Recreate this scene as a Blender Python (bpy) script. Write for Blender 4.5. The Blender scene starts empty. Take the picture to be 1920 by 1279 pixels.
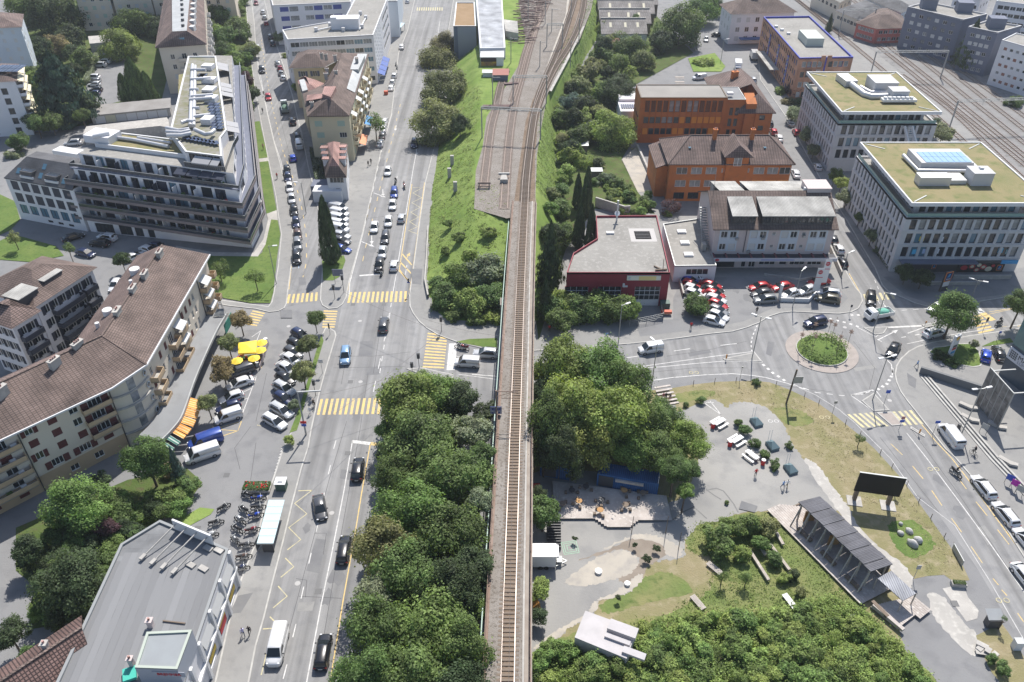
import bpy,bmesh,math,random
from mathutils import Vector,Matrix,geometry
rnd=random.Random(11)
RAD=math.radians
S=bpy.context.scene
COL=S.collection
# ---------------------------------------------------------------- camera
F,PITCH,CAMH=1530.0,RAD(36.7),92.0
cd=bpy.data.cameras.new('camera')
cd.sensor_width=36.0
cd.lens=36.0*F/1920.0
cd.clip_start,cd.clip_end=1.0,3000.0
cam=bpy.data.objects.new('camera',cd)
cam.location=(0,0,CAMH)
cam.rotation_euler=(RAD(90)-PITCH,0,0)
COL.objects.link(cam)
S.camera=cam
# ---------------------------------------------------------------- light
SUN_EL,SUN_AZ=RAD(53.5),RAD(14.6)
w=bpy.data.worlds.new('World')
S.world=w
w.use_nodes=True
nt=w.node_tree
sky=nt.nodes.new('ShaderNodeTexSky')
sky.sky_type='NISHITA'
sky.sun_disc=False
sky.sun_elevation=SUN_EL
sky.sun_rotation=SUN_AZ
sky.altitude=450
sky.air_density=1.0
sky.dust_density=1.6
nt.links.new(sky.outputs[0],nt.nodes['Background'].inputs[0])
nt.nodes['Background'].inputs[1].default_value=0.105
sl=bpy.data.lights.new('sun','SUN')
sl.energy,sl.angle,sl.color=4.3,RAD(0.5),(1.0,0.955,0.89)
sun=bpy.data.objects.new('sun',sl)
sd=Vector((math.sin(SUN_AZ)*math.cos(SUN_EL),math.cos(SUN_AZ)*math.cos(SUN_EL),math.sin(SUN_EL)))
sun.rotation_euler=sd.to_track_quat('Z','Y').to_euler()
sun.location=(0,0,150)
COL.objects.link(sun)
S.view_settings.view_transform='Standard'
S.view_settings.look='None'
S.view_settings.exposure=0.58
S.view_settings.gamma=1.0
S.view_settings.use_curve_mapping=False
# ---------------------------------------------------------------- helpers
CP,SP=math.cos(PITCH),math.sin(PITCH)
def G(x,y,z=0.0):
 """the place on height z that the photograph shows at pixel x, y (1920 x 1279)"""
 a,b=(x-960.0)/F,-(y-639.5)/F
 d=Vector((a,CP+b*SP,-SP+b*CP))
 return Vector((0,0,CAMH))+d*((z-CAMH)/d.z)
def PXM(x,y,z=0.0):
 g=G(x,y,z)
 return F/(g.y*CP+(CAMH-z)*SP)
def poly(s,z=0.0):
 v=[float(t) for t in s.replace(',',' ').split()]
 return [G(v[i],v[i+1],z) for i in range(0,len(v),2)]
def smooth(p,n=4,closed=True):
 m,out=len(p),[]
 for i in range(m if closed else m-1):
  if closed:a,b,c,d=p[i-1],p[i],p[(i+1)%m],p[(i+2)%m]
  else:a,b,c,d=p[max(i-1,0)],p[i],p[i+1],p[min(i+2,m-1)]
  for k in range(n):
   t=k/n
   out.append(0.5*((2*b)+(c-a)*t+(2*a-5*b+4*c-d)*t*t+(3*b-a-3*c+d)*t ** 3))
 if not closed:out.append(p[-1])
 return out
def area(p):
 return 0.5*sum(p[i-1].x*p[i].y-p[i].x*p[i-1].y for i in range(len(p)))
ORD='first second third fourth fifth sixth seventh eighth ninth tenth eleventh twelfth thirteenth fourteenth fifteenth sixteenth seventeenth eighteenth nineteenth twentieth'.split()
# --- materials
MATS={}
def mat(name,c,rough=0.8,c2=None,scale=1.0,c3=None,scale2=None,bump=0.0,bscale=None,metal=0.0,spec=0.4,coords='Object',detail=4.0,sheen=0.0):
 if name in MATS:return MATS[name]
 m=bpy.data.materials.new(name);MATS[name]=m
 m.use_nodes=True
 n,l=m.node_tree.nodes,m.node_tree.links
 b=n['Principled BSDF']
 b.inputs['Base Color'].default_value=(*c,1)
 b.inputs['Roughness'].default_value=rough
 b.inputs['Metallic'].default_value=metal
 b.inputs['Specular IOR Level'].default_value=spec
 tc=n.new('ShaderNodeTexCoord').outputs[coords] if (c2 or c3 or bump) else None
 col=None
 if c2:
  t=n.new('ShaderNodeTexNoise');t.inputs['Scale'].default_value=scale;t.inputs['Detail'].default_value=detail
  l.new(tc,t.inputs['Vector'])
  r=n.new('ShaderNodeValToRGB');r.color_ramp.elements[0].position=0.36;r.color_ramp.elements[1].position=0.66
  r.color_ramp.elements[0].color=(*c,1);r.color_ramp.elements[1].color=(*c2,1)
  l.new(t.outputs['Fac'],r.inputs[0]);col=r.outputs[0]
 if c3:
  t=n.new('ShaderNodeTexNoise');t.inputs['Scale'].default_value=scale2 or scale*7;t.inputs['Detail'].default_value=3
  l.new(tc,t.inputs['Vector'])
  mr=n.new('ShaderNodeMapRange');mr.inputs[1].default_value=0.5;mr.inputs[2].default_value=0.72
  l.new(t.outputs['Fac'],mr.inputs[0])
  x=n.new('ShaderNodeMix');x.data_type='RGBA'
  l.new(mr.outputs[0],x.inputs[0])
  if col:l.new(col,x.inputs[6])
  else:x.inputs[6].default_value=(*c,1)
  x.inputs[7].default_value=(*c3,1);col=x.outputs[2]
 if col:l.new(col,b.inputs['Base Color'])
 if bump:
  t=n.new('ShaderNodeTexNoise');t.inputs['Scale'].default_value=bscale or scale*5;t.inputs['Detail'].default_value=3
  l.new(tc,t.inputs['Vector'])
  bp=n.new('ShaderNodeBump');bp.inputs['Strength'].default_value=min(1,bump);bp.inputs['Distance'].default_value=0.1*max(1,bump)
  l.new(t.outputs['Fac'],bp.inputs['Height']);l.new(bp.outputs[0],b.inputs['Normal'])
 return m
def brickmat(name,c,c2,mortar,bw,bh,rough=0.85,gap=0.03,offset=0.5,bump=0.6,noise=0.25):
 """tiles, corrugation or courses laid out in metres along each face (u level, v up the slope)"""
 m=mat(name,c,rough)
 n,l=m.node_tree.nodes,m.node_tree.links
 uv=n.new('ShaderNodeTexCoord').outputs['UV']
 t=n.new('ShaderNodeTexBrick');t.inputs['Scale'].default_value=1.0
 t.inputs['Color1'].default_value=(*c,1);t.inputs['Color2'].default_value=(*c2,1);t.inputs['Mortar'].default_value=(*mortar,1)
 t.inputs['Brick Width'].default_value=bw;t.inputs['Row Height'].default_value=bh;t.inputs['Mortar Size'].default_value=gap
 t.inputs['Mortar Smooth'].default_value=0.3;t.offset=offset
 l.new(uv,t.inputs['Vector'])
 nz=n.new('ShaderNodeTexNoise');nz.inputs['Scale'].default_value=noise;nz.inputs['Detail'].default_value=6
 l.new(uv,nz.inputs['Vector'])
 mr=n.new('ShaderNodeMapRange');mr.inputs[1].default_value=0.3;mr.inputs[2].default_value=0.7;mr.inputs[3].default_value=0.64;mr.inputs[4].default_value=1.28
 l.new(nz.outputs['Fac'],mr.inputs[0])
 x=n.new('ShaderNodeMix');x.data_type='RGBA';x.blend_type='MULTIPLY';x.inputs[0].default_value=1
 l.new(t.outputs['Color'],x.inputs[6]);l.new(mr.outputs[0],x.inputs[7])
 b=n['Principled BSDF'];l.new(x.outputs[2],b.inputs['Base Color'])
 if bump:
  bp=n.new('ShaderNodeBump');bp.inputs['Strength'].default_value=bump;bp.inputs['Distance'].default_value=0.06;bp.invert=True
  l.new(t.outputs['Fac'],bp.inputs['Height']);l.new(bp.outputs[0],b.inputs['Normal'])
 return m
def objcolor(name,rough=0.4,metal=0.0,coat=0.0,spec=0.5,noise=0.0):
 """the paint comes from the object's own colour"""
 m=mat(name,(0.5,0.5,0.5),rough,metal=metal,spec=spec)
 n,l=m.node_tree.nodes,m.node_tree.links
 o=n.new('ShaderNodeObjectInfo');b=n['Principled BSDF']
 l.new(o.outputs['Color'],b.inputs['Base Color']);b.inputs['Coat Weight'].default_value=coat;b.inputs['Coat Roughness'].default_value=0.06
 return m
# --- meshes
class MB:
 def __init__(s):s.v,s.f,s.m,s.sm=[],[],[],[]
 def add(s,vs,fs,m=0,sm=False):
  o=len(s.v);s.v.extend([tuple(p) for p in vs])
  for f in fs:s.f.append([i+o for i in f]);s.m.append(m);s.sm.append(sm)
  return s
 def quad(s,a,b,c,d,m=0):return s.add([a,b,c,d],[(0,1,2,3)],m)
 def face(s,p,m=0):return s.add(p,[tuple(range(len(p)))],m)
 def box(s,x0,x1,y0,y1,z0,z1,m=0):
  return s.add([(x0,y0,z0),(x1,y0,z0),(x1,y1,z0),(x0,y1,z0),(x0,y0,z1),(x1,y0,z1),(x1,y1,z1),(x0,y1,z1)],
                     [(3,2,1,0),(4,5,6,7),(0,1,5,4),(1,2,6,5),(2,3,7,6),(3,0,4,7)],m)
 def obox(s,c,sx,sy,sz,rz=0.0,m=0):
  """box standing on point c, turned about z"""
  k,q=math.cos(rz),math.sin(rz);o=[]
  for z in (0,sz):
   for x,y in ((-sx/2,-sy/2),(sx/2,-sy/2),(sx/2,sy/2),(-sx/2,sy/2)):
    o.append((c[0]+x*k-y*q,c[1]+x*q+y*k,c[2]+z))
  return s.add(o,[(3,2,1,0),(4,5,6,7),(0,1,5,4),(1,2,6,5),(2,3,7,6),(3,0,4,7)],m)
 def beam(s,a,b,w,h=None,m=0):
  a,b=Vector(a),Vector(b);h=h or w;d=(b-a).normalized()
  u=d.cross(Vector((0,0,1)))
  u=Vector((1,0,0)) if u.length<1e-4 else u.normalized()
  t=u.cross(d);o=[]
  for p in (a,b):
   for x,y in ((-w/2,-h/2),(w/2,-h/2),(w/2,h/2),(-w/2,h/2)):o.append(p+u*x+t*y)
  return s.add(o,[(3,2,1,0),(4,5,6,7),(0,1,5,4),(1,2,6,5),(2,3,7,6),(3,0,4,7)],m)
 def prism(s,p,z0,z1,m=0,mtop=None,top=True,bottom=False):
  n=len(p);vs=[(q[0],q[1],z0) for q in p]+[(q[0],q[1],z1) for q in p]
  s.add(vs,[(i,(i+1)%n,n+(i+1)%n,n+i) for i in range(n)],m)
  if top:s.flat(p,z1,m if mtop is None else mtop)
  if bottom:s.flat(p,z0,m)
  return s
 def flat(s,p,z=None,m=0):
  q=[Vector((a[0],a[1],a[2] if z is None else z)) for a in p]
  if len(q)<5 and z is not None:return s.face(q,m)
  t=geometry.tessellate_polygon([q])
  return s.add(q,[tuple(i) for i in t],m)
 def tube(s,path,r,n=6,m=0,r2=None,cap=True):
  path=[Vector(p) for p in path];rings=[];k=len(path)
  for i,p in enumerate(path):
   d=(path[min(i+1,k-1)]-path[max(i-1,0)]).normalized()
   u=d.cross(Vector((0,0,1)));u=Vector((1,0,0)) if u.length<1e-3 else u.normalized()
   t=u.cross(d);rr=r if r2 is None else r+(r2-r)*i/(k-1)
   rings.append([p+(u*math.cos(2*math.pi*j/n)+t*math.sin(2*math.pi*j/n))*rr for j in range(n)])
  return s.loft(rings,m,cap)
 def loft(s,rings,m=0,cap=True,sm=True):
  n=len(rings[0]);vs=[p for r in rings for p in r]
  s.add(vs,[(i*n+j,i*n+(j+1)%n,(i+1)*n+(j+1)%n,(i+1)*n+j) for i in range(len(rings)-1) for j in range(n)],m,sm)
  if cap:s.add(rings[0],[tuple(range(n))[::-1]],m);s.add(rings[-1],[tuple(range(n))],m)
  return s
 def cyl(s,c,r,h,n=12,m=0,r2=None):return s.tube([c,(c[0],c[1],c[2]+h)],r,n,m,r2)
 def disc(s,c,r,n=24,m=0,ry=None):return s.face([(c[0]+r*math.cos(2*math.pi*i/n),c[1]+(ry or r)*math.sin(2*math.pi*i/n),c[2]) for i in range(n)],m)
 def wheel(s,c,r,wdt,n=16,m=0,ax=1):
  a=[0,0,0];a[ax]=wdt/2;c=Vector(c);a=Vector(a)
  return s.tube([c-a,c+a],r,n,m)
 def ball(s,c,rx,ry,rz,nu=10,nv=6,m=0):
  rings=[]
  for i in range(nv+1):
   t=math.pi*(i/nv-0.5);t=max(-1.5,min(1.5,t))
   rings.append([(c[0]+rx*math.cos(t)*math.cos(2*math.pi*j/nu),c[1]+ry*math.cos(t)*math.sin(2*math.pi*j/nu),c[2]+rz*math.sin(t)) for j in range(nu)])
  return s.loft(rings,m)
 def ribbon(s,path,o0,o1,z0,z1=None,m=0):
  """a band swept along a level path, between two offsets (metres to the right of it)"""
  L,n=[],len(path)
  for i,p in enumerate(path):
   d=path[min(i+1,n-1)]-path[max(i-1,0)];d.z=0;d.normalize();r=Vector((d.y,-d.x,0))
   L.append((p+r*o0,p+r*o1))
  for i in range(n-1):
   (a,b),(c,d)=L[i],L[i+1]
   t=z0 if z1 is None else z1
   s.quad((a.x,a.y,t),(b.x,b.y,t),(d.x,d.y,t),(c.x,c.y,t),m)
   if z1 is not None:
    s.quad((a.x,a.y,z0),(a.x,a.y,t),(c.x,c.y,t),(c.x,c.y,z0),m)
    s.quad((b.x,b.y,z0),(d.x,d.y,z0),(d.x,d.y,t),(b.x,b.y,t),m)
  return s
 def mesh(s,name,mats,uv=True):
  me=bpy.data.meshes.new(name)
  me.from_pydata(s.v,[],s.f)
  for m in (mats if isinstance(mats,(list,tuple)) else [mats]):me.materials.append(m)
  me.polygons.foreach_set('material_index',s.m)
  me.polygons.foreach_set('use_smooth',s.sm)
  if uv and len(s.f)<40000:
   u=me.uv_layers.new(name='uv');data=[0.0]*(2*len(me.loops));Z=Vector((0,0,1))
   for p in me.polygons:
    nrm=p.normal
    if abs(nrm.z)>0.995:a,b=Vector((1,0,0)),Vector((0,1,0))
    else:
     a=Z.cross(nrm).normalized();b=nrm.cross(a)
    for li in p.loop_indices:
     q=me.vertices[me.loops[li].vertex_index].co
     data[2*li]=q.dot(a);data[2*li+1]=q.dot(b)
   u.data.foreach_set('uv',data)
  return me
 def build(s,name,mats,parent=None,**k):
  return put(name,s.mesh(name,mats),parent,**k)
def put(name,me,parent=None,world=True,loc=None,rz=0.0,label=None,cat=None,group=None,kind=None,color=None):
 o=bpy.data.objects.new(name,me);COL.objects.link(o)
 if parent is not None:
  o.parent=parent
  if world:o.location=-parent.location
 if loc is not None:o.location=loc
 if rz:o.rotation_euler=(0,0,rz)
 if color:o.color=(*color,1)
 return tag(o,label,cat,group,kind)
def tag(o,label=None,cat=None,group=None,kind=None):
 for k,v in (('label',label),('category',cat),('group',group),('kind',kind)):
  if v:o[k]=v
 return o
def thing(name,label,cat,loc=(0,0,0),rz=0.0,group=None):
 o=bpy.data.objects.new(name,None);COL.objects.link(o)
 o.empty_display_size=0.2;o.location=loc;o.rotation_euler=(0,0,rz)
 return tag(o,label,cat,group)
def dup(root,loc,rz=0.0,label=None,group=None,color=None,scale=None,cat=None):
 """a copy of a thing with copies of its parts and sub-parts"""
 r=root.copy();COL.objects.link(r);r.location=loc;r.rotation_euler=(0,0,rz)
 if scale:r.scale=scale if isinstance(scale,tuple) else (scale,scale,scale)
 tag(r,label,cat,group)
 if color:r.color=(*color,1)
 for ch in root.children:
  c=ch.copy();COL.objects.link(c);c.parent=r
  if color:c.color=(*color,1)
  for g in ch.children:
   d=g.copy();COL.objects.link(d);d.parent=c
   if color:d.color=(*color,1)
 return r
def structure(o):o['kind']='structure';return o
def away(o):
 """put a pattern thing out of use once its copies stand"""
 for ch in list(o.children):
  for g in list(ch.children):bpy.data.objects.remove(g)
  bpy.data.objects.remove(ch)
 bpy.data.objects.remove(o)
def sheet(name,pts,m,z=0.004,kerb=0.0,km=None,kw=0.22,sm=0,hole=None):
 """a level sheet of ground; with kerb: a raised slab with a stone edge"""
 p=poly(pts) if isinstance(pts,str) else pts
 if sm:
  p=smooth(p,sm*3);q=random.Random(len(p));p=[v+Vector((q.uniform(-.2,.2),q.uniform(-.2,.2),0)) for v in p]
 if area(p)<0:p=p[::-1]
 b=MB();mats=[m]
 if kerb:
  mats=[m,km];n=len(p);b.prism(p,-0.02,z,1,top=False)
  inn=[]
  for i in range(n):
   a,c,e=p[i-1],p[i],p[(i+1)%n]
   d1,d2=(c-a),(e-c)
   if d1.length<1e-6 or d2.length<1e-6:inn.append(c);continue
   d1.normalize();d2.normalize()
   n1,n2=Vector((-d1.y,d1.x,0)),Vector((-d2.y,d2.x,0));h=n1+n2
   inn.append(c+(h.normalized()*min(kw/max(0.4,h.normalized().dot(n1)),kw*2)) if h.length>0.1 else c)
  for i in range(n):
   j=(i+1)%n
   b.quad(*[(q.x,q.y,z) for q in (p[i],p[j],inn[j],inn[i])],1)
  b.flat(inn,z,0)
 else:b.flat(p,z)
 return structure(b.build(name,mats))
def line(b,pts,wdt,z=0.012,m=0,dash=None,gap=None):
 """painted line along world points"""
 if isinstance(pts,str):pts=poly(pts)
 if dash:
  pos,on,left,out,cur=0,True,dash,[],[pts[0]]
  for i in range(len(pts)-1):
   a,c=pts[i],pts[i+1];L=(c-a).length;d=0.0
   if L<1e-6:continue
   while L-d>left:
    d+= left;q=a.lerp(c,d/L)
    if on:cur.append(q);out.append(cur)
    on=not on;left=dash if on else gap;cur=[q]
   left -= L-d;cur.append(c)
  if on and len(cur)>1:out.append(cur)
  for o in out:b.ribbon(o,-wdt/2,wdt/2,z,None,m)
  return b
 return b.ribbon(pts,-wdt/2,wdt/2,z,None,m)
def text(name,body,size,m,loc,rot,parent=None,align='CENTER',ext=0.01):
 c=bpy.data.curves.new(name,'FONT');c.body=body;c.size=size;c.extrude=ext;c.align_x=align;c.align_y='CENTER';c.resolution_u=3
 c.materials.append(m)
 q=bpy.data.objects.new(name,c);me=bpy.data.meshes.new_from_object(q);bpy.data.objects.remove(q);bpy.data.curves.remove(c)
 o=bpy.data.objects.new(name,me);COL.objects.link(o)
 if not len(me.materials):me.materials.append(m)
 o.rotation_euler=rot
 if parent is not None:o.parent=parent;o.location=Vector(loc)-parent.location
 else:o.location=loc
 return o
# ---------------------------------------------------------------- materials of the setting
M_ASPH=mat('asphalt',(0.205,0.205,0.208),0.9,(0.245,0.243,0.24),0.05,(0.18,0.18,0.184),0.35,0.25,3.0,spec=0.25)
M_ROAD=mat('road_asphalt',(0.225,0.223,0.222),0.85,(0.265,0.262,0.258),0.08,(0.205,0.205,0.207),0.5,0.2,4.0,spec=0.3)
_n,_l=M_ROAD.node_tree.nodes,M_ROAD.node_tree.links;_t=_n.new('ShaderNodeTexCoord');_m=_n.new('ShaderNodeMapping');_m.inputs['Scale'].default_value=(.75,.018,1);_z=_n.new('ShaderNodeTexNoise');_z.inputs['Scale'].default_value=1.0;_z.inputs['Detail'].default_value=5
_l.new(_t.outputs['Object'],_m.inputs[0]);_l.new(_m.outputs[0],_z.inputs['Vector']);_r=_n.new('ShaderNodeMapRange');_r.inputs[1].default_value=.3;_r.inputs[2].default_value=.7;_r.inputs[3].default_value=.7;_r.inputs[4].default_value=1.2;_l.new(_z.outputs['Fac'],_r.inputs[0])
_x=_n.new('ShaderNodeMix');_x.data_type='RGBA';_x.blend_type='MULTIPLY';_x.inputs[0].default_value=1;_b=_n['Principled BSDF'];_l.new(_b.inputs['Base Color'].links[0].from_socket,_x.inputs[6]);_l.new(_r.outputs[0],_x.inputs[7]);_l.new(_x.outputs[2],_b.inputs['Base Color'])
M_WALK=mat('pavement_asphalt',(0.25,0.246,0.238),0.9,(0.285,0.28,0.268),0.12,(0.225,0.222,0.218),0.6,0.2,5.0,spec=0.2)
M_PATCH=mat('asphalt_patch',(0.17,0.17,0.175),0.9,(0.2,0.2,0.2),0.6,spec=0.2)
M_KERB=mat('kerb_stone',(0.46,0.45,0.42),0.85,(0.36,0.35,0.33),0.8)
M_CONC=mat('concrete',(0.42,0.4,0.37),0.9,(0.34,0.325,0.3),0.3,(0.5,0.48,0.44),1.2,0.2,4)
M_SILT=mat('dry_silt',(0.44,0.4,0.34),0.95,(0.37,0.34,0.295),0.25,(0.32,0.3,0.275),0.6)
M_DAMP=mat('damp_soil',(0.22,0.185,0.15),0.95,(0.27,0.23,0.19),0.5)
M_PLAZA=mat('worn_asphalt',(0.25,0.245,0.235),0.92,(0.33,0.32,0.3),0.06,(0.21,0.208,0.205),0.22,0.3,3)
M_LAWN=mat('lawn_grass',(0.105,0.165,0.045),0.95,(0.15,0.2,0.06),0.25,(0.09,0.135,0.04),1.5,0.8,6,spec=0.1)
M_SLOPE=mat('rough_grass',(0.155,0.235,0.055),0.95,(0.22,0.285,0.085),0.12,(0.125,0.185,0.05),0.5,0.9,3,spec=0.1)
M_DRY=mat('dry_grass',(0.265,0.225,0.135),0.95,(0.2,0.195,0.09),0.16,(0.32,0.275,0.18),0.7,0.8,4,spec=0.1)
M_WEED=mat('weedy_grass',(0.14,0.185,0.06),0.95,(0.23,0.22,0.1),0.2,(0.1,0.14,0.045),0.8,0.9,3,spec=0.1)
M_GARDEN=mat('garden_ground',(0.07,0.105,0.03),0.95,(0.11,0.14,0.05),0.2,(0.1,0.085,0.05),0.8,0.8,3,spec=0.1)
M_BALL=mat('ballast_stone',(0.235,0.21,0.185),0.95,(0.285,0.26,0.235),0.3,(0.14,0.12,0.1),3.0,0.9,9,spec=0.1)
M_BALLB=mat('rusty_ballast',(0.19,0.14,0.1),0.95,(0.24,0.185,0.14),0.35,(0.12,0.09,0.07),3.0,0.9,9,spec=0.1)
M_WHITE=mat('white_paint',(0.64,0.63,0.61),0.7,(0.5,0.49,0.47),1.2,(.36,.36,.35),2.5)
M_YEL=mat('yellow_paint',(0.68,0.47,0.15),0.7,(0.54,0.42,0.2),0.9,(0.38,0.33,0.22),2.0)
M_PALEY=mat('pale_yellow_paint',(0.58,0.51,0.27),0.7,(0.45,0.41,0.27),0.9,(.33,.31,.25),2.2)
M_BLUE=mat('blue_paint',(0.36,0.5,0.66),0.7)
M_PINK=mat('pink_setts',(0.36,0.315,0.285),0.9,(0.31,0.275,0.25),1.0)
# ---------------------------------------------------------------- ground, pavements, lawns
g=MB();g.quad((-900,-300,0),(900,-300,0),(900,1500,0),(-900,1500,0))
structure(g.build('ground',M_ASPH))
sheet('road','430,1400 468,1279 514,1087 548,950 579,840 613,690 631,630 640,575 655,530 680,440 716,280 735,213 748,100 765,57 778,0 790,-60 860,-60 850,0 840,60 835,130 820,250 797,342 783,439 771,528 767,575 773,590 810,625 845,645 900,657 960,667 1185,648 1333,630 1400,618 1443,597 1485,587 1573,591 1610,582 1618,566 1590,515 1520,390 1540,345 1610,455 1655,536 1715,570 1748,579 1825,569 1960,548 1960,612 1815,632 1720,652 1682,686 1682,716 1712,766 1790,860 1900,1015 1990,1150 1900,1180 1830,1062 1760,965 1680,862 1610,795 1560,765 1480,720 1410,705 1322,703 1202,717 1100,727 960,735 830,728 760,712 735,840 700,1000 690,1100 672,1279 650,1400',M_ROAD,0.004)
sheet('road','535,576 541,543 548,498 551,455 547,393 540,362 527,310 515,268 502,213 494,173 481,100 470,0 495,0 510,60 536,140 560,230 588,355 598,405 605,480 601,543 600,563',M_ROAD,0.004)
K=dict(kerb=0.12,km=M_KERB)
sheet('pavement','430,1400 468,1279 481,1212 496,1160 514,1087 535,1005 548,950 566,880 579,840 585,805 600,737 613,690 625,650 631,630 629,622 620,616 610,615 603,630 592,665 577,720 560,775 548,808 543,815 530,842 515,888 497,940 480,1015 448,1095 430,1160 400,1290 370,1400',M_WALK,0.12,0.12,M_KERB)
sheet('pavement','472,0 477,40 481,100 487,145 494,173 502,213 515,268 527,310 531,330 540,362 547,393 551,455 547,498 541,543 538,570 534,578 522,584 505,586 480,580 462,578 427,574 412,571 410,563 440,566 480,572 503,575 509,567 513,550 521,500 527,440 521,402 517,370 502,297 490,235 478,170 470,110 465,60 460,0',M_WALK,0.12,0.12,M_KERB)
sheet('pavement','716,280 698,363 680,440 665,495 655,530 652,545 650,558 643,571 633,578 616,580 604,573 600,563 601,543 603,520 605,480 598,405 588,355 577,312 565,250 558,225 548,180 536,140 523,100 510,60 495,0 485,-60 790,-60 778,0 765,57 748,100 735,213',M_WALK,0.12,0.12,M_KERB)
sheet('pavement','850,0 840,60 835,130 820,250 797,342 783,439 771,528 767,552 768,575 774,588 785,603 800,616 820,628 840,636 860,643 885,649 903,653 960,661 1060,655 1185,645 1272,635 1333,626.5 1373,622.5 1400,615 1423,606 1443,594 1463,587.5 1485,585 1535,587.5 1573,589 1596,586 1610,579 1618,565 1615,552 1605,540 1590,515 1577,488 1550,440 1530,400 1300,330 1050,330 860,120 900,0',M_WALK,0.12,0.12,M_KERB)
sheet('pavement','1425,150 1432,160 1470,215 1500,268 1544,348 1585,410 1610,453 1640,503 1650,528 1653,535 1665,548 1690,558 1715,569 1748,578 1780,575 1825,568 1903,556 2000,541 2100,400 1800,120 1640,60 1420,100',M_WALK,0.12,0.12,M_KERB)
sheet('pavement','2000,602 1920,614 1865,623 1815,630 1790,635 1748,642 1720,650 1703,659 1688,673 1680,686 1677,702 1680,717 1688,735 1700,752 1713,768 1738,800 1772,843 1789,858 1830,905 1865,960 1900,1015 1960,1110 2200,1110 2200,602',M_WALK,0.12,0.12,M_KERB)
sheet('kerbside_asphalt','1190,602 1262,600 1262,560 1280,520 1330,520 1560,525 1590,560 1570,580 1450,578 1395,603 1340,615 1200,632',M_ASPH,0.124)
sheet('kerbside_asphalt','1655,520 1960,500 1960,530 1903,550 1748,571 1700,556',M_ASPH,0.124)
sheet('lawn','320,466 400,478 484,481 492,474 503,412 521,414 526,440 519,490 513,548 507,569 470,569 420,560 390,552',M_LAWN,0.16)
sheet('lawn','470,230 487,228 502,296 482,299',M_LAWN,0.16)
sheet('lawn','484,305 503,303 519,395 500,402',M_LAWN,0.16)
sheet('footpath','482,299 502,296.5 503.5,303 484,305',M_CONC,0.15)
sheet('footpath','500,402 519,395 521,414 503,412',M_CONC,0.15)
sheet('footpath','330,462 400,474 476,475 494,450 503,412 509,411 498,460 484,482 400,481 330,468',M_CONC,0.165)
sheet('lawn','604,490 612,483 645,480 648,490 637,520 625,527 606,527',M_LAWN,0.16,sm=0)
sheet('planting_strip','603,628 607,640 596,678 580,728 571,760 563,790 557,808 543,813 548,800 560,770 577,715 592,663',M_LAWN,0.16)
sheet('planting_strip','855,642 880,637 932,635 932,655 903,651 870,645',M_LAWN,0.16)
sheet('lawn','1740,661 1752,668 1775,679 1800,686 1825,690 1838,688 1842,682 1836,660 1828,650 1815,645 1795,645 1770,650 1750,652',M_LAWN,0.18,0.06,M_KERB,0.25)
sheet('lawn','1840,651 1862,641 1893,635 1900,643 1860,649',M_LAWN,0.18)
sheet('lawn','0,365 28,378 38,412 20,432 -20,450 -40,380',M_LAWN,0.1)
sheet('lawn','-20,462 25,440 105,462 120,480 60,492 -20,486',M_LAWN,0.1)
sheet('garden','45,60 110,0 320,0 335,60 300,200 215,205 165,235 60,245 60,150',M_GARDEN,0.05)
sheet('lawn','75,195 105,205 108,228 80,232',M_LAWN,0.08)
sheet('car_park','170,95 238,105 226,190 178,203 160,180',M_ASPH,0.07)
sheet('garden','385,0 462,0 470,100 480,165 470,215 440,130 400,70',M_GARDEN,0.05)
sheet('garden','100,960 240,900 350,878 380,905 345,952 290,982 228,1032 150,1165 60,1180 65,1100 30,1070 30,990',M_GARDEN,0.05)
sheet('planting_strip','330,978 375,952 402,955 395,965 345,992',M_SLOPE,0.06)
sheet('garden','1000,560 1043,400 1043,300 1040,225 1068,170 1130,60 1140,0 1200,0 1300,100 1190,160 1195,250 1165,300 1195,360 1228,402 1115,392 1060,470 1010,640',M_GARDEN,0.14)
sheet('planting_strip','1290,110 1340,100 1360,125 1352,135 1300,135',M_SLOPE,0.15)
sheet('planting_strip','1410,215 1412,225 1435,252 1420,256 1405,235',M_SLOPE,0.15)
sheet('dry_grass','985,722 1202,734 1260,728 1300,721 1348,716 1410,714 1443,717 1478,730 1510,745 1535,757 1560,775 1585,795 1610,815 1640,842 1670,875 1690,897 1740,967 1785,1030 1805,1060 1818,1088 1790,1092 1770,1078 1740,1080 1712,1086 1690,1110 1680,1160 1700,1230 1757,1279 1850,1400 985,1400',M_DRY,0.02)
sheet('dry_grass','1830,1192 1877,1168 1890,1185 1920,1232 1950,1279 1990,1400 1930,1400 1875,1279 1860,1262 1850,1242 1838,1220',M_DRY,0.02)
sheet('weedy_ground','1300,985 1395,963 1440,962 1475,970 1490,1000 1560,1080 1635,1155 1690,1215 1757,1279 1830,1400 985,1400 985,1215 1040,1200 1120,1172 1250,1150 1330,1105 1335,1050 1290,1030',M_WEED,0.026,sm=3)
sheet('weedy_ground','1125,1135 1180,1100 1215,1080 1260,1075 1300,1110 1240,1125 1180,1140 1140,1150',M_WEED,0.028,sm=3)
sheet('weedy_ground','1665,985 1690,975 1720,980 1748,1010 1750,1030 1715,1047 1690,1035 1672,1010',M_LAWN,0.03,sm=3)
sheet('weedy_ground','1340,733 1300,733 1262,742 1275,755 1330,745',M_WEED,0.028,sm=3)
sheet('weedy_ground','1452,765 1500,770 1525,790 1500,800 1470,792',M_WEED,0.028,sm=3)
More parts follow.
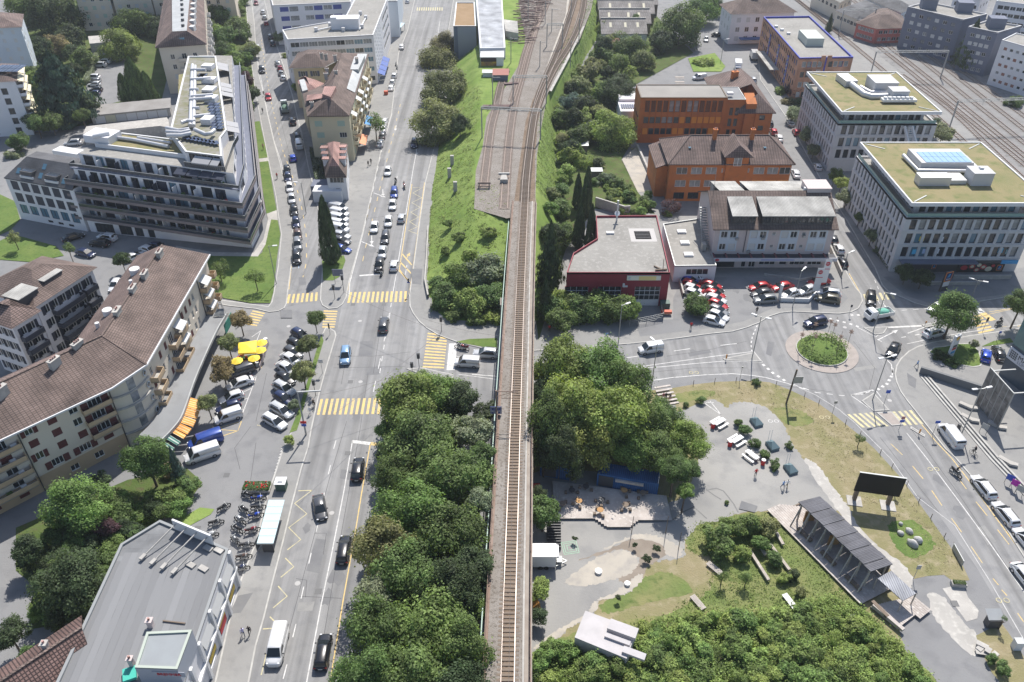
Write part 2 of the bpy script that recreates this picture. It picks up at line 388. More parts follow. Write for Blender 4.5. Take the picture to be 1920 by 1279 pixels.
sheet('plaza','1252,757 1270,772 1322,752 1345,752 1362,765 1370,757 1395,754 1430,761 1453,778 1470,798 1480,820 1493,843 1508,863 1530,890 1550,925 1575,955 1500,968 1470,955 1440,958 1395,961 1350,975 1310,985 1285,1012 1262,1020 1235,1015 1230,960 1280,930 1305,880 1312,830 1285,800 1256,785',M_PLAZA,0.034,sm=3)
sheet('plaza','1235,965 1275,1000 1285,1035 1275,1048 1240,1052 1215,1062 1200,1090 1180,1110 1155,1120 1122,1124 1118,1145 1090,1165 1067,1177 1035,1207 1000,1220 980,1220 980,900 1200,900',M_PLAZA,0.032,sm=3)
sheet('footpath','1508,862 1520,864 1535,875 1556,903 1576,932 1592,952 1604,978 1642,1020 1690,1055 1712,1085 1700,1100 1640,1035 1590,985 1560,942 1530,900',M_CONC,0.038,sm=3)
sheet('silt_patch','1094,1062 1125,1042 1168,1032 1190,1042 1196,1058 1185,1073 1160,1083 1120,1095 1085,1098 1060,1090',M_SILT,0.04,sm=3)
sheet('damp_patch','1085,1050 1140,1030 1185,1012 1215,1012 1245,1020 1250,1040 1215,1062 1203,1088 1175,1092 1160,1085 1196,1060 1192,1040 1165,1031 1125,1041',M_DAMP,0.037,sm=3)
sheet('silt_patch','1130,1032 1160,1014 1197,1002 1225,1004 1250,1012 1278,1030 1270,1046 1250,1040 1235,1018 1185,1011',M_SILT,0.041,sm=3)
sheet('silt_patch','1000,1215 1030,1192 1062,1172 1100,1150 1118,1125 1150,1112 1185,1086 1203,1076 1202,1092 1180,1110 1155,1120 1125,1126 1118,1146 1090,1166 1067,1178 1035,1208',M_SILT,0.042,sm=3)
sheet('concrete_pad','1767,1104 1805,1095 1815,1120 1835,1145 1832,1160 1812,1166',M_CONC,0.03,sm=0)
sheet('concrete_pad','1740,1112 1770,1122 1805,1165 1840,1200 1825,1230 1770,1180 1748,1150',M_CONC,0.01,sm=3)
sheet('gravel_court','1166,300 1195,275 1228,358 1196,362',M_SILT,0.18)
for s in ('440,595 447,592 452,610 442,618','447,1118 430,1152 452,1150 475,1112','526,582 548,582 548,597 527,597','1700,700 1718,712 1716,730 1703,722','770,505 792,505 790,535 773,533','1390,940 1420,950 1415,962 1385,955'):
 sheet('asphalt_patch',s,M_PATCH,0.126)
for s in ('592,1010 612,1012 598,1075 574,1070','640,880 658,882 655,900 637,897','560,1130 590,1128 586,1145 556,1147','676,640 700,640 697,668 672,667','735,470 742,470 728,540 721,540','690,690 716,688 712,702 686,704','1290,662 1330,655 1334,661 1293,669','1440,640 1452,642 1446,668 1436,664','1600,690 1640,684 1644,690 1604,697','1830,990 1846,985 1868,1015 1852,1022','560,520 572,518 574,534 560,536','470,760 484,758 478,775 463,778','700,300 722,300 720,312 697,312'):
 sheet('asphalt_patch',s,M_PATCH if rnd.random()<.6 else M_WALK,0.009)
# ---------------------------------------------------------------- road paint
wb,yb,pb,bb=MB(),MB(),MB(),MB()
def W(s,w=0.15,**k):line(wb,s,w,**k)
def Y(s,w=0.14,**k):line(yb,s,w,**k)
RZ=dict(z=0.012)
W('560,1340 575,1279 601,1140 623,1033 645,920 661,826')
for a in ('531,1273 538,1246','549,1195 555,1170','564.5,1122.5 569.5,1100','579,1057 583.5,1037','592.7,997 596.5,980','606,936 608.5,924','615.7,889.5 619.7,872.5','625.7,841.5 630,826'):W(a,0.14)
line(wb,'661,828 694,832',0.7);line(yb,'694.5,832 722,834',0.7)
Y('608,1340 619,1279 644,1122 665,1005 678,925 694,834',0.16)
for a in ('708,950 711,935','703,992 706,975','683,1132 688,1110'):Y(a,0.16)
for s in ('585,919.5 552.5,944 575.5,963.5 541.5,989.4 564,1012 539,1031','535,1046.5 551,1062.7 526.4,1082.7','521.4,1099 538.4,1118 512,1140','506,1156.5 522.5,1173','493,1179.5 516,1178','489.7,1265.8 500,1225','559,920.5 585,919.5'):line(pb,s,0.15)
for a in ('720,640 735,571','700,735 717,655'):W(a,0.14,dash=3,gap=3.5)
W('735,560 742,520 762,395 775,315 790,235 812,120 825,40',0.14);W('712,700 728,600 734,568',0.14,dash=1.5,gap=2)
Y('652,545 655,530 690,400 716,280 738,185',0.12,dash=3,gap=3)
W('654,560 656,530 680,440 698,363 716,280 735,213',0.16)
Y('680,490 684,470 700,405 718,330 735,262 752,190',0.14,dash=2.2,gap=3.5)
Y('772.5,345 749,505 766,528',0.15)
Y('796,342 783,439 771,528 767,552',0.15)
line(pb,'774,352 792,352 774,362 791,371 772,380 788,389 770,398 785,407 768,416 783,425 766,433 781,438',0.16)
for a in ('754,476 772,497','751,492 771,513','748,507 769,530'):Y(a,0.3)
line(wb,'674,517 715,514',0.5)
for a in ('730,400 722,440','716,466 708,500','745,330 737,372'):W(a,0.12)
W('760,515 763,497',0.12)
def arrow(x,y,a,L=4.0,b=None):
 p=G(x,y);d=Vector((math.sin(a),math.cos(a),0));r=Vector((d.y,-d.x,0));z=Vector((0,0,0.013))
 q=b or wb
 q.add([p-d*L/2-r*.1+z,p-d*L/2+r*.1+z,p+d*(L/2-1.3)+r*.1+z,p+d*(L/2-1.3)-r*.1+z],[(0,1,2,3)])
 q.add([p+d*(L/2-1.4)-r*.45+z,p+d*(L/2-1.4)+r*.45+z,p+d*L/2+z],[(0,1,2)])
for x,y,a in ((718,362,3.0),(712,366,2.2),(697,450,3.0),(690,458,2.2),(781,285,3.0),(803,160,0.1),(742,240,3.1)):arrow(x,y,a)
arrow(765,480,0.2,3,yb)
for x,y,a in ((1665,628,1.0),):arrow(x,y,a,6)
def crossing(tl,tr,br,bl,n,m,horiz=False,fill=0.5):
 """n painted bars between four corner pixels"""
 a,b,c,d=[G(*q) for q in (tl,tr,br,bl)];k=MB();z=Vector((0,0,0.014))
 for i in range(n):
  t0=i/n;t1=(i+fill)/n
  if horiz:q=(a.lerp(d,t0),b.lerp(c,t0),b.lerp(c,t1),a.lerp(d,t1))
  else:q=(a.lerp(b,t0),a.lerp(b,t1),d.lerp(c,t1),d.lerp(c,t0))
  k.quad(*[p+z for p in q])
 structure(k.build('zebra_crossing',m))
crossing((601,748),(741,746),(737,776),(594,778),14,M_YEL)
crossing((656,548),(767,546),(766,566),(651,568),13,M_YEL)
crossing((541,552),(600,548),(599,564),(537,569),7,M_YEL)
crossing((607,582),(633,583),(627,617),(604,617),7,M_YEL,True)
crossing((474,582),(497,587),(480,614),(455,610),6,M_YEL,True)
crossing((802,624),(839,628),(832,694),(792,692),12,M_YEL,True)
crossing((1588,777),(1640,773),(1672,799),(1617,802),5,M_PALEY)
crossing((1673,772),(1714,769),(1737,795),(1695,798),4,M_PALEY)
crossing((1618,552),(1676,547),(1684,560),(1624,566),6,M_PALEY)
crossing((1824,592),(1838,590),(1867,622),(1836,629),6,M_YEL,True)
crossing((782,14),(832,14),(832,20),(781,20),12,M_PALEY)
line(wb,'848,642 855,643',0.01);line(wb,'850,644 845,694',1.5)
W('855,668 895,675 920,680',0.12);W('885,702 935,706',0.2);W('860,702 935,712',0.12)
W('1175,646 1240,639 1272,635',0.16);line(wb,'1174,750 1190,747 1250,735',0.01)
W('1175,691 1240,682 1290,675 1340,668 1414,659 1430,679 1360,677 1300,682 1240,688 1180,691',0.14)
W('1180,720 1203,716.5 1260,708 1322,703 1373,700.7 1410,704 1436,708 1473,718 1510,730',0.16)
W('1175,671 1195,668 1300,653 1395,643',0.16,dash=3.2,gap=6)
W('1483,720 1530,741 1573,768 1603,793 1640,830 1670,860 1720,932 1790,985 1853,1085 1920,1200',0.08)
W('1410,660 1408,645 1411,630 1420,610',0.2,dash=.7,gap=.7)
W('1485,720 1530,736 1580,742 1615,740 1636,733',0.16,dash=1,gap=1)
W('1597,741 1620,738 1638,732',0.16)
for s in ('1430,683 1450,700 1475,716','1543,594 1565,600 1590,606 1610,613','1672,705 1663,720 1645,731','1595,591 1640,590'):W(s,0.5,dash=.55,gap=.7)
W('1664,676 1671,683 1674,700',0.18);W('1674,690 1673,704',.2)
W('1594,741 1637,731',0.14);W('1596,742 1615,755 1637,771',0.14);W('1643,733 1652,745',0.14)
W('1608,614 1642,632 1665,613',0.14);W('1645,636 1660,645',.14,dash=1,gap=1);W('1665,614 1728,611',0.45);W('1702,625 1735,613',0.2)
W('1640,525 1664,583 1690,582 1750,578',0.12,dash=1.2,gap=1.2);W('1632,540 1650,570',0.13)
W('1655,566 1664,584',.14);W('1640,570 1636,580',.14)
W('1700,645 1760,632 1820,622 1920,608',0.14);W('1690,633 1735,625',.2,dash=1,gap=2)
Y('1592,513 1612,548',0.16);Y('1855,585 1900,578',0.14);Y('1868,615 1888,612',0.14);Y('1908,612 1920,609',0.14);Y('1800,605 1860,588 1920,575',0.1)
line(wb,'1828,575 1842,587',1.4);line(yb,'1842,587 1862,601',1.4)
W('1700,812 1738,860 1798,940 1853,1015 1920,1110 1980,1200',0.14)
Y('1728,796 1755,828 1785,860 1825,912 1865,968 1920,1042',0.16)
Y('1670,832 1692,853',0.13);Y('1711,874 1731,898',0.13);Y('1747,920 1766,948',0.13);Y('1784,972 1803,998',0.13);Y('1821,1025 1842,1056',0.13);Y('1862,1085 1872,1097',0.13)
Y('1830,941 1851,967',0.13);Y('1870,993 1892,1021',0.13);Y('1799,900 1812,917',0.13);Y('1878,1106 1888,1117',.13);Y('1908,1150 1920,1167',.13)
Y('541,543 545,505 547,500',0.3);Y('568,503 572,520 567,518',0.01)
Y('533,290 548,330 560,365 568,400 574,440 575,490 568,520',0.16,dash=1.8,gap=2.8)
W('527,303 540,362 547,393 550,455 547,490',0.12);W('494,173 502,213 515,268 527,303',.12);W('548,180 560,233 577,305 588,355',0.12);W('510,60 536,140 548,180',.12);W('460,-20 481,100 494,173',.12)
line(bb,'546,503 560,503 564,455',0.12)
Y('505,175 520,240 531,285',0.14,dash=1.6,gap=2.6);Y('490,75 505,175',0.14,dash=1.6,gap=2.6)
line(bb,'551,620 536,683 520,739 495,795',0.14)
for a in ('545,638 555,640','541,655 550,657','536,683 545,685','520,739 528,742','506,755 514,758','500,775 507,778'):line(bb,a,0.12)
W('488,621 472,632',.12);W('489,620 481,640',.12);W('481,706 448,793',0.15)
for a in ('481,707 470,711','474,727 455,736','466,746 445,754','460,766 440,772'):W(a,0.12)
line(yb,'402,805 446,808 453,790',0.15);line(yb,'402,805 453,790',.15);line(yb,'410,820 446,808',.15)
Y('745,263 777,263 754,378 736,378',0.01)
line(pb,'657,343 677,343 667,377 654,378',0.15);line(pb,'660,360 672,360',0.12);
line(yb,'503,640 490,690',0.12)
for i in range(9):
 p=G(526-1.6*i,842+5.6*i) ;wb.add([(p.x,p.y,.014),(p.x+.7,p.y+.12,.014),(p.x+.45,p.y+.7,.014)],[(0,1,2)])
tb=MB()
for s in ('690,700 676,800 640,1000 606,1200','722,560 700,700','757,420 737,560','540,1190 577,1050 617,900 650,790','625,690 760,687','628,668 700,668 770,660','655,640 640,720','560,1118 640,1122','555,1085 575,1088 573,1120','590,1000 612,1000 606,1040','480,830 470,900','500,700 480,790','760,400 690,410','745,330 735,400 728,470','1250,668 1330,656 1400,640','1440,720 1560,735','1650,820 1760,960','1690,780 1800,930 1900,1080','1205,700 1300,690 1400,690','1600,640 1640,690 1630,730','555,430 562,500','520,200 545,300','450,880 440,840 470,800'):line(tb,s,.07,.01)
structure(tb.build('tar_seam',mat('tar',(.075,.075,.078),.7)))
for x,y,r_ in ((612,1120,1.0),(655,1000,.8),(630,1080,1.3),(575,990,.7),(668,780,.9),(720,430,.8),(700,470,1.0),(735,350,.9),(1300,660,.8),(1760,900,.9),(1800,960,1.1),(1400,560,1.2),(1380,545,.9),(440,740,.8),(470,710,.7),(530,700,.8),(515,770,.7)):
 p=G(x,y);q=random.Random(x);b=MB();b.flat([(p.x+r_*q.uniform(.5,1)*math.cos(k*.5236),p.y+1.6*r_*q.uniform(.5,1)*math.sin(k*.5236)) for k in range(12)],.0085 if x != 1400 and x != 1380 else .128);structure(b.build('oil_stain',M_PATCH))
for s in ('1322,757 1331,752 1352,778','1322,757 1352,778','1327,755 1338,755'):line(wb,s,0.14,z=0.04)
for x,y in ((1546,783),(1750,880),(1450,790),(1301,699),(1880,1126)):
 p=G(x,y);q=(pb if x != 1450 else wb)
 for dx in (-.5,.5):
  for i in range(10):
   a,c=6.283*i/10,6.283*(i+1)/10
   q.quad((p.x+dx+.4*math.cos(a),p.y+.4*math.sin(a),.045),(p.x+dx+.3*math.cos(a),p.y+.3*math.sin(a),.045),(p.x+dx+.3*math.cos(c),p.y+.3*math.sin(c),.045),(p.x+dx+.4*math.cos(c),p.y+.4*math.sin(c),.045))
for x,y in ((1545,784),(482,797),(704,1000)):line(pb,'%f,%f %f,%f'%(x,y,x+8,y+2),0.12)
for b,m in ((wb,M_WHITE),(yb,M_YEL),(pb,M_PALEY),(bb,M_BLUE)):structure(b.build('road_marking',m))
M_COVER=mat('cast_iron',(0.12,0.12,0.12),0.6)
M_COVERL=mat('light_cover',(0.4,0.39,0.38),0.7)
for x,y,d in ((425,891,0),(597,1109,0),(652,850,0),(555,864,0),(657,716,0),(662,571,0),(720,571,0),(370,1111,0),(370,991,0),(1555,1058,0),(1600,1158,0),(1790,1132,0)):
 p=G(x,y);b=MB();b.obox((p.x,p.y,0.008 if x<1000 else 0.05),0.9,0.9,0.006);structure(b.build('drain_cover',M_COVER))
for x,y in ((622,962),(675,602),(676,716),(558,1094),(541,612),(1668,751),(1584,614),(1210,625),(1450,575),(1765,686)):
 p=G(x,y);b=MB();b.disc((p.x,p.y,0.02 if x not in (1765,) else .25),0.38,16);structure(b.build('manhole_cover',M_COVERL))
# ---------------------------------------------------------------- roundabout and traffic islands
RC=(G(1540.5,622)+G(1540.5,698))/2
b=MB();b.prism([(RC.x+6.5*math.cos(i*math.pi/24),RC.y+6.5*math.sin(i*math.pi/24)) for i in range(48)],-0.02,0.1,0,1)
b.prism([(RC.x+4.65*math.cos(i*math.pi/24),RC.y+4.65*math.sin(i*math.pi/24)) for i in range(48)],0.09,0.3,0,0)
structure(b.build('roundabout_ring',[M_KERB,M_PINK]))
def mound(name,c,r,h,m,z0=0.0,nr=8,na=32,rough=0.06,ry=None):
 b=MB();vs=[(c[0],c[1],z0+h)];q=random.Random(3)
 for i in range(1,nr+1):
  t=i/nr
  for j in range(na):
   a=6.2832*j/na;vs.append((c[0]+r*t*math.cos(a),c[1]+(ry or r)*t*math.sin(a),z0+h*(1-t*t)+(q.uniform(-rough,rough) if i<nr else 0)))
 fs=[(0,1+j,1+(j+1)%na) for j in range(na)]
 for i in range(nr-1):
  for j in range(na):fs.append((1+i*na+j,1+(i+1)*na+j,1+(i+1)*na+(j+1)%na,1+i*na+(j+1)%na))
 b.add(vs,fs,0,True);return b.build(name,m)
structure(mound('grass_mound',(RC.x,RC.y),4.5,0.75,M_LAWN,0.3))
for s,m in (('1355,673 1415,661 1428,678 1360,676.5',M_WALK),('1618,615 1665,613 1657,626 1641,628',M_WALK),('1728,610 1755,604 1753,612 1735,614',M_WALK),('1615,752 1638,737 1668,770 1637,771.5',M_WALK),('1643,774 1672,772.5 1693,797 1672,799',M_PINK),('1708,800 1735,816 1733,820 1706,804',M_WALK)):
 sheet('traffic_island',s,m,0.11,0.11,M_KERB,0.2)
sheet('traffic_island','762,692 792,690 850,703 850,710 790,703',M_WALK,0.11,0.11,M_KERB,0.2)
# ---------------------------------------------------------------- railway embankment and terrain
def interp(pts):
 p=sorted(pts,key=lambda q:q[1])
 def f(y):
  if y <= p[0][1]:return p[0][0]
  for a,b in zip(p,p[1:]):
   if y <= b[1]:return a[0]+(b[0]-a[0])*(y-a[1])/max(1e-6,b[1]-a[1])
  return p[-1][0]
 return f
def pl(s,z):return interp([(q.x,q.y) for q in poly(s,z)])
ZT=7.0
LTOE=pl('815,590 800,560 797,528 800,505 803,420 809,355 815,322 822,270 832,200 848,125 862,110 880,60 890,0 895,-60',0)
LTOP=pl('888,400 890,320 900,275 903,257 906,215 897,185 893,150 897,120 915,60 925,0 930,-60',ZT)
RTOP=pl('1003,400 1006,290 1012,250 1025,175 1047,140 1068,100 1085,72 1105,20 1112,0 1125,-60',ZT)
RTOE=pl('1030,620 1046,420 1043,300 1040,225 1068,175 1095,110 1130,57 1142,5 1160,-60',0)
def ease(t):t=max(0.0,min(1.0,t));return t*t*(3-2*t)
def hz(x,y):
 """height of the ground"""
 if y<128:return 0.0
 top=ZT*max(0.0,min(1.0,(y-129)/33.0))
 a,b,c,d=LTOE(y),LTOP(y),RTOP(y),RTOE(y)
 if x <= a or x >= d:return 0.0
 if x<b:return top*max(0,min(1,(x-a)/max(0.1,b-a)))
 if x>c:return top*max(0,min(1,(d-x)/max(0.1,d-c)))
 return top
b=MB();xs=[-46+1.0*i for i in range(0,118)];ys=[127+1.6*i for i in range(0,170)]
nx=len(xs)
for y in ys:
 for x in xs:
  h=hz(x,y);b.v.append((x,y,h+(rnd.uniform(-.12,.12) if 0.3<h<ZT-0.1 else 0) if h>0.01 else -0.4))
for j in range(len(ys)-1):
 for i in range(nx-1):
  q=[j*nx+i,j*nx+i+1,(j+1)*nx+i+1,(j+1)*nx+i]
  if max(b.v[k][2] for k in q)>0:b.f.append(q);b.m.append(0);b.sm.append(True)
structure(b.build('embankment',M_SLOPE))
structure(sheet('track_bed',poly('889,392 892,320 905,275 912,220 950,160 980,110 985,70 975,20 965,-60 1125,-60 1108,20 1088,72 1070,100 1049,140 1027,175 1013,250 1007,290 1003,400 950,410',ZT),M_BALL,ZT+0.05))
structure(sheet('track_bed',poly('965,372 975,300 985,230 998,190 1015,150 1050,70 1070,0 1074,-60 1096,-60 1092,0 1070,70 1040,130 1020,180 1008,230 1003,300 1003,400 962,400',ZT),M_BALLB,ZT+0.07))
structure(sheet('path',poly('1030,170 1062,110 1093,50 1096,50 1066,112 1034,172',ZT),M_CONC,ZT+0.09))
structure(sheet('path',poly('1010,172 1034,100 1060,30 1066,-20 1069,-20 1064,30 1038,102 1014,172',ZT),M_SILT,ZT+0.09))
M_RAIL=mat('rusty_rail',(0.3,0.24,0.21),0.45,metal=0.6)
M_RAILB=mat('polished_rail',(.36,.31,.28),.4,metal=.5)
M_SLEEP=mat('timber_sleeper',(0.205,0.16,0.125),0.9,(0.17,0.135,0.105),1.0)
M_SLEEPR=mat('old_sleeper',(0.22,0.17,0.145),0.9,(0.27,0.215,0.18),1.0)
def resample(p,step):
 out,left=[p[0].copy()],step
 for a,c in zip(p,p[1:]):
  L,d=(c-a).length,0.0
  while L-d>left:d+= left;out.append(a.lerp(c,d/L));left=step
  left -= L-d
 return out
SLEEPER=None
def track(name,label,path,z,parts=0,slm=None,rail=None,pitch=0.62,joined=True):
 global SLEEPER
 if isinstance(path,str):path=smooth(poly(path,z),4,False)
 t=thing(name,label,'railway track',path[0])
 for s in (-0.75,0.75):
  b=MB();b.ribbon(path,s-0.04,s+0.04,z,z+0.22);put('rail',b.mesh('rail',rail or M_RAIL),t)
 q=resample(path,pitch);sm=MB();sm.box(-1.25,1.25,-.14,.14,-.1,.07)
 me=sm.mesh('sleeper',slm or M_SLEEP);J=MB()
 for i in range(len(q)-1):
  d=q[i+1]-q[i];a=math.atan2(d.y,d.x)-math.pi/2
  if i<parts:
   o=put('sleeper',me,t,loc=q[i]-t.location,rz=a+rnd.uniform(-.02,.02))
  else:J.obox((q[i].x,q[i].y,z-.1),2.5,0.26,0.16,a)
 if J.v:tag(put('sleeper_rows',J.mesh('sleeper_rows',slm or M_SLEEP),t),kind='stuff')
 return t
MAINP=smooth(poly('948.5,1400 951.5,1279 955.7,1120 961,960 966,800 970.5,680 975,560 979,470 982.5,400 986,340 989,310 993,275 997,245 1003,210 1014,172 1028,137 1041,107 1056,68 1068,30 1077,0 1086,-50',7.15),3,False)
VIAP=[p for p in MAINP if p.y<G(975,372,7.15).y]
track('railway_track','long straight main line track running along the viaduct to the far rail yard',MAINP,7.12,290,M_SLEEP,M_RAILB)
track('railway_track','disused siding track nearest the grassy slope ending at red buffer frame','907,352 913,300 921,240 930,205 938,165 950,130',7.06,0,M_SLEEPR)
track('railway_track','rusty siding track ending at grey buffer stop beside main line','945,392 949,330 956,250 966,190 980,140 992,95 1005,50 1012,0',7.06,0,M_SLEEPR)
track('railway_track','branch track curving right away from main line at the points','1003,212 1020,168 1042,125 1066,88 1084,50 1094,10 1100,-50',7.13,0,M_SLEEP)
track('railway_track','far siding track beside heaps of loose sleepers','960,190 975,140 985,100 1000,60 1020,20 1035,-20',7.06,0,M_SLEEPR)
# ---------------------------------------------------------------- viaduct
M_VCONC=mat('viaduct_concrete',(0.3,0.27,0.24),0.9,(0.23,0.2,0.175),0.3,(0.36,0.33,0.29),1.0,.2,3)
M_RUSTST=mat('rusty_steel',(0.21,0.145,0.11),0.8,(0.265,0.195,0.16),0.35,(0.15,0.1,0.08),1.5)
M_GREYST=mat('galvanised_steel',(0.33,0.34,0.34),0.5,metal=0.5)
M_DKST=mat('dark_steel',(0.09,0.09,0.095),0.5,metal=0.3)
via=thing('viaduct','long narrow railway viaduct with brown side walkways crossing the cross road','viaduct',(0,100,0))
VIAP=[VIAP[0]+(VIAP[0]-VIAP[1]).normalized()*30]+VIAP
put('deck',MB().ribbon(VIAP,-2.75,2.75,5.6,6.95).mesh('deck',M_VCONC),via)
put('ballast_bed',MB().ribbon(VIAP,-1.85,1.9,6.9,7.13).mesh('ballast_bed',M_BALLB),via)
put('ballast_shoulder',MB().ribbon(VIAP,-2.42,-.84,6.9,7.2).mesh('ballast_shoulder',M_BALL),via)
put('ballast_shoulder',MB().ribbon(VIAP,.84,1.62,6.9,7.2).mesh('ballast_shoulder',M_BALL),via)
put('cable_trough',MB().ribbon(VIAP,1.62,1.86,6.9,7.3).mesh('cable_trough',M_CONC),via)
put('walkway',MB().ribbon(VIAP,-2.7,-2.42,6.95,7.26).mesh('walkway',M_RUSTST),via)
put('walkway',MB().ribbon(VIAP,1.88,2.4,6.95,7.18).mesh('walkway',mat('walkway_concrete',(.33,.29,.25),.9,(.26,.22,.19),.5)),via)
put('side_girder',MB().ribbon(VIAP,2.45,2.62,6.3,7.75).mesh('side_girder',M_RUSTST),via)
put('side_girder',MB().ribbon(VIAP,-2.85,-2.72,6.3,7.5).mesh('side_girder',M_RUSTST),via)
q=resample(VIAP,14.0)
for i,p in enumerate(q):
 if any(abs(p.y-G(940,y).y)<9 for y in (660,700)):continue
 if p.y>150:continue
 d=VIAP[min(len(VIAP)-1,20)]-VIAP[10]
 b=MB();b.obox((p.x,p.y,0),4.6,1.5,5.6);b.obox((p.x,p.y,5.1),5.3,1.9,.5);put('pier',b.mesh('pier',M_VCONC),via)
b=MB();p=G(960,610);b.obox((p.x+1,p.y,0),6.5,2.5,5.6);put('abutment',b.mesh('abutment',M_VCONC),via)
for s,z in ((-2.78,8.3),(2.55,8.3)):
 b=MB()
 for p in resample(VIAP,2.5):b.box(p.x+s-.03,p.x+s+.03,p.y-.03,p.y+.03,7.2,z)
 b.ribbon(VIAP,s-.025,s+.025,z-.04,z+.02);b.ribbon(VIAP,s-.02,s+.02,z-.5,z-.47)
 put('railing',b.mesh('railing',M_RUSTST),via)
b=MB();b.ribbon(VIAP,-3.35,-3.2,6.4,6.5);put('pipe_run',b.mesh('pipe_run',mat('pale_green_metal',(.35,.47,.42),.6)),via)
def mast(x,y,z,h,arm,label,side=1,m=M_RUSTST):
 p=G(x,y,z);t=thing('catenary_mast',label,'mast',p,group=None)
 b=MB();b.beam((0,0,0),(0,0,h),.22,.22);b.beam((.0,0,0),(0.0,.25,h),.06);put('post',b.mesh('post',m),t,False)
 b=MB();b.beam((0,0,h-.2),(arm*side,0,h-.2),.12);b.beam((0,0,h-1.2),(arm*side*.8,0,h-.3),.06);b.tube([(arm*side*.25,0,h-1.6),(arm*side*1.02,0,h-1.45)],.05,6)
 put('bracket_arm',b.mesh('bracket_arm',m),t,False);return t
t=mast(931,790,7,6.2,3.3,'rusty catenary mast with cross arm standing on left edge of viaduct')
b=MB();b.box(-.9,.9,-.03,.03,0,1.5)
sg=b.build('chevron_board',brickmat('blue_chevrons',(.75,.75,.75),(.06,.08,.25),(.06,.08,.25),1.0,0.4,gap=.12,bump=0),None)
sg.location=G(930,776,7.4);tag(sg,'blue and white striped board fixed at viaduct edge','sign')
def gantry(x0,x1,y,z,h,label,m=M_GREYST,y1=None):
 a,c=G(x0,y,z),G(x1,y1 or y,z);t=thing('catenary_gantry',label,'gantry',a)
 for p in (a,c):
  b=MB();b.beam(p,p+Vector((0,0,h)),.3,.3);put('post',b.mesh('post',m),t)
 b=MB();u=Vector((0,0,h));
 for k in (0,.55):
  for e in (-.25,.25):b.beam(a+u+Vector((0,e,k-.4)),c+u+Vector((0,e,k-.4)),.09)
 n=max(4,int((c-a).length/1.1))
 for i in range(n):
  p,q2=a.lerp(c,i/n),a.lerp(c,(i+1)/n)
  b.beam(p+u+Vector((0,-.25,-.4 if i%2 else .15)),q2+u+Vector((0,-.25,.15 if i%2 else -.4)),.06)
 put('lattice_beam',b.mesh('lattice_beam',m),t)
 b=MB()
 for f in (.3,.6,.85):
  p=a.lerp(c,f)+u;b.beam(p,p-Vector((0,0,1.6)),.06);b.beam(p-Vector((0,0,1.5)),p-Vector((-1.2,0,1.5)),.05)
 put('dropper',b.mesh('dropper',m),t);return t
gantry(904,1013,258,7,8.2,'nearest grey gantry spanning the embankment tracks with lattice beam',y1=263)
gantry(962,1024,195,7,8.0,'second grey gantry over embankment tracks beyond brown sleeper stack')
gantry(1025,1054,88,7,7.5,'small gantry holding blue signal over the main line')
for i,(x,y) in enumerate(((924,195),(958,118),(1012,125),(1069,125),(1034,60),(1085,80),(1070,36),(1022,45),(990,40))):
 p=G(x,y,7);t=thing('catenary_mast','%s grey steel mast beside embankment tracks counted from the viaduct'%ORD[i],'mast',p,group='masts along the embankment')
 b=MB();b.beam((0,0,-.5),(0,0,8),.24);put('post',b.mesh('post',M_GREYST),t,False)
 b=MB();b.beam((0,0,7.6),(2.2,0,7.6),.1);put('bracket_arm',b.mesh('bracket_arm',M_GREYST),t,False)
def sag(a,c,s,n=8):return [a.lerp(c,i/n)-Vector((0,0,4*s*(i/n)*(1-i/n))) for i in range(n+1)]
wm=mat('wire',(.16,.14,.13),.6)
for k,(pts,nm) in enumerate((([(953,1400),(963,800),(976,560),(986,350),(1005,195),(1040,108),(1075,10)],'overhead contact wire hanging above main line track'),)):
 b=MB()
 for hgt,sg_ in ((12.3,0.05),(13.3,.7)):
  for a,c in zip(pts,pts[1:]):b.tube(sag(G(*a,7)+Vector((0,0,hgt-7)),G(*c,7)+Vector((0,0,hgt-7)),sg_),0.02,3,cap=False)
 tag(b.build('contact_wire',wm),nm,'wire')
t=thing('buffer_stop','red brown lattice buffer frame at end of left siding','buffer stop',G(908,352,7.1))
b=MB()
for x in (-1.2,1.2):b.beam((x,0,0),(x,0,1.3),.2);b.beam((x,0,1.2),(x,1.6,0),.16)
put('frame',b.mesh('frame',M_SLEEPR),t,False)
b=MB();b.box(-1.5,1.5,-.15,.05,1.0,1.4);b.box(-1.5,1.5,-.15,.05,.3,.5);put('beam',b.mesh('beam',M_SLEEPR),t,False)
t=thing('buffer_stop','pale grey buffer stop heaped with ballast beside main line','buffer stop',G(945,338,7.1))
b=MB();b.prism([(-.9,-1.5),(.9,-1.5),(.5,1.6),(-.5,1.6)],0,.9);put('block',b.mesh('block',M_CONC),t,False)
b=MB();b.box(-1.3,1.3,1.3,1.6,.7,1.2);put('beam',b.mesh('beam',M_GREYST),t,False)
M_STACK=mat('stacked_rails',(0.2,0.13,0.115),0.8,(0.12,0.085,0.08),2)
def pile(name,label,x0,y0,x1,y1,w_,n,h=1.0,z=7.05):
 a,c=G(x0,y0,z),G(x1,y1,z);t=thing(name,label,'stack',a);d=(c-a);L=d.length;an=math.atan2(d.y,d.x);r=Vector((-d.y,d.x,0)).normalized()
 b=MB();b.box(-L/2,L/2,-.1,.1,0,.18);me=b.mesh('beam',M_STACK)
 for i in range(n):
  k,lv=i%6,i // 6
  o=put('beam',me,t,loc=d/2+r*(k*w_/6)+Vector((0,0,lv*.22)),rz=an+rnd.uniform(-.03,.03))
pile('rail_stack','brown stack of old rails under the nearest gantry beam',905,204,958,204,1.8,18)
pile('rail_stack','smaller brown stack of rails on grass behind the first stack',946,160,972,158,1.4,12)
hp=thing('sleeper_heap','heap of loose brown sleepers strewn beside the far sidings','heap',G(1000,50,7))
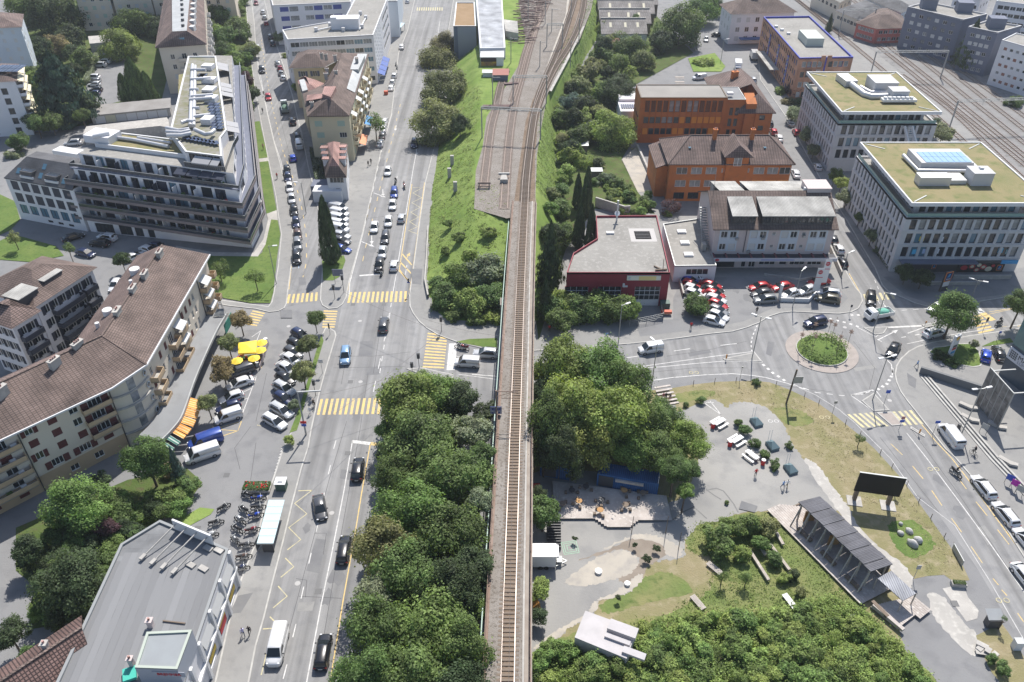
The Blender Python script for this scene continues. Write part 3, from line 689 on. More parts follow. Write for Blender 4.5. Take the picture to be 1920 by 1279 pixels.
b=MB();b.box(-1.3,1.3,-.14,.14,0,.18);me=b.mesh('sleeper',M_STACK)
for i in range(130):
 y=rnd.uniform(-8,82);x=990+rnd.uniform(-24,24)+(40-y)*.35
 o=put('sleeper',me,hp,loc=G(x,y,7.05)+Vector((0,0,rnd.uniform(0,.9)))-hp.location,rz=rnd.gauss(.15,.3));o.scale=(rnd.uniform(.9,2.2),1,1)
# ---------------------------------------------------------------- station tracks at the upper right
structure(sheet('station_bed','1455,-40 1560,35 1680,130 1800,230 2000,400 2300,420 2100,200 1920,110 1830,170 1760,125 1640,45 1540,-40',mat('station_ballast',(.2,.195,.19),.95,(.26,.255,.25),.1,(.14,.135,.13),.5),0.126))
structure(sheet('station_bed','1500,-40 1620,50 1760,160 1870,250 1960,325 2000,280 1900,190 1790,110 1690,45 1610,-40',mat('station_bed_light',(.235,.23,.225),.95,(.19,.185,.18),.4),0.13))
for i,s in enumerate(('1508,-20 1640,82 1760,178 1900,292 2000,372','1530,-20 1670,90 1790,186 1920,292 2000,356','1552,-20 1700,92 1830,196 1960,300','1570,-20 1720,88 1860,196 1980,290','1600,-10 1760,102 1890,196 1980,262','1470,-20 1600,85 1740,205 1850,305 1950,392','1690,140 1780,205 1880,300 1990,400')):
 track('railway_track','%s station track counted from the orange factory side'%ORD[i],s,0.14,0,M_SLEEPR,M_RAILB if i in (2,3,4) else M_RAIL,1.2)
gantry(1572,1632,65,.1,9,'far station gantry left of grey tower, nearest the brick building',y1=62)
gantry(1630,1763,148,.1,9,'middle station gantry behind northern green roofed office',y1=147)
gantry(1778,1935,246,.1,9,'nearest station gantry beside southern green roofed office',y1=240)
# ---------------------------------------------------------------- building kit
M_GLASS=mat('window_glass',(0.025,0.032,0.038),0.06,spec=0.7)
M_GLASSB=mat('blue_glass',(0.1,0.2,0.27),0.1,spec=0.7)
M_GLASSL=mat('curtained_glass',(0.3,0.31,0.31),0.25,(0.12,0.13,0.14),0.8,spec=0.6)
M_WFR=mat('white_frame',(0.74,0.74,0.72),0.5)
M_DFR=mat('dark_frame',(0.07,0.07,0.075),0.5)
M_SHUTR=mat('red_brown_shutter',(0.115,0.032,0.032),0.7)
M_BLIND=mat('pale_blind',(0.55,0.55,0.54),0.7)
M_GREENSH=mat('pale_green_shutter',(0.42,0.52,0.43),0.7)
M_NAVY=mat('dark_blue_panel',(0.035,0.042,0.065),0.5)
M_OBLIND=mat('orange_blind',(0.72,0.3,0.05),0.7)
M_TILE=brickmat('brown_roof_tile',(.155,.112,.095),(.19,.14,.12),(.07,.052,.046),.6,.37,gap=.05,offset=.0)
M_TILED=brickmat('dark_roof_tile',(.18,.128,.11),(.225,.16,.14),(.06,.044,.04),.6,.4,gap=.06,offset=.0)
M_TILEP=brickmat('pink_roof_tile',(.36,.215,.19),(.41,.25,.22),(.23,.13,.11),.5,.4,gap=.04,offset=.0)
M_TILER=brickmat('red_roof_tile',(.17,.105,.09),(.22,.14,.12),(.05,.032,.03),.4,.42,gap=.08,offset=.0)
M_SLATE=brickmat('grey_slate',(.105,.105,.11),(.12,.12,.125),(.07,.07,.075),1.2,.5,gap=.02,bump=.3)
M_CORR=brickmat('corrugated_sheet',(.42,.41,.38),(.46,.45,.42),(.25,.24,.225),.28,50,gap=.05,offset=0)
M_ZINC=mat('zinc_sheet',(.4,.41,.41),.55,(.33,.34,.34),.4,metal=.3)
M_GRAVEL=mat('roof_gravel',(.3,.288,.265),.95,(.24,.23,.21),.15,(.35,.335,.31),1.2,.3,5)
M_FELT=mat('roofing_felt',(.21,.215,.22),.85,(.255,.26,.265),.12,(.21,.212,.215),.5)
M_SEDUM=mat('sedum_roof',(.2,.19,.085),.95,(.275,.225,.12),.14,(.15,.165,.06),.5,.8,4,detail=8)
M_RENDW=mat('white_render',(.74,.73,.74),.85,(.68,.67,.68),.15)
M_RENDB=mat('beige_render',(.68,.6,.495),.9,(.62,.545,.445),.12)
M_OCHRE=mat('ochre_plinth',(.48,.35,.22),.9,(.53,.39,.25),.3)
M_YELW=mat('cream_render',(.7,.61,.43),.9,(.64,.56,.39),.15)
M_ORANGE=mat('orange_render',(.5,.17,.052),.85,(.44,.145,.045),.2,(.38,.135,.05),.7)
M_BLUEW=mat('pale_blue_render',(.55,.6,.64),.85,(.5,.55,.6),.12)
M_WHITEB=mat('white_metal',(.66,.66,.66),.5)
M_CRIMSON=mat('crimson_metal',(.28,.03,.05),.6,(.24,.026,.042),.5)
M_STONE=mat('pale_concrete_panel',(.54,.535,.54),.8,(.48,.475,.48),.3)
M_BRICK=brickmat('orange_brick',(.47,.24,.15),(.52,.275,.175),(.42,.25,.18),.5,.16,gap=.015,bump=.1)
M_ULTRA=mat('ultramarine_metal',(.03,.045,.36),.5)
M_GREYT=mat('grey_blue_render',(.165,.18,.235),.85,(.15,.165,.215),.12)
M_MAUVE=mat('mauve_concrete',(.23,.195,.195),.85,(.2,.17,.17),.3)
M_PINKG=mat('greyish_pink_render',(.54,.465,.445),.85)
M_SILVER=mat('silver_duct',(.55,.55,.56),.45,metal=.3)
M_PV=brickmat('solar_cells',(.04,.055,.1),(.045,.06,.11),(.25,.28,.33),1.0,1.6,rough=.25,gap=.04,offset=0,bump=0)
M_WARM=mat('weathered_wood',(.42,.37,.32),.9,(.34,.3,.26),.6,(.5,.46,.4),2)
WINS={}
FR={'w':M_WFR,'d':M_DFR,'o':M_ORANGE,'u':M_ULTRA}
GL={'g':M_GLASS,'b':M_GLASSB,'l':M_GLASSL}
def winmesh(w,h,n,fr,gl,t=.07):
 k=('w',round(w,2),round(h,2),n,fr,gl)
 if k not in WINS:
  b=MB();x0,x1=-w/2,w/2
  b.box(x0,x0+t,-.07,.02,0,h);b.box(x1-t,x1,-.07,.02,0,h);b.box(x0+t,x1-t,-.07,.02,0,t);b.box(x0+t,x1-t,-.07,.02,h-t,h)
  for i in range(1,n):x=x0+w*i/n;b.box(x-t/2,x+t/2,-.06,.02,t,h-t)
  f=b.mesh('window',[FR[fr]])
  p=MB();p.quad((x0+t,0,t),(x1-t,0,t),(x1-t,0,h-t),(x0+t,0,h-t));WINS[k]=(f,p.mesh('pane',GL[gl]))
 return WINS[k]
def panelmesh(w,h,m,t=.06,name='shutter'):
 k=('p',round(w,2),round(h,2),m.name,t)
 if k not in WINS:
  b=MB();n=max(1,int(h/.35))
  for i in range(n):b.box(-w/2,w/2,-t,.02,h*i/n,h*(i+.86)/n)
  b.box(-w/2+.03,w/2-.03,-t*.5,.02,0,h);WINS[k]=b.mesh(name,m)
 return WINS[k]
class Frame:
 def __init__(s,A,B):
  s.A,s.B=Vector((A[0],A[1],0)),Vector((B[0],B[1],0));s.L=(s.B-s.A).length;s.d=(s.B-s.A)/s.L
  s.n=Vector((s.d.y,-s.d.x,0));s.rz=math.atan2(s.d.y,s.d.x)
 def p(s,u,out=0.0,z=0.0):q=s.A+s.d*u+s.n*out;return Vector((q.x,q.y,z))
def cols(L,n,m0=1.0,m1=None):
 m1=m0 if m1 is None else m1
 return [m0+(L-m0-m1)*(i+.5)/n for i in range(n)]
class Bld:
 def __init__(s,name,label,origin,cat='building',group=None):
  s.t=thing(name,label,cat,origin,group=group);s.fr={}
 def part(s,name,b,mats,label=None):
  o=put(name,b.mesh(name,mats),s.t)
  if label:o['label']=label
  return o
 def body(s,pts,z0,z1,mats,wins=None,depth=.16,name='wall',top=False,plinth=None):
  """walls on a ring of (x, y); wins[i] holds openings (u, z, w, h, kind) of the wall that starts at corner i"""
  pts=[Vector((p[0],p[1],0)) for p in pts];wins=wins or {};n=len(pts);ccw=area(pts)>0
  b=MB();mats=mats if isinstance(mats,list) else [mats]
  for i in range(n):
   A,B=(pts[i],pts[(i+1)%n]) if ccw else (pts[(i+1)%n],pts[i])
   f=Frame(A,B);s.fr[i]=f;W_=wins.get(i,[])
   W_=W_(f.L) if callable(W_) else W_
   holes=[(u-w/2,u+w/2,v,v+h) for u,v,w,h,*_ in W_]
   vs=sorted({z0,z1} | {q for hh in holes for q in hh[2:]})
   for v0,v1 in zip(vs,vs[1:]):
    if v1-v0<1e-5:continue
    hs=sorted((hh[0],hh[1]) for hh in holes if hh[2]<v1-1e-5 and hh[3]>v0+1e-5)
    u=0.0
    for h0,h1 in hs+[(f.L,f.L)]:
     if h0-u>1e-4:b.quad(f.p(u,0,v0),f.p(h0,0,v0),f.p(h0,0,v1),f.p(u,0,v1),1 if (plinth and v1 <= plinth+.01) else 0)
     u=max(u,h1)
   for u0,u1,v0,v1 in holes:
    for a,c in (((u0,v0),(u1,v0)),((u1,v0),(u1,v1)),((u1,v1),(u0,v1)),((u0,v1),(u0,v0))):
     b.quad(f.p(a[0],0,a[1]),f.p(c[0],0,c[1]),f.p(c[0],-depth-.03,c[1]),f.p(a[0],-depth-.03,a[1]))
   for q in W_:s.win(f,depth,*q)
  if top:b.flat(pts,z1,top if isinstance(top,int) and not isinstance(top,bool) else 0)
  return s.part(name,b,mats)
 def win(s,f,depth,u,v,w,h,kind='w2g',shut=None):
  """kind: frame letter, casements, glass letter; or a material for a closed blind; shut: open side shutters"""
  loc=f.p(u,-depth,v)-s.t.location
  if not isinstance(kind,str):put('shutter',panelmesh(w,h,kind),s.t,loc=f.p(u,-depth+.05,v)-s.t.location,rz=f.rz);return
  me,pa=winmesh(w,h,int(kind[1]),kind[0],kind[2])
  o=put('window',me,s.t,loc=loc,rz=f.rz);put('pane',pa,o,False)
  if shut is not None:
   sw=w*.52
   for e in (-1,1):put('shutter',panelmesh(sw,h,shut),s.t,loc=f.p(u+e*(w/2+sw/2+.03),.03,v)-s.t.location,rz=f.rz)
 def flat(s,pts,z,mat_,parapet=.5,pm=None,t=.3,name='roof'):
  pts=[Vector((p[0],p[1],0)) for p in pts]
  if area(pts)<0:pts=pts[::-1]
  b=MB();b.flat(pts,z);s.part(name,b,mat_)
  if parapet:
   n=len(pts);inn=[]
   for i in range(n):
    a,c,e=pts[i-1],pts[i],pts[(i+1)%n];d1,d2=(c-a).normalized(),(e-c).normalized()
    h=(Vector((-d1.y,d1.x,0))+Vector((-d2.y,d2.x,0))).normalized();inn.append(c+h*t/max(.35,h.dot(Vector((-d1.y,d1.x,0)))))
   b=MB();zz=z+parapet
   for i in range(n):
    j=(i+1)%n;P=[pts[i],pts[j],inn[j],inn[i]]
    b.quad(*[(p.x,p.y,zz) for p in P])
    b.quad((P[0].x,P[0].y,z-.002),(P[1].x,P[1].y,z-.002),(P[1].x,P[1].y,zz),(P[0].x,P[0].y,zz))
    b.quad((P[3].x,P[3].y,z),(P[2].x,P[2].y,z),(P[2].x,P[2].y,zz),(P[3].x,P[3].y,zz))
   s.part('parapet',b,pm)
 def slab(s,name,pts,z0,z1,m,mtop=None):
  b=MB();b.prism([(p[0],p[1]) for p in pts],z0,z1,0,1 if mtop else 0,bottom=True);return s.part(name,b,[m,mtop] if mtop else m)
 def faces(s,name,F_,m,t=.22):
  """sloping planes with thickness; each face a list of 3-D points"""
  b=MB()
  for f in F_:
   f=[Vector(p) for p in f];b.face(f);lo=[p-Vector((0,0,t)) for p in f];n=len(f)
   b.face(lo[::-1])
   for i in range(n):b.quad(lo[i],lo[(i+1)%n],f[(i+1)%n],f[i])
  return s.part(name,b,m)
 def hip(s,pts,z,rise,inset,m,over=.5,name='roof',cap=None):
  pts=[Vector((p[0],p[1],0)) for p in pts]
  if area(pts)<0:pts=pts[::-1]
  n=len(pts)
  def off(k):
   o=[]
   for i in range(n):
    a,c,e=pts[i-1],pts[i],pts[(i+1)%n];d1,d2=(c-a).normalized(),(e-c).normalized()
    h=(Vector((-d1.y,d1.x,0))+Vector((-d2.y,d2.x,0))).normalized();o.append(c+h*k/max(.35,h.dot(Vector((-d1.y,d1.x,0)))))
   return o
  e,i_=off(-over),off(inset);b=MB()
  for k in range(n):
   j=(k+1)%n
   b.quad((e[k].x,e[k].y,z),(e[j].x,e[j].y,z),(i_[j].x,i_[j].y,z+rise),(i_[k].x,i_[k].y,z+rise))
  b.flat(i_,z+rise,1);b.flat(e,z-.02,0)
  s.part(name,b,[m,cap or m])
 def gable(s,a,c,e,g_,z,zr,m,over=.4,wallm=None,name='roof'):
  """ridge runs midway between edge a-c and edge g_-e"""
  a,c,e,g_=[Vector((p[0],p[1],z)) for p in (a,c,e,g_)]
  r0,r1=(a+g_)/2,(c+e)/2;r0.z=r1.z=zr
  ux=(c-a).normalized()*over;uy=(a-g_).normalized()*over;dz=Vector((0,0,-(zr-z)*over/max(.1,(a-g_).length/2)))
  s.faces(name,[[a-ux+uy+dz,c+ux+uy+dz,r1+ux,r0-ux],[r0-ux,r1+ux,e+ux-uy+dz,g_-ux-uy+dz]],m)
  if wallm:b=MB();b.face([a,r0,g_]);b.face([c,r1,e]);s.part('gable_wall',b,wallm)
 def box(s,name,c,sx,sy,sz,rz,m,label=None,inset=0):
  b=MB();b.obox(c,sx,sy,sz,rz)
  if inset:b.obox((c[0],c[1],c[2]+sz),sx+.2,sy+.2,.12,rz)
  return s.part(name,b,m,label)
 def pipe(s,name,path,r,m,n=8):b=MB();b.tube(path,r,n);return s.part(name,b,m)
 def chimney(s,x,y,z,sx=.8,sy=.8,h=1.6,rz=0,m=None,pots=2):
  b=MB();b.obox((x,y,z-.8),sx,sy,h+.8,rz);b.obox((x,y,z+h),sx+.2,sy+.2,.12,rz);o=s.part('chimney',b,m or M_RENDB)
  k=MB()
  for i in range(pots):k.cyl((x+(i-(pots-1)/2)*.4*math.cos(rz),y+(i-(pots-1)/2)*.4*math.sin(rz),z+h+.12),.14,.35,8)
  q=put('chimney_pot',k.mesh('chimney_pot',M_TILEP),o,False)
 def balcony(s,f,u0,u1,z,dep,slabm,railm,h=1.0,solid=True,off=0.0):
  b=MB();P=[f.p(u0,off,0),f.p(u1,off,0),f.p(u1,off+dep,0),f.p(u0,off+dep,0)]
  b.prism(P,z-.2,z,bottom=True);o=put('balcony',b.mesh('balcony',slabm),s.t)
  r=MB();t=.08
  def wall(a,c):
   d=(c-a).normalized();q=Vector((-d.y,d.x,0))*t
   if solid:r.prism([a,c,c+q,a+q],z-.22,z+h)
   else:
    r.prism([a,c,c+q*.5,a+q*.5],z+h-.06,z+h);m=max(2,int((c-a).length/.35))
    for i in range(m+1):p=a.lerp(c,i/m);r.box(p.x-.015,p.x+.015,p.y-.015,p.y+.015,z,z+h)
  wall(P[3],P[2]);wall(P[0],P[3]);wall(P[2],P[1])
  g_=r.mesh('railing',railm);q=put('railing',g_,o,False)
  return o
 def awning(s,f,u0,u1,z,dep,drop,m,name='awning'):
  b=MB();A,B,C,D=f.p(u0,.05,z),f.p(u1,.05,z),f.p(u1,dep,z-drop),f.p(u0,dep,z-drop)
  b.quad(A,B,C,D);b.quad(D,C,C-Vector((0,0,.25)),D-Vector((0,0,.25)));k=Vector((0,0,.05));b.quad(A-k,D-k,C-k,B-k)
  return s.part(name,b,m)
 def dormer(s,x0,x1,y0,y1,z0,z1,zb,roofm,wallm,n=2,over=.25):
  """dormer facing -y: front at y0, dying into the roof at y1"""
  b=MB();b.box(x0,x1,y0,y1,z0,z1);o=s.part('dormer',b,wallm)
  b=MB();P=[(x0-over,y0-over,z1+.02),(x1+over,y0-over,z1+.02),(x1+over,y1,zb),(x0-over,y1,zb)]
  b.face(P);b.face([(p[0],p[1],p[2]-.15) for p in P][::-1])
  for i in range(4):p,q=P[i],P[(i+1)%4];b.quad((p[0],p[1],p[2]-.15),(q[0],q[1],q[2]-.15),q,p)
  put('dormer_roof',b.mesh('dormer_roof',roofm),o,False)
  w=(x1-x0)/n
  for i in range(n):
   me,pa=winmesh(round(w*.8,2),round((z1-z0)*.62,2),2,'d','g')
   q=put('window',me,o,False,loc=Vector((x0+w*(i+.5),y0-.05,z0+(z1-z0)*.25)) )
   k=put('dormer_pane',pa,o,False,loc=Vector((x0+w*(i+.5),y0-.03,z0+(z1-z0)*.25)))
def rect(x0,x1,y0,y1):return [(x0,y0),(x1,y0),(x1,y1),(x0,y1)]
def rows(L,n,zs,w,h,kind,m0=1.0,m1=None,shut=None,skip=()):
 out=[]
 for r,z in enumerate(zs):
  for c,u in enumerate(cols(L,n,m0,m1)):
   if (r,c) in skip:continue
   k=kind
   if isinstance(kind,list):k=rnd.choice(kind)
   out.append((u,z,w,h,k) if (shut is None or not isinstance(k,str)) else (u,z,w,h,k,shut))
 return out
# ---------------------------------------------------------------- buildings on the right
OFF=['d1g','d1g','d1g','d1l','d1b']
def office(label,x0,x1,y0,y1,ncol,nside,body):
 B=Bld('office_building',label,(x0,y0,0),group=None)
 bx0,bx1,by0,by1=body
 pts=rect(bx0,bx1,by0,by1)
 B.body(pts,0,13.0,M_STONE,{0:lambda L:rows(L,ncol,(3.75,6.95,10.15),1.32,2.35,OFF,.9),3:lambda L:rows(L,nside,(.9,3.75,6.95,10.15),.85,2.35,OFF,.9),2:lambda L:rows(L,ncol,(3.75,6.95,10.15),1.3,2.35,OFF,.9)},depth=.3)
 B.flat(pts,12.55,M_GRAVEL,.45,M_STONE,.35,'terrace')
 for z in (3.2,6.5,9.7):
  b=MB();b.ribbon([Vector((bx0-.03,by1,0)),Vector((bx0-.03,by0,0))],-.05,.06,z,z+.22);b.ribbon([Vector((bx0,by0-.03,0)),Vector((bx1,by0-.03,0))],-.05,.06,z,z+.22);B.part('ledge',b,M_STONE)
 q=rect(bx0+2.6,bx1-2.6,by0+2.6,by1-2.6)
 B.body(q,12.56,16.2,M_STONE,{0:lambda L:rows(L,11,(12.9,),1.3,2.6,OFF,.6),3:lambda L:rows(L,12,(12.9,),1.3,2.6,OFF,.6)},name='penthouse_wall')
 B.slab('roof_slab',rect(x0,x1,y0,y1),16.2,16.75,M_WHITEB,M_SEDUM)
 B.flat(rect(x0,x1,y0,y1),16.76,M_SEDUM,.22,M_WHITEB,.3,'green_roof')
 b=MB()
 for a,c in (((x0,y0),(1,1)),((x1,y0),(-1,1)),((x0,y1),(1,-1)),((x1,y1),(-1,-1))):b.beam((a[0]+c[0]*.8,a[1]+c[1]*.8,16.82),(a[0]+c[0]*4.4,a[1]+c[1]*3.6,16.82),.25,.12)
 B.part('roof_gutter',b,M_GREYST)
 b=MB();f=Frame((bx0,by0),(bx1,by0));b.ribbon([Vector((bx0+.3,by1-.3,0)),Vector((bx0+.3,by0+.3,0)),Vector((bx1-.3,by0+.3,0))],-.02,.02,13.0,13.75)
 B.part('glass_balustrade',b,mat('balustrade_glass',(.2,.33,.3),.1,spec=.6))
 return B
OS=office('long pale office block with sedum roof and sky blue rooflight above a supermarket',79.6,107.4,146.6,176.9,13,16,(80.2,106.8,148.0,178.2))
OS.box('plant_room',(92.6,165.2,16.78),11.2,7.4,2.0,0,M_STONE)
b=MB()
for i in range(8):
 for j in range(2):b.obox((88.6+i*1.22,163.0+j*2.7,18.8),1.14,2.6,.1)
OS.part('rooflight',b,mat('rooflight_glass',(.3,.45,.62),.15,spec=.6))
OS.pipe('duct',[(86.2,168.5,17.4),(86.2,160.6,17.4),(99.4,160.4,17.4),(99.4,167.5,17.4)],.45,M_SILVER)
OS.box('air_handler',(87.3,155.8,16.78),6.4,2.5,1.9,0,M_SILVER);OS.box('air_handler',(92.0,157.2,16.78),4.6,3.6,.9,0,M_SILVER)
OS.box('stair_head',(97.0,156.4,16.78),4.2,3.6,2.7,0,M_STONE,inset=1);OS.box('vent',(97.2,156.9,19.6),.8,.8,.4,0,M_WHITEB);OS.box('vent',(99.6,158.5,16.8),1.1,1.1,1.2,0,M_SILVER)
b=MB();b.box(81.5,97.5,146.2,148.2,2.9,3.15);OS.part('canopy',b,M_GREYT)
b=MB();b.box(82.5,104,147.8,147.97,.1,2.9);OS.part('shop_front',b,M_DFR)
ap=[mat('apple_red',(.5,.04,.05),.6),mat('apple_flesh',(.7,.62,.45),.6),mat('black_poster',(.02,.018,.018),.6),mat('sign_orange',(.75,.25,.04),.5),mat('sign_blue',(.03,.3,.6),.5),mat('sign_navy',(.02,.03,.12),.5)]
OS2=MB();OS2.box(94.3,104.0,147.62,147.75,.2,2.2)
bb_=OS.part('apple_poster',OS2,ap[2]);k=MB();k2=MB()
for x,z,r,fl in ((95.6,1.3,.75,0),(97.2,1.6,.65,1),(98.4,.8,.6,1),(99.6,1.5,.7,1),(100.8,1.0,.75,2),(98.6,1.95,.5,2),(101.6,1.8,.4,0)):
 k=MB();k.add([(x+r*math.cos(i*.5236),147.6,z+min(r,.7)*.85*math.sin(i*.5236)) for i in range(12)],[tuple(range(12))]);put('apple_picture',k.mesh('apple_picture',ap[0 if fl<2 else 1]),bb_,False)
 if fl==1:k=MB();k.add([(x+r*.6*math.cos(i*.5236),147.585,z+.34*math.sin(i*.5236)) for i in range(12)],[tuple(range(12))]);put('apple_core',k.mesh('apple_core',ap[1]),bb_,False)
def logo(parent,x,y,z,s):
 b=MB();b.box(x-.62*s,x+.62*s,y-.02,y,z-.75*s,z+.75*s);put('sign_border',b.mesh('sign_border',ap[3]),parent)
 b=MB();b.box(x-.5*s,x+.5*s,y-.04,y-.02,z-.63*s,z+.63*s);put('sign_field',b.mesh('sign_field',ap[5]),parent)
 b=MB()
 for i in range(3):b.add([(x-.3*s+i*.16*s,y-.05,z-.05*s),(x-.18*s+i*.16*s,y-.05,z-.05*s),(x+.02*s+i*.1*s,y-.05,z+.5*s),(x-.08*s+i*.1*s,y-.05,z+.5*s)],[(0,1,2,3)])
 put('sign_emblem',b.mesh('sign_emblem',ap[4]),parent)
 text('sign_lettering','ALDI',.36*s,M_WHITEB,(x,y-.05,z-.28*s),(RAD(90),0,0),parent)
logo(OS.t,103.0,147.55,1.35,.9);logo(OS.t,89.2,147.7,1.5,.7)
b=MB();b.box(103,106.5,147.6,147.75,2.25,3.1);OS.part('shop_sign',b,ap[4])
b=MB();b.box(92.5,104.5,144.9,145.2,0,1.1);OS.part('ramp_wall',b,M_CONC);b=MB();b.box(86,97,142.6,142.9,0,.9);OS.part('ramp_wall',b,M_CONC)
for u,z,c in ((84.3,4.3,(.1,.5,.75)),(88.9,4.4,(.65,.66,.7)),(86.4,4.4,(.4,.5,.7)),(102.2,4.6,(.12,.5,.7)),(103.9,4.3,(.3,.45,.45)),(84.9,7.4,(.7,.55,.1)),(88.9,7.3,(.75,.55,.1))):
 b=MB();b.box(u-.5,u+.5,148.2,148.23,z,z+1.1);OS.part('window_poster',b,mat('poster_%d'%int(u*10),c,.6))
ON=office('northern pale office block whose sedum roof carries silver bent ducts',81.4,106.3,195.4,225.2,12,15,(82.2,107.2,197.6,226.4))
ON.box('plant_room',(97.0,212.0,16.78),6.0,6.4,2.6,0,M_STONE,inset=1);ON.box('plant_room',(98.6,205.0,16.78),4.2,3.6,2.4,0,M_STONE,inset=1)
ON.pipe('duct',[(89.2,216,17.7),(90.8,206.5,17.3),(92,205.0,17.3),(97,205.4,17.3)],.8,M_SILVER);ON.pipe('duct',[(91.6,212,17.3),(92.8,207.8,17.3),(97,207.8,17.3)],.6,M_SILVER)
ON.box('air_handler',(89.4,216.5,16.78),3.2,6.0,1.6,.12,M_SILVER)
b=MB()
for i in range(7):b.cyl((94.4+i*1.1,202.1,17.8),.48,.5,10)
b.box(93.6,102.2,201.2,203.0,17.2,17.8);ON.part('fan_row',b,M_WHITEB)
b=MB()
for i in range(2):b.beam((98.8+i*1.9,197.0,12.6),(101.6+i*1.9,190.6,3.4),.5,.5)
for i in range(24):b.box(99.2+.12*i,101.0+.12*i,196.9-.27*i-.25,196.9-.27*i,12.4-.37*i,12.5-.37*i)
ON.part('outside_stair',b,M_WHITEB)
for dx,dy,tx in ((80.15,150,0),(82.15,200,0)):
 pass
# --- red garage
P=[(p.x,p.y) for p in poly('1117.6,405 1231.5,404 1256.5,511.5 1062.6,511.5 1075,475 1120,447',7.9)]
B=Bld('garage_building','crimson flat roofed garage with glazed roller door and hole in roof',G(1150,500))
f=Frame(P[3],P[2])
def gw(L):return [(L-4.0,0.1,5.0,4.6,'w5g'),(L-11.5,.1,4.6,4.6,'w4g'),(L-18.0,.1,4.6,4.6,'w4g')]
B.body(P,0,8.0,M_CRIMSON,{2:gw},depth=.25)
B.flat(P,7.55,M_GRAVEL,.45,M_CRIMSON,.16)
F0=B.fr[2]
for u,w in ((F0.L-4.0,5.0),(F0.L-11.5,4.6),(F0.L-18,4.6)):
 b=MB()
 for z in (1.5,2.6,3.6):b.prism([F0.p(u-w/2,-.2),F0.p(u+w/2,-.2),F0.p(u+w/2,-.12),F0.p(u-w/2,-.12)],z,z+.1)
 b.prism([F0.p(u-w/2+.05,-.2),F0.p(u+w/2-.05,-.2),F0.p(u+w/2-.05,-.14),F0.p(u-w/2+.05,-.14)],.1,1.6);B.part('roller_door_bar',b,M_WHITEB)
b=MB();b.prism([F0.p(F0.L-8.3,.02),F0.p(F0.L-1.7,.02),F0.p(F0.L-1.7,.25),F0.p(F0.L-8.3,.25)],6.3,7.3);sgn=B.part('sign_box',b,mat('sign_cream',(.72,.7,.6),.5))
b=MB();b.prism([F0.p(F0.L-6.0,.25),F0.p(F0.L-2.6,.25),F0.p(F0.L-2.6,.27),F0.p(F0.L-6.0,.27)],6.35,7.25);B.part('sign_stripe',b,mat('sign_yellow',(.75,.6,.25),.5))
text('sign_lettering','C',.7,ap[4],F0.p(F0.L-7.8,.27,6.8),(RAD(90),0,F0.rz),B.t)
b=MB();b.prism([F0.p(F0.L-9.0,.02),F0.p(F0.L-8.0,.02),F0.p(F0.L-8.0,.1),F0.p(F0.L-9.0,.1)],4.6,5.0);b.prism([F0.p(F0.L-9.0,.02),F0.p(F0.L-8.6,.02),F0.p(F0.L-8.6,.1),F0.p(F0.L-9.0,.1)],5.0,5.5);B.part('white_plate',b,M_WHITEB)
hp_=G(1205,441,7.55)
b=MB();b.obox((hp_.x,hp_.y,7.4),3.3,3.4,.18);B.part('roof_opening',b,mat('hole_black',(.012,.012,.012),.9))  # solid slab, not a cut opening; its black colour gives the darkness of the hole
b=MB()
for i in range(5):b.beam((hp_.x-1.5,hp_.y-1.2+i*.6,7.65),(hp_.x+1.4,hp_.y-1.3+i*.63,7.65),.12,.1)
B.part('burnt_joist',b,M_DFR)
b=MB();b.obox((hp_.x,hp_.y+.1,7.552),5.4,5.6,.004);B.part('pale_patch',b,mat('pale_gravel',(.46,.44,.42),.9))
p=G(1156,415,7.55);B.pipe('flue',[(p.x,p.y,7.5),(p.x,p.y,12.5)],.2,M_SILVER);B.pipe('flue_cowl',[(p.x,p.y,9.4),(p.x,p.y-.2,9.6)],.6,M_WHITEB)
p=G(1144,438,7.55);B.box('roof_hatch',(p.x,p.y,7.56),1.6,.8,.35,0,M_WHITEB)
p=G(1240,508,7.55);b=MB();b.beam((p.x-1.2,p.y,7.75),(p.x+1.1,p.y+.2,7.8),.3,.25);b.beam((p.x-1.2,p.y+1.6,7.7),(p.x-.2,p.y+.5,7.7),.25);b.beam((p.x+.3,p.y,7.6),(p.x+.3,p.y+.5,9.9),.1);B.part('timber_scrap',b,M_SLEEP)
# --- car dealer
B=Bld('showroom_building','greyish pink car showroom with brown tiled roof and corrugated grey dormers',(41,148,0))
x0,x1,y0,y1=42.2,67.0,149.6,166.0
f=Frame((x0,y0),(x1,y0));L=f.L
wn=[]
for u,ks in ((3.0,'w2g'),(9.2,'w2l'),(15.6,'w2g'),(21.6,'w2l')):
 for dx in (-.95,.95):
  for z in (4.5,7.4):wn.append((u+dx,z,1.35,1.45,rnd.choice([ks,'w2g',M_BLIND])))
for u in (12.4,18.6):
 for z in (4.9,7.9):wn.append((u,z,.8,.8,'w1l'))
wn+= [(3.2,.2,4.2,2.6,'d1g'),(7.2,.2,1.0,2.2,'w1g'),(9.0,.2,1.4,2.2,'w2g'),(12.2,.8,3.4,1.3,'w3g'),(15.6,.8,1.6,1.3,'w1g'),(18.6,.8,3.2,1.3,'w3g'),(22.3,.8,3.0,1.3,'w3g')]
B.body(rect(x0,x1,y0,y1),0,10.0,M_PINKG,{0:wn,3:lambda L:[(4,5.2,1,1.6,'w1g'),(6,7.8,1,1.2,'w1l'),(8,5.2,1,1.6,'w1g')]})
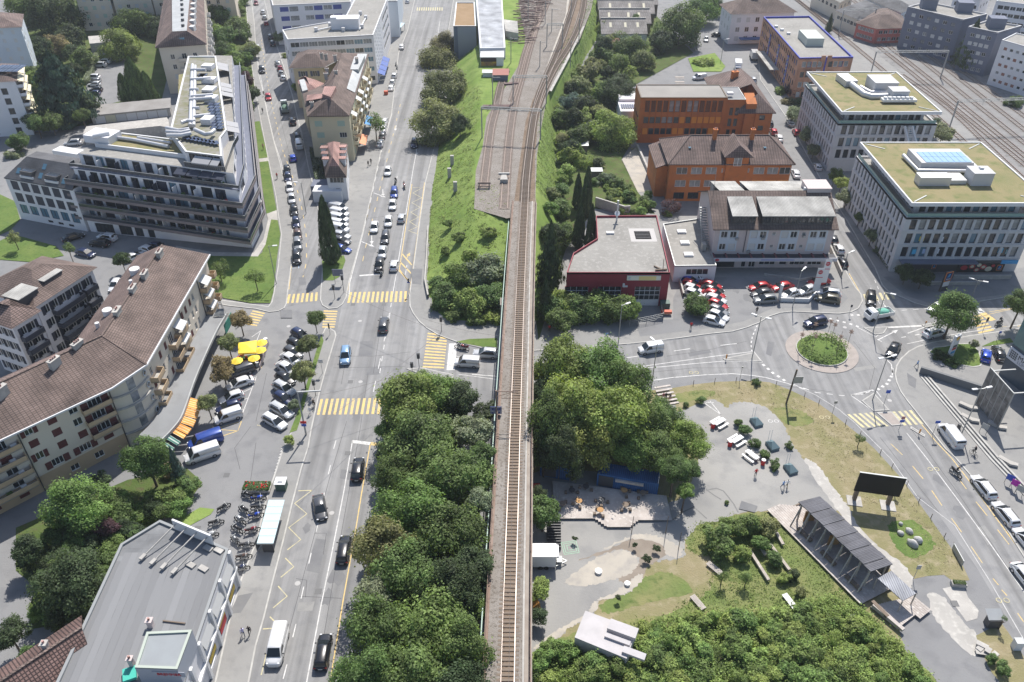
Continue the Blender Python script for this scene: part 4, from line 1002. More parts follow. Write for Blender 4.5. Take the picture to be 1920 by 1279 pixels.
for u in (3.0,9.2,15.6,21.6):
 b=MB()
 for a,c in ((u-1.95,u-1.63),(u-.27,u+.27),(u+1.63,u+1.95)):b.prism([f.p(a,.01),f.p(c,.01),f.p(c,.05),f.p(a,.05)],4.2,9.3)
 for z0_,z1_ in ((4.2,4.45),(6.0,7.35),(8.9,9.3)):
  for a,c in ((u-1.63,u-.27),(u+.27,u+1.63)):b.prism([f.p(a,.01),f.p(c,.01),f.p(c,.05),f.p(a,.05)],z0_,z1_)
 B.part('pale_panel',b,M_BLUEW)
zr=14.2;ym=(y0+y1)/2
B.gable((x0,y0),(x1,y0),(x1,y1),(x0,y1),10.0,zr,M_TILE,.6,M_PINKG)
def sl(y):return 10+(zr-10)*(y-y0)/(ym-y0)
B.dormer(x0+3.4,x0+8.2,y0+.5,ym-1.6,sl(y0+.5)-.2,12.3,13.6,M_CORR,M_DFR,3)
B.dormer(x0+9.6,x0+24.2,y0+.5,ym-1.6,sl(y0+.5)-.2,12.3,13.6,M_CORR,M_DFR,8)
b=MB();b.face([(x0+2,ym+.4,13.9),(x0+7.4,ym+.4,13.9),(x0+7.0,y1-.4,12.6),(x0+1.6,y1-.4,12.6)]);b.face([(x0+8.4,ym+.4,13.9),(x0+23.2,ym+.4,13.9),(x0+24,y1-.4,12.6),(x0+8.0,y1-.4,12.6)])
b.box(x0+1.8,x0+7.2,y1-3,y1-.5,10,12.58);b.box(x0+8.2,x0+23.8,y1-3,y1-.5,10,12.58);B.part('rear_dormer',b,M_CORR)
B.box('stair_head',(x1-2.0,ym+1.6,11.5),5.0,4.2,3.3,0,M_PINKG,inset=1);B.box('vent',(x1-4.6,ym+.6,13.8),.7,.7,.8,0,M_WHITEB)
B.pipe('downpipe',[(x0+6.6,y0-.1,4),(x0+6.6,y0-.1,10)],.08,M_DFR)
b=MB();b.box(x0-.5,x1+1.2,y0-2.3,y0-2.15,3.0,3.8);fas=B.part('fascia',b,mat('fascia_grey',(.5,.5,.53),.5))
b=MB();b.box(x0-.5,x1+1.2,y0-2.15,y0-.05,3.3,3.5);B.part('canopy',b,mat('canopy_black',(.05,.05,.06),.7))
for i in range(10):b=MB();b.box(x0+.2+i*2.6,x0+.5+i*2.6,y0-2.14,y0-.02,3.5,3.75);B.part('canopy_rib',b,mat('maroon_steel',(.2,.07,.075),.6))
b=MB();b.add([(x0+.8+.45*math.cos(i*.5236),y0-2.32,3.4+.34*math.sin(i*.5236)) for i in range(12)],[tuple(range(12))]);B.part('fascia_badge',b,mat('badge_red',(.45,.02,.05),.5))
b=MB();b.box(x0+10,x0+17,y0-2.33,y0-2.3,3.3,3.5);B.part('fascia_lettering',b,mat('lettering_blue',(.2,.25,.5),.5))
for u,z in ((4.8,7.0),(10.2,7.1),(7.7,4.0),(18.7,7.6)):B.box('air_unit',(x0+u,y0-.25,z),.6,.4,.5,0,M_GREYST)
b=MB();b.box(x0-1.8,x0-.3,y0+7,y0+10.5,4,9);st_=MB()
for i in range(16):st_.box(x0-1.7,x0-.2,y0+1.5+i*.5,y0+1.95+i*.5,4.2+i*.36,4.3+i*.36)
st_.beam((x0-1.8,y0+1.5,4.9),(x0-1.8,y0+9.5,10.7),.08);B.part('outside_stair',st_,M_GREYST)
B.box('air_unit',(x0-1.6,y0+1.0,4.0),.8,1.2,1.5,0,M_GREYST)
P=[(p.x,p.y) for p in poly('1243,420 1290,410 1325,498 1265,499',4.0)]
P[2]=(x0-.05,P[2][1]);P[1]=(x0-.05,P[1][1])
B.body(P,0,4.1,M_RENDW,{2:lambda L:[(L/2+.5,1.8,4.6,1.4,'w4g')]},name='annex_wall');B.flat(P,3.8,M_GRAVEL,.3,M_GREYST,.2,'annex_roof')
for px,py in ((1278,434),(1284,455),(1291,477)):p=G(px,py,4);b=MB();b.obox((p.x,p.y,3.8),1.9,1.5,.35);b.obox((p.x,p.y,4.15),1.6,1.2,.1);B.part('skylight',b,M_WHITEB)
p=G(1318,370,14);B.pipe('antenna',[(x0+.6,ym,14),(x0+.5,ym,18)],.04,M_GREYST,4)
# --- orange house, south
B=Bld('orange_building','orange rendered building with hipped brown roof and central gabled bay',(38,180,0))
x0,x1,y0,y1,e=37.6,66.6,180.6,192.8,10.0
f=Frame((x0,y0),(x1,y0));wn=[]
for z in (.7,3.9,7.2):
 for u in (3.0,6.5,10.0,21.4,24.7,28.0):
  k=M_OBLIND if (z==3.9 and u>20) else ('d2g' if z<3 else rnd.choice(['w2l','w2g']))
  wn.append((u-(.4 if u>27 else 0),z,2.6,1.75,k))
 for u in (12.6,13.3,18.2,18.9):wn.append((u,z+.4,.35,1.1,'w1l'))
for z in (3.4,6.4):wn.append((15.8,z,1.8,1.8,'w2g'))
B.body(rect(x0,x1,y0,y1),0,e,M_ORANGE,{0:wn,3:lambda L:rows(L,4,(1,4,7),1.2,1.6,'d2g',1)})
r0,r1,zr=(x0+5.6,188,14),(x1-4.4,188,14),14.0
o=.6;A,C,D,E_=(x0-o,y0-o,e),(x1+o,y0-o,e),(x1+o,195.4,e),(x0-o,195.4,e)
B.faces('roof',[[A,C,r1,r0],[C,D,r1],[D,E_,r0,r1],[E_,A,r0]],M_TILED)
b=MB()
for p,q in ((A,r0),(E_,r0),(C,r1),(r0,r1)):b.beam(Vector(p)+Vector((0,0,.05)),Vector(q)+Vector((0,0,.05)),.25,.12)
B.part('ridge_tiles',b,M_TILE)
b=MB();c0,c1,yb_=x0+13.2,x0+18.4,y0-.5;b.box(c0,c1,yb_,y0+3,3.2,12.2);B.part('bay_wall',b,M_ORANGE)
B.win(Frame((c0,yb_),(c1,yb_)),-.08,2.6,9.6,1.9,2.2,'w2l')
m_=(c0+c1)/2;B.faces('bay_roof',[[(c0-.8,yb_-.6,12.0),(m_,yb_+.4,14.6),(m_,188,14.6),(c0-.8,186,12.0)],[(m_,yb_+.4,14.6),(c1+.8,yb_-.6,12.0),(c1+.8,186,12.0),(m_,188,14.6)],[(c0-.8,yb_-.6,12.0),(c1+.8,yb_-.6,12.0),(m_,yb_+.4,14.6)]],M_TILED,.12)
for x in (x0+11.2,x0+20.2):B.chimney(x,187,13.2,.9,.9,2.6,0,M_ORANGE)
for x in (x0+5,x0+23):B.box('skylight',(x,184.6,12.2),.6,.9,.2,0,M_GLASSB)
B.body(rect(x0-2.6,x0+2,183,196),0,8.2,M_ORANGE,{},name='annex_wall');B.faces('annex_roof',[[(x0-3.0,182.4,8.0),(x0+1,182.4,9.6),(x0+1,196,9.6),(x0-3.0,196,8.0)]],M_TILED)
# --- orange factory, north
B=Bld('orange_factory','long orange factory with strip windows and flat grey roof',(35,215,0))
x0,x1,y0,y1,h=34.8,58.4,216.2,226.5,12.9
L=x1-x0;wn=[]
for u in cols(L,13,1.2,.9):
 wn.append((u,8.9,1.25,3.2,rnd.choice(['d1g','d1g','d1l'])))
 wn.append((u,5.7,1.35,1.8,rnd.choice(['d1g',M_OBLIND,'d1g',M_OBLIND,'d1l'])))
 wn.append((u,2.5,1.35,1.8,rnd.choice(['d1g','d1g','d1g',M_OBLIND])))
B.body(rect(x0,x1,y0,y1),0,h,M_ORANGE,{0:wn,3:lambda L:rows(L,3,(2.5,5.7),1.6,1.6,'d2g')});B.flat(rect(x0,x1,y0,y1),h-.15,mat('brown_grey_felt',(.25,.235,.215),.9,(.3,.28,.255),.15),.2,M_SLEEP,.3)
for u in [1.2+(L-2.1)*i/13 for i in range(14)]:
 b=MB();b.box(x0+u-.08,x0+u+.08,y0-.18,y0-.003,2.2,12.3);B.part('mullion_rib',b,M_ORANGE)
wn2=[(1.6,z,1.0,2.2,'d1g') for z in (1.5,4.6,7.7)]+[(3.2,z,1.0,2.2,'d1g') for z in (1.5,4.6,7.7)]
B.body(rect(x1+.02,x1+5.2,y0+.6,y1),0,12.2,M_ORANGE,{0:wn2},name='stair_wall');B.flat(rect(x1+.02,x1+5.2,y0+.6,y1),12.1,M_FELT,.12,M_GREYST,.2)
b=MB();b.box(x1+5.22,x1+8.0,y0-.6,y0+4,0,11.4);b.face([(x1+5.2,y0-.7,11.42),(x1+8.0,y0-.7,11.42),(x1+8.0,y0+4,12.8),(x1+5.2,y0+4,12.8)]);B.part('lift_tower',b,M_ORANGE)
B.box('vent',(x1+1.2,y0+3,h-.1),1.6,1.2,.5,0,M_WHITEB)
wx0,wx1,wy0,wy1=x1+8.02,x1+12.6,y0-1.0,y0+27
B.body(rect(wx0,wx1,wy0,wy1),0,9.4,M_ORANGE,{0:[(1.9,z,1.5,1.4,'d2g') for z in (1,4,7)]},name='wing_wall')
B.faces('wing_roof',[[(wx0-6,wy0-.5,9.2),(wx1+.8,wy0-.5,9.2),((wx0+wx1)/2-1.5,wy0+4,13)],[(wx1+.8,wy0-.5,9.2),(wx1+.8,wy1,9.2),((wx0+wx1)/2-1.5,wy1-3,13),((wx0+wx1)/2-1.5,wy0+4,13)],[(wx0-9,wy1,9.2),(wx0-9,y1+.2,9.2),((wx0+wx1)/2-1.5,y1+.2,13),((wx0+wx1)/2-1.5,wy1-3,13)]],M_TILED)
B.chimney(wx0-2,wy0+20,12,1.8,1.2,1.6,.3,M_ORANGE)
b=MB();b.box(x0+10,x0+20,y1+4,y1+16,0,4.4);B.part('rear_annex',b,M_ORANGE);b=MB();b.box(x0+9.6,x0+20.4,y1+3.6,y1+16.4,4.4,4.6);B.part('rear_annex_roof',b,M_GRAVEL)
b=MB();b.box(x0-3.5,x0+9,y1+1.5,y1+9,0,4.6);b.box(x0-3.2,x0+8,y1+9.02,y1+16,0,5.4);B.part('white_annex',b,M_RENDW)
for i in range(18):b=MB();b.obox((x0-2.8+i*.65,y1+5.0,4.62),.45,3.2,.25);B.part('rooflight',b,M_GREYT)
b=MB();b.ribbon(smooth([Vector((x0-3,y1+16,0)),Vector((x0+5,y1+16.3,0)),Vector((x0+8.4,y1+14,0)),Vector((x0+9.2,y1+9,0))],4,False),-.3,.3,5.4,6.4);B.part('parapet',b,M_WHITEB)
# --- brick building with blue trim
P=[(p.x,p.y) for p in poly('1499,110 1600,108 1518,31 1431.5,32.5',12.8)]
B=Bld('brick_building','orange brick office block edged in ultramarine blue with flat gravel roof',G(1490,185))
B.body(P,0,12.8,M_BRICK,{0:lambda L:rows(L,9,(.8,3.9,7.0,10.1),1.25,1.7,['w1l','u1l',M_BLIND,'d1g'],1.0,skip={(1,4),(2,4),(3,4),(0,4)}),3:lambda L:rows(L,22,(.8,3.9,7.0,10.1),1.0,1.7,['d1g','u1l','d1l'],1.0)})
B.flat(P,12.5,M_GRAVEL,.55,M_ULTRA,.35)
F1=B.fr[3]
for u in (F1.L*.27,F1.L*.52,F1.L*.77):
 b=MB();b.prism([F1.p(u-.8,.02),F1.p(u+.8,.02),F1.p(u+.8,.1),F1.p(u-.8,.1)],2,10.5);B.part('blue_stair_glazing',b,M_ULTRA)
 b=MB()
 for i in range(7):b.prism([F1.p(u-.6,.1),F1.p(u+.6,.1),F1.p(u+.6,.13),F1.p(u-.6,.13)],2.4+i*1.15,3.1+i*1.15)
 B.part('stair_window',b,M_GLASSL)
F2=B.fr[0]
b=MB();b.prism([F2.p(F2.L*.5-.2,.02),F2.p(F2.L*.5+.2,.02),F2.p(F2.L*.5+.2,.12),F2.p(F2.L*.5-.2,.12)],.5,12.9);B.part('blue_pilaster',b,M_ULTRA)
for k in (-1,1):b=MB();u=F2.L*.5+k*.95;b.prism([F2.p(u-.7,.02),F2.p(u+.7,.02),F2.p(u+.7,.2),F2.p(u-.7,.2)],11.8,13.6);B.part('brick_pier',b,M_BRICK)
text('sign_lettering','carba',1.0,M_DFR,F2.p(3.6,.1,9.2),(RAD(90),0,F2.rz),B.t);text('sign_lettering','gas',1.1,M_WHITEB,F2.p(6.6,.1,9.2),(RAD(90),0,F2.rz),B.t)
c=(Vector(P[0])+Vector(P[2]))/2;rz_=math.atan2(P[3][1]-P[0][1],P[3][0]-P[0][0])
B.box('plant_room',(c.x+.3,c.y-5,12.5),9.5,5.4,2.4,rz_,mat('pale_green_panel',(.47,.5,.45),.7));
for a in (0,4.2,8.0):B.box('roof_vent',(c.x-4.5-a*.25,c.y+3+a,12.5),1.0,1.0,.6,0,M_WHITEB)
b=MB();b.prism([F1.p(F1.L*.18,.02),F1.p(F1.L*.62,.02),F1.p(F1.L*.62,3.0),F1.p(F1.L*.18,3.0)],3.6,3.8);B.part('loading_canopy',b,M_CORR)
# --- white building with brown roof
P=[(p.x,p.y) for p in poly('1372.7,25 1490,22 1462,4 1354,9',10.9)]
B=Bld('white_building','white rendered building with brown hipped roof and blue loading shelter',G(1372,83))
B.body(P,0,10.9,M_RENDW,{0:lambda L:rows(L,6,(1,4.2,7.6),1.5,1.7,['w2g',M_BLIND,'w2l','w2g'],1.2),3:lambda L:rows(L,3,(4.2,7.6),1.2,1.7,[M_BLIND],1)})
B.hip(P,10.9,3.2,5.0,M_TILE,.9);B.box('chimney',(P[0][0]+9,P[0][1]+7,13.8),2.4,2,1.2,0,M_WHITEB)
F2=B.fr[0];b=MB();b.prism([F2.p(4,.02),F2.p(15,.02),F2.p(15,2.6),F2.p(4,2.6)],2.0,2.3);B.part('shelter_roof',b,mat('shelter_blue',(.05,.12,.3),.6))
# --- saw-tooth sheds
B=Bld('industrial_shed','row of four grey corrugated ridge roofs on long low sheds',G(1170,66))
M_SHED=brickmat('shed_sheet',(.27,.245,.225),(.31,.285,.265),(.16,.145,.135),.9,1.6,gap=.05)
a,c=G(1128,66,4),G(1213,66,4);xa,xb,ya=a.x,c.x,a.y
for i in range(4):
 y_=ya+i*13.2;k0=xa+i*.6;k1=xb+i*3.2
 B.gable((k0,y_),(k1,y_),(k1,y_+13.0),(k0,y_+13.0),4.6,8.2,M_SHED,.2,M_SLEEP)
 b=MB();b.beam((k0,y_+6.5,8.28),(k1,y_+6.5,8.28),.5,.2);B.part('ridge_cap',b,M_CORR)
 B.body(rect(k0,k1,y_+.02,y_+12.95),0,4.6,M_RENDW if i==0 else M_SLEEP,{})
 for j in range(3):b=MB();x=k0+(k1-k0)*(.2+.3*j+rnd.uniform(-.05,.05));b.quad((x,y_+2.6,4.6+1.5),(x+.9,y_+2.6,4.6+1.5),(x+.9,y_+4.6,4.6+2.62),(x,y_+4.6,4.6+2.62));B.part('rooflight',b,mat('fibre_rooflight',(.6,.55,.4),.6))
b=MB();b.box(xa,xa+6,ya-8,ya-.5,0,2.6);b.face([(xa-.3,ya-8.3,2.65),(xa+6.3,ya-8.3,2.65),(xa+6.3,ya-.4,3.4),(xa-.3,ya-.4,3.4)]);B.part('lean_to',b,mat('maroon_sheet',(.22,.06,.07),.7))
# --- far right
B=Bld('grey_tower','blue grey tower block with small windows and two roof boxes',(140,303,0),group=None)
P=[(p.x,p.y) for p in poly('1701.6,14 1806,38.7 1850.5,28 1738,5',14)]
B.body(P,0,14.2,M_GREYT,{0:lambda L:rows(L,6,(1,3.6,6.2,8.8,11.4),1.5,1.2,['w2l','w2g',M_BLIND,'d2l'],1.5)});B.flat(P,13.9,M_GRAVEL,.5,M_STONE,.35)
for f_ in (.25,.7):q=Vector(P[0]).lerp(Vector(P[2]),f_);B.box('stair_head',(q.x+1,q.y+2,13.9),5,4,3.2,-.2,M_GREYT,inset=1)
B=Bld('grey_tower','smaller blue grey tower block set behind dark conifer beside white block',(155,275,0))
P=[(p.x,p.y) for p in poly('1815,51.6 1870.5,63 1915,50 1850,40',14)]
B.body(P,0,14.2,M_GREYT,{0:lambda L:rows(L,4,(1,3.6,6.2,8.8,11.4),1.3,1.2,['w2l','w2g',M_BLIND],1.2)});B.flat(P,13.9,M_GRAVEL,.5,M_STONE,.35)
q=(Vector(P[0])+Vector(P[2]))/2;B.box('stair_head',(q.x,q.y,13.9),5,4,3.2,-.2,M_GREYT,inset=1)
B=Bld('white_block','white block with short reddish blinds at far right below grey towers',(160,262,0))
P=[(p.x,p.y) for p in poly('1878.7,75 1960,98 1990,80 1905,62',14.2)]
B.body(P,0,14.2,M_RENDW,{0:lambda L:rows(L,6,(1.5,4,6.5,9,11.5),1.1,.9,['w1g','w1l',mat('rust_blind',(.3,.14,.1),.8)],1),3:lambda L:rows(L,3,(1.5,4,6.5,9,11.5),1.1,.9,['w1l'],1)});B.flat(P,14,M_GRAVEL,.3,M_WHITEB)
B=Bld('white_block','white apartment block with dark window bands in top right corner',(175,330,0))
P=[(p.x,p.y) for p in poly('1868,2 1950,12 1980,-12 1890,-20',12)]
B.body(P,0,12,M_RENDW,{0:lambda L:rows(L,6,(1.2,4,6.8,9.4),1.8,1.3,['w2g','d2g'],1)});B.flat(P,11.9,M_GRAVEL,.3,M_WHITEB)
B=Bld('red_building','low salmon red building with hipped brown roof behind station tracks',(130,300,0))
P=[(p.x,p.y) for p in poly('1606.6,43 1644,54 1700,52 1690,30 1640,18',5.5)]
B.body(P,0,5.5,mat('salmon_render',(.45,.13,.11),.8),{0:lambda L:rows(L,5,(1,3.5),1.5,1.3,['w2g','w2l']),1:lambda L:rows(L,5,(1,3.5),1.5,1.3,['w2g','w2l'])});B.hip(P,5.5,3.2,6,M_TILE,.5)
for nm,s,h,wm_,rm in (('beige stone warehouse with hipped dark roof beyond the station tracks','1568,20 1612,38 1660,20 1620,2',6,M_RENDB,M_SLATE),('long beige shed with blue end beyond the station tracks','1622,-4 1690,24 1710,14 1650,-16',6,M_BLUEW,M_SLATE),('pale flat roofed block at the top edge beyond the station tracks','1525,-20 1575,4 1600,-10 1550,-30',7,M_RENDB,M_GRAVEL),('white house at top edge between the tower blocks','1790,-12 1840,-2 1860,-14 1810,-24',9,M_RENDW,M_TILE)):
 P=[(p.x,p.y) for p in poly(s,h)];B=Bld('warehouse',nm,(P[0][0],P[0][1],0));B.body(P,0,h,wm_,{0:lambda L:rows(L,6,(h*.55,),1.6,1.3,['w2g','d2g'],1),1:lambda L:rows(L,3,(h*.55,),1.6,1.3,['w2g'],1)});B.hip(P,h,2.2,4,rm,.4)
# --- glass event hall at the right edge
A=Vector((86.99,113.45,0));d=Vector((.3,-.954,0)).normalized();r=Vector((d.y,-d.x,0))*-1
C=A+d*45;P=[A,C,C+r*40,A+r*40]
B=Bld('event_hall','dark glazed hall with white banner at right edge of picture',A)
M_HALL=mat('dark_blue_cladding',(.05,.075,.1),.35,(.06,.09,.12),.3,spec=.6)
B.body(P,0,6.9,M_HALL,{});B.body(P,6.92,12.4,mat('green_glass',(.09,.17,.17),.15,(.12,.22,.21),.8,spec=.7),{},name='glass_storey');B.flat(P,12.3,M_GRAVEL,.4,M_GREYST)
F3=B.fr[0]
b=MB();b.prism([F3.p(.1,.05),F3.p(28,.05),F3.p(28,.25),F3.p(.1,.25)],4.1,6.4);B.part('banner',b,mat('banner_white',(.62,.62,.66),.6))
text('banner_lettering','MALLEY',1.35,M_DFR,F3.p(2.2,.28,5.5),(RAD(90),0,F3.rz),B.t,'LEFT');text('banner_lettering','LUMIERES',.85,mat('lettering_grey',(.3,.32,.36),.6),F3.p(2.4,.28,4.65),(RAD(90),0,F3.rz),B.t,'LEFT')
b=MB()
for i in range(4):
 for j in range(4):b.prism([F3.p(.5+i*.4,.26),F3.p(.78+i*.4,.26),F3.p(.78+i*.4,.29),F3.p(.5+i*.4,.29)],4.6+j*.4,4.88+j*.4)
B.part('banner_emblem',b,M_DFR)
def banner_frame():
 a,c=G(1829,757),G(1870,806);h,_=7.4,0;t=thing('screen_wall','free standing grey mesh screen wall with printed branches before the glass hall','screen',a)
 f=Frame(a,c)
 for i in range(5):
  for j in range(3):
   b=MB();u0,u1=f.L*i/5+.04,f.L*(i+1)/5-.04;b.prism([f.p(u0,0),f.p(u1,0),f.p(u1,.15),f.p(u0,.15)],.3+j*h/3,.24+(j+1)*h/3)
   put('mesh_panel',b.mesh('mesh_panel',mat('branch_print',(.14,.13,.12),.7,(.27,.25,.235),.9,(.08,.075,.07),.6,detail=9)),t)
 b=MB()
 for i in range(6):p=f.p(f.L*i/5,.1);b.beam(p,p+Vector((0,0,h+.4)),.16)
 b.beam(f.p(0,.1,h+.4),f.p(f.L,.1,h+.4),.16);b.beam(f.p(0,.1,.2),f.p(f.L,.1,.2),.16)
 for u in (.3,f.L-.5):b.beam(f.p(u,0,h),f.p(u,-4.2,h),.2)
 put('frame',b.mesh('frame',M_GREYST),t)
banner_frame()
# ---------------------------------------------------------------- buildings on the left
# --- terraced apartment house with dark balconies
B=Bld('terraced_apartments','large terraced apartment block with mauve balcony bands and silver roof ducts',(-80,165,0))
FL,FR_,BR=Vector((-98.9,166.7,0)),Vector((-56.6,155.0,0)),Vector((-57.2,168.5,0))
dv=(FR_-FL).normalized();nv=Vector((-dv.y,dv.x,0))
M_BALGL=mat('dark_balcony_glass',(.035,.045,.06),.12,spec=.6)
M_PLANTS=mat('balcony_plants',(.05,.1,.02),.9,(.12,.17,.05),1.5)
def ring(s,e=0.0,wing=True):
 a=FL+dv*(1.0+s*.3-e)+nv*(1.2+s-e);b=FR_-dv*(1.6+s*.7-e)+nv*(1.2+s-e)
 c=Vector((-57.6-s*.95+e-1.2,168.6,0));d=Vector((-79.5-s*.5+e,238.0,0))
 g2=Vector((-90.5,238.5,0));h2=Vector((-78.6,176.5,0));k=FL+dv*2.2+nv*14.5
 return [a,b,c,d,g2,h2,k]
Rg=[FL+dv*1.0+nv*1.1,FR_-dv*.4+nv*3.2,Vector((-57.7,163.9,0)),Vector((-78.8,237,0)),Vector((-90.5,238.5,0)),Vector((-78.6,176.5,0)),FL+dv*2.2+nv*14.5]
Rg[0]=Vector((-96.9,165.6,0));Rg[1]=Vector((-57.8,158.1,0))
f0=Frame(Rg[0],Rg[1])
B.body(Rg,0,3.3,M_RENDW,{0:lambda L:[(4.0,0.05,4.6,2.4,'d4g'),(9.3,.05,3.2,2.4,'d2g'),(12.6,.05,2.0,2.4,'d2g'),(15.6,.05,1.6,2.4,'d1g')]+[(18.5+i*2.45,1.8,.8,1.0,'d1g') for i in range(8)]})
nlev=5
for k in range(nlev):
 z=3.3+2.8*k;s=(0,0,0.1,.5,2.6)[k]
 R0=ring(s);f=Frame(R0[0],R0[1]);f1=Frame(R0[1],R0[2]);f2=Frame(R0[2],R0[3])
 w0,u=[],1.0
 wl=f.L
 while u<wl-3.2:w_=rnd.choice([1.5,1.9,2.6]);w0.append((u+w_/2,z+.1,w_,2.45,rnd.choice(['d1g','d2g',M_NAVY,M_NAVY,'d2b'])));u+= w_+rnd.choice([.5,.7,1.2])
 B.body(R0,z,z+2.8,M_RENDW,{0:w0,1:[(f1.L/2,z+.3,min(4,f1.L-1.5),2.2,'d3g')],2:rows(f2.L,16,(z+.3,),1.8,2.2,['d2g','d2l',M_NAVY],1)},depth=.2)
 ou=(0,0,0.05,.4,1.0)[k]
 O=ring(s,1.75);O=O[:4]+[R0[3]]
 b=MB();b.prism(O[:4]+[R0[3] ,R0[2],R0[1],R0[0]],z-.05,z+.02);
 pth=[O[0]+nv*1.7,O[0],O[1],O[2],O[3]]
 bb2=MB();bb2.ribbon(pth,-.02,.14,z-.32,z+.34 if k<4 else z+.1);o=B.part('balcony_slab',b,M_GREYT);put('fascia_band',bb2.mesh('fascia_band',M_MAUVE if k<4 else M_GREYT),o,False)
 r=MB();r.ribbon(pth,.02,.06,z+.36,z+1.0);put('glass_railing',r.mesh('glass_railing',M_BALGL),o,False)
 h=MB();h.ribbon(pth,0,.1,z+1.0,z+1.06)
 for q in resample(pth,1.4):h.box(q.x-.03,q.x+.03,q.y-.03,q.y+.03,z,z+1.03)
 put('handrail',h.mesh('handrail',M_GREYST),o,False)
 for uu in range(1,8):
  b=MB();u0=uu*5.2+rnd.uniform(-.5,.5)
  b.prism([f.p(u0,0),f.p(u0+.12,0),f.p(u0+.12,1.3),f.p(u0,1.3)],z,z+2.1);B.part('partition_wall',b,rnd.choice([M_NAVY,M_RENDW,M_NAVY]))
 for i in range(9):
  u0=rnd.uniform(1,f.L-1);p=f.p(u0,rnd.uniform(.7,1.4),z+.05);b=MB()
  if rnd.random()<.45:b.ball((p.x,p.y,p.z+.5),.5,.35,.5,7,4);B.part('balcony_plant',b,M_PLANTS)
  elif rnd.random()<.6:b.obox(p,.9,.6,.05,f.rz);b.obox((p.x,p.y,p.z+.5),1.0,.7,.05,f.rz);B.part('balcony_table',b,rnd.choice([M_WARM,M_WHITEB,M_DFR]))
  else:b.obox(p,.5,.5,.8,f.rz);B.part('balcony_chair',b,rnd.choice([ap[0],M_WHITEB,M_DFR,M_WARM]))
z5=17.3
R5=ring(2.6);B.flat(R5,z5,M_GRAVEL,0)
LW=[FL+dv*3.4+nv*7.6,FL+dv*28.0+nv*7.6,FL+dv*28+nv*14.6,FL+dv*5.4+nv*14.6]
fL=Frame(LW[0],LW[1]);B.body(LW,z5-2.6,z5+.6,M_RENDW,{0:lambda L:[(u,z5-2.3,1.6,2.2,rnd.choice([M_NAVY,'d1g','d2l'])) for u in cols(L,10,.6)]},name='penthouse_wall');B.flat(LW,z5+.62,M_SEDUM,.3,M_WHITEB,.35)
PH=[FL+dv*28.4+nv*5.6,FR_-dv*6.6+nv*5.6,Vector((-64.6,172.0,0)),Vector((-64.5,176.5,0)),Vector((-82.2,229,0)),Vector((-90.0,229,0)),Vector((-77.2,176,0))]
fP=Frame(PH[0],PH[1]);B.body(PH,z5,20.0,M_RENDW,{0:lambda L:[(u,z5+.15,1.7,2.3,'d2g') for u in cols(L,5,.8)],3:lambda L:rows(L,14,(z5+.15,),2.0,2.2,['d2g','d2b',M_NAVY])},name='penthouse_wall')
B.flat(PH,19.75,mat('patchy_roof_gravel',(.2,.19,.13),.95,(.27,.26,.24),.35,(.17,.18,.09),.9),.3,M_WHITEB,.4)
pr=[PH[0]-nv*1.6+dv*.2,PH[1]-nv*1.6+dv*1.2,Vector((-62.4,172.6,0)),Vector((-62.6,177.5,0)),Vector((-79.4,229.5,0))]
b=MB();b.ribbon(pr,-.02,.03,z5+.1,z5+1.1);B.part('glass_railing',b,M_BALGL)
b=MB();b.ribbon(pr,-.05,.05,z5+1.1,z5+1.16)
for q in resample(pr,.5):b.box(q.x-.02,q.x+.02,q.y-.02,q.y+.02,z5,z5+1.1)
B.part('handrail',b,M_GREYST)
M_AWG=mat('grey_awning',(.34,.34,.35),.8)
for u0,u1 in ((2.2,6.4),(6.6,11.4)):B.awning(fP,u0,min(u1,fP.L-.3),19.4,1.9,.8,M_AWG)
fS=Frame(PH[3],PH[4])
for u0 in (1,4.4,25,28.6,32,46,49):B.awning(fS,u0,u0+3.1,19.4,2.6,.9,M_AWG)
f4=Frame(ring(2.6)[0],ring(2.6)[1])
for i in range(4):B.awning(f4,f4.L-13.6+i*3.0,f4.L-10.8+i*3.0,17.0,1.9,.6,M_NAVY)
b=MB();q=Random=random.Random(5)
for i in range(40):u=q.uniform(1,24);p=FL+dv*(u+2)+nv*q.uniform(4.3,5.6);b.ball((p.x,p.y,z5-2.6+.5),q.uniform(.4,.9),q.uniform(.3,.6),q.uniform(.4,.8),7,4)
tag(B.part('terrace_plants',b,M_PLANTS),kind='stuff')
def D(pts,z,r=.42):
 B.pipe('duct',[Vector((p.x,p.y,z)) for p in (G(x,y,z) for x,y in pts)],r,M_SILVER)
D([(361,122),(359,180),(357,236)],20.4,.5);D([(366,124),(363,236)],20.6,.45)
for pts in (((358,131),(386,131)),((357,149),(396,147),(397,152)),((356,168),(372,168)),((358,181),(400,178)),((361,203),(374,203)),((364,219),(395,215)),((355,187),(398,184)),((365,243),(385,252),(396,250),(402,244)),((312,247),(340,249),(356,245)),((312,240),(335,245),(355,242)),((313,254),(340,254),(358,250)),((340,230),(352,226),(364,228))):D(pts,20.9,.48)
D([(212,257),(250,262),(316,275)],18.4,.42);D([(222,256),(216,250),(185,243)],18.4,.36);D([(258,258),(320,268)],18.4,.36)
for x,y,sx,sy,h in ((391,128,4,3.4,1.5),(393,153,5,3,1.5),(397,188,4,3.6,1.5),(391,229,3.4,4,1.7),(393,168,4,4.5,.8)):p=G(x,y,20);B.box('roof_box',(p.x,p.y,19.8),sx*.7,sy*.7,h*.8,-.12,M_RENDW)
p=G(194,260,18.2);B.box('roof_box',(p.x,p.y,17.9),6.5,4.5,1.7,-.27,M_RENDW);b=MB();p2=G(188,253,20);b.tube([(p2.x-1.5,p2.y-.6,19.9),(p2.x+1.5,p2.y+1.2,19.9)],.6,8);B.part('vent',b,M_WHITEB)
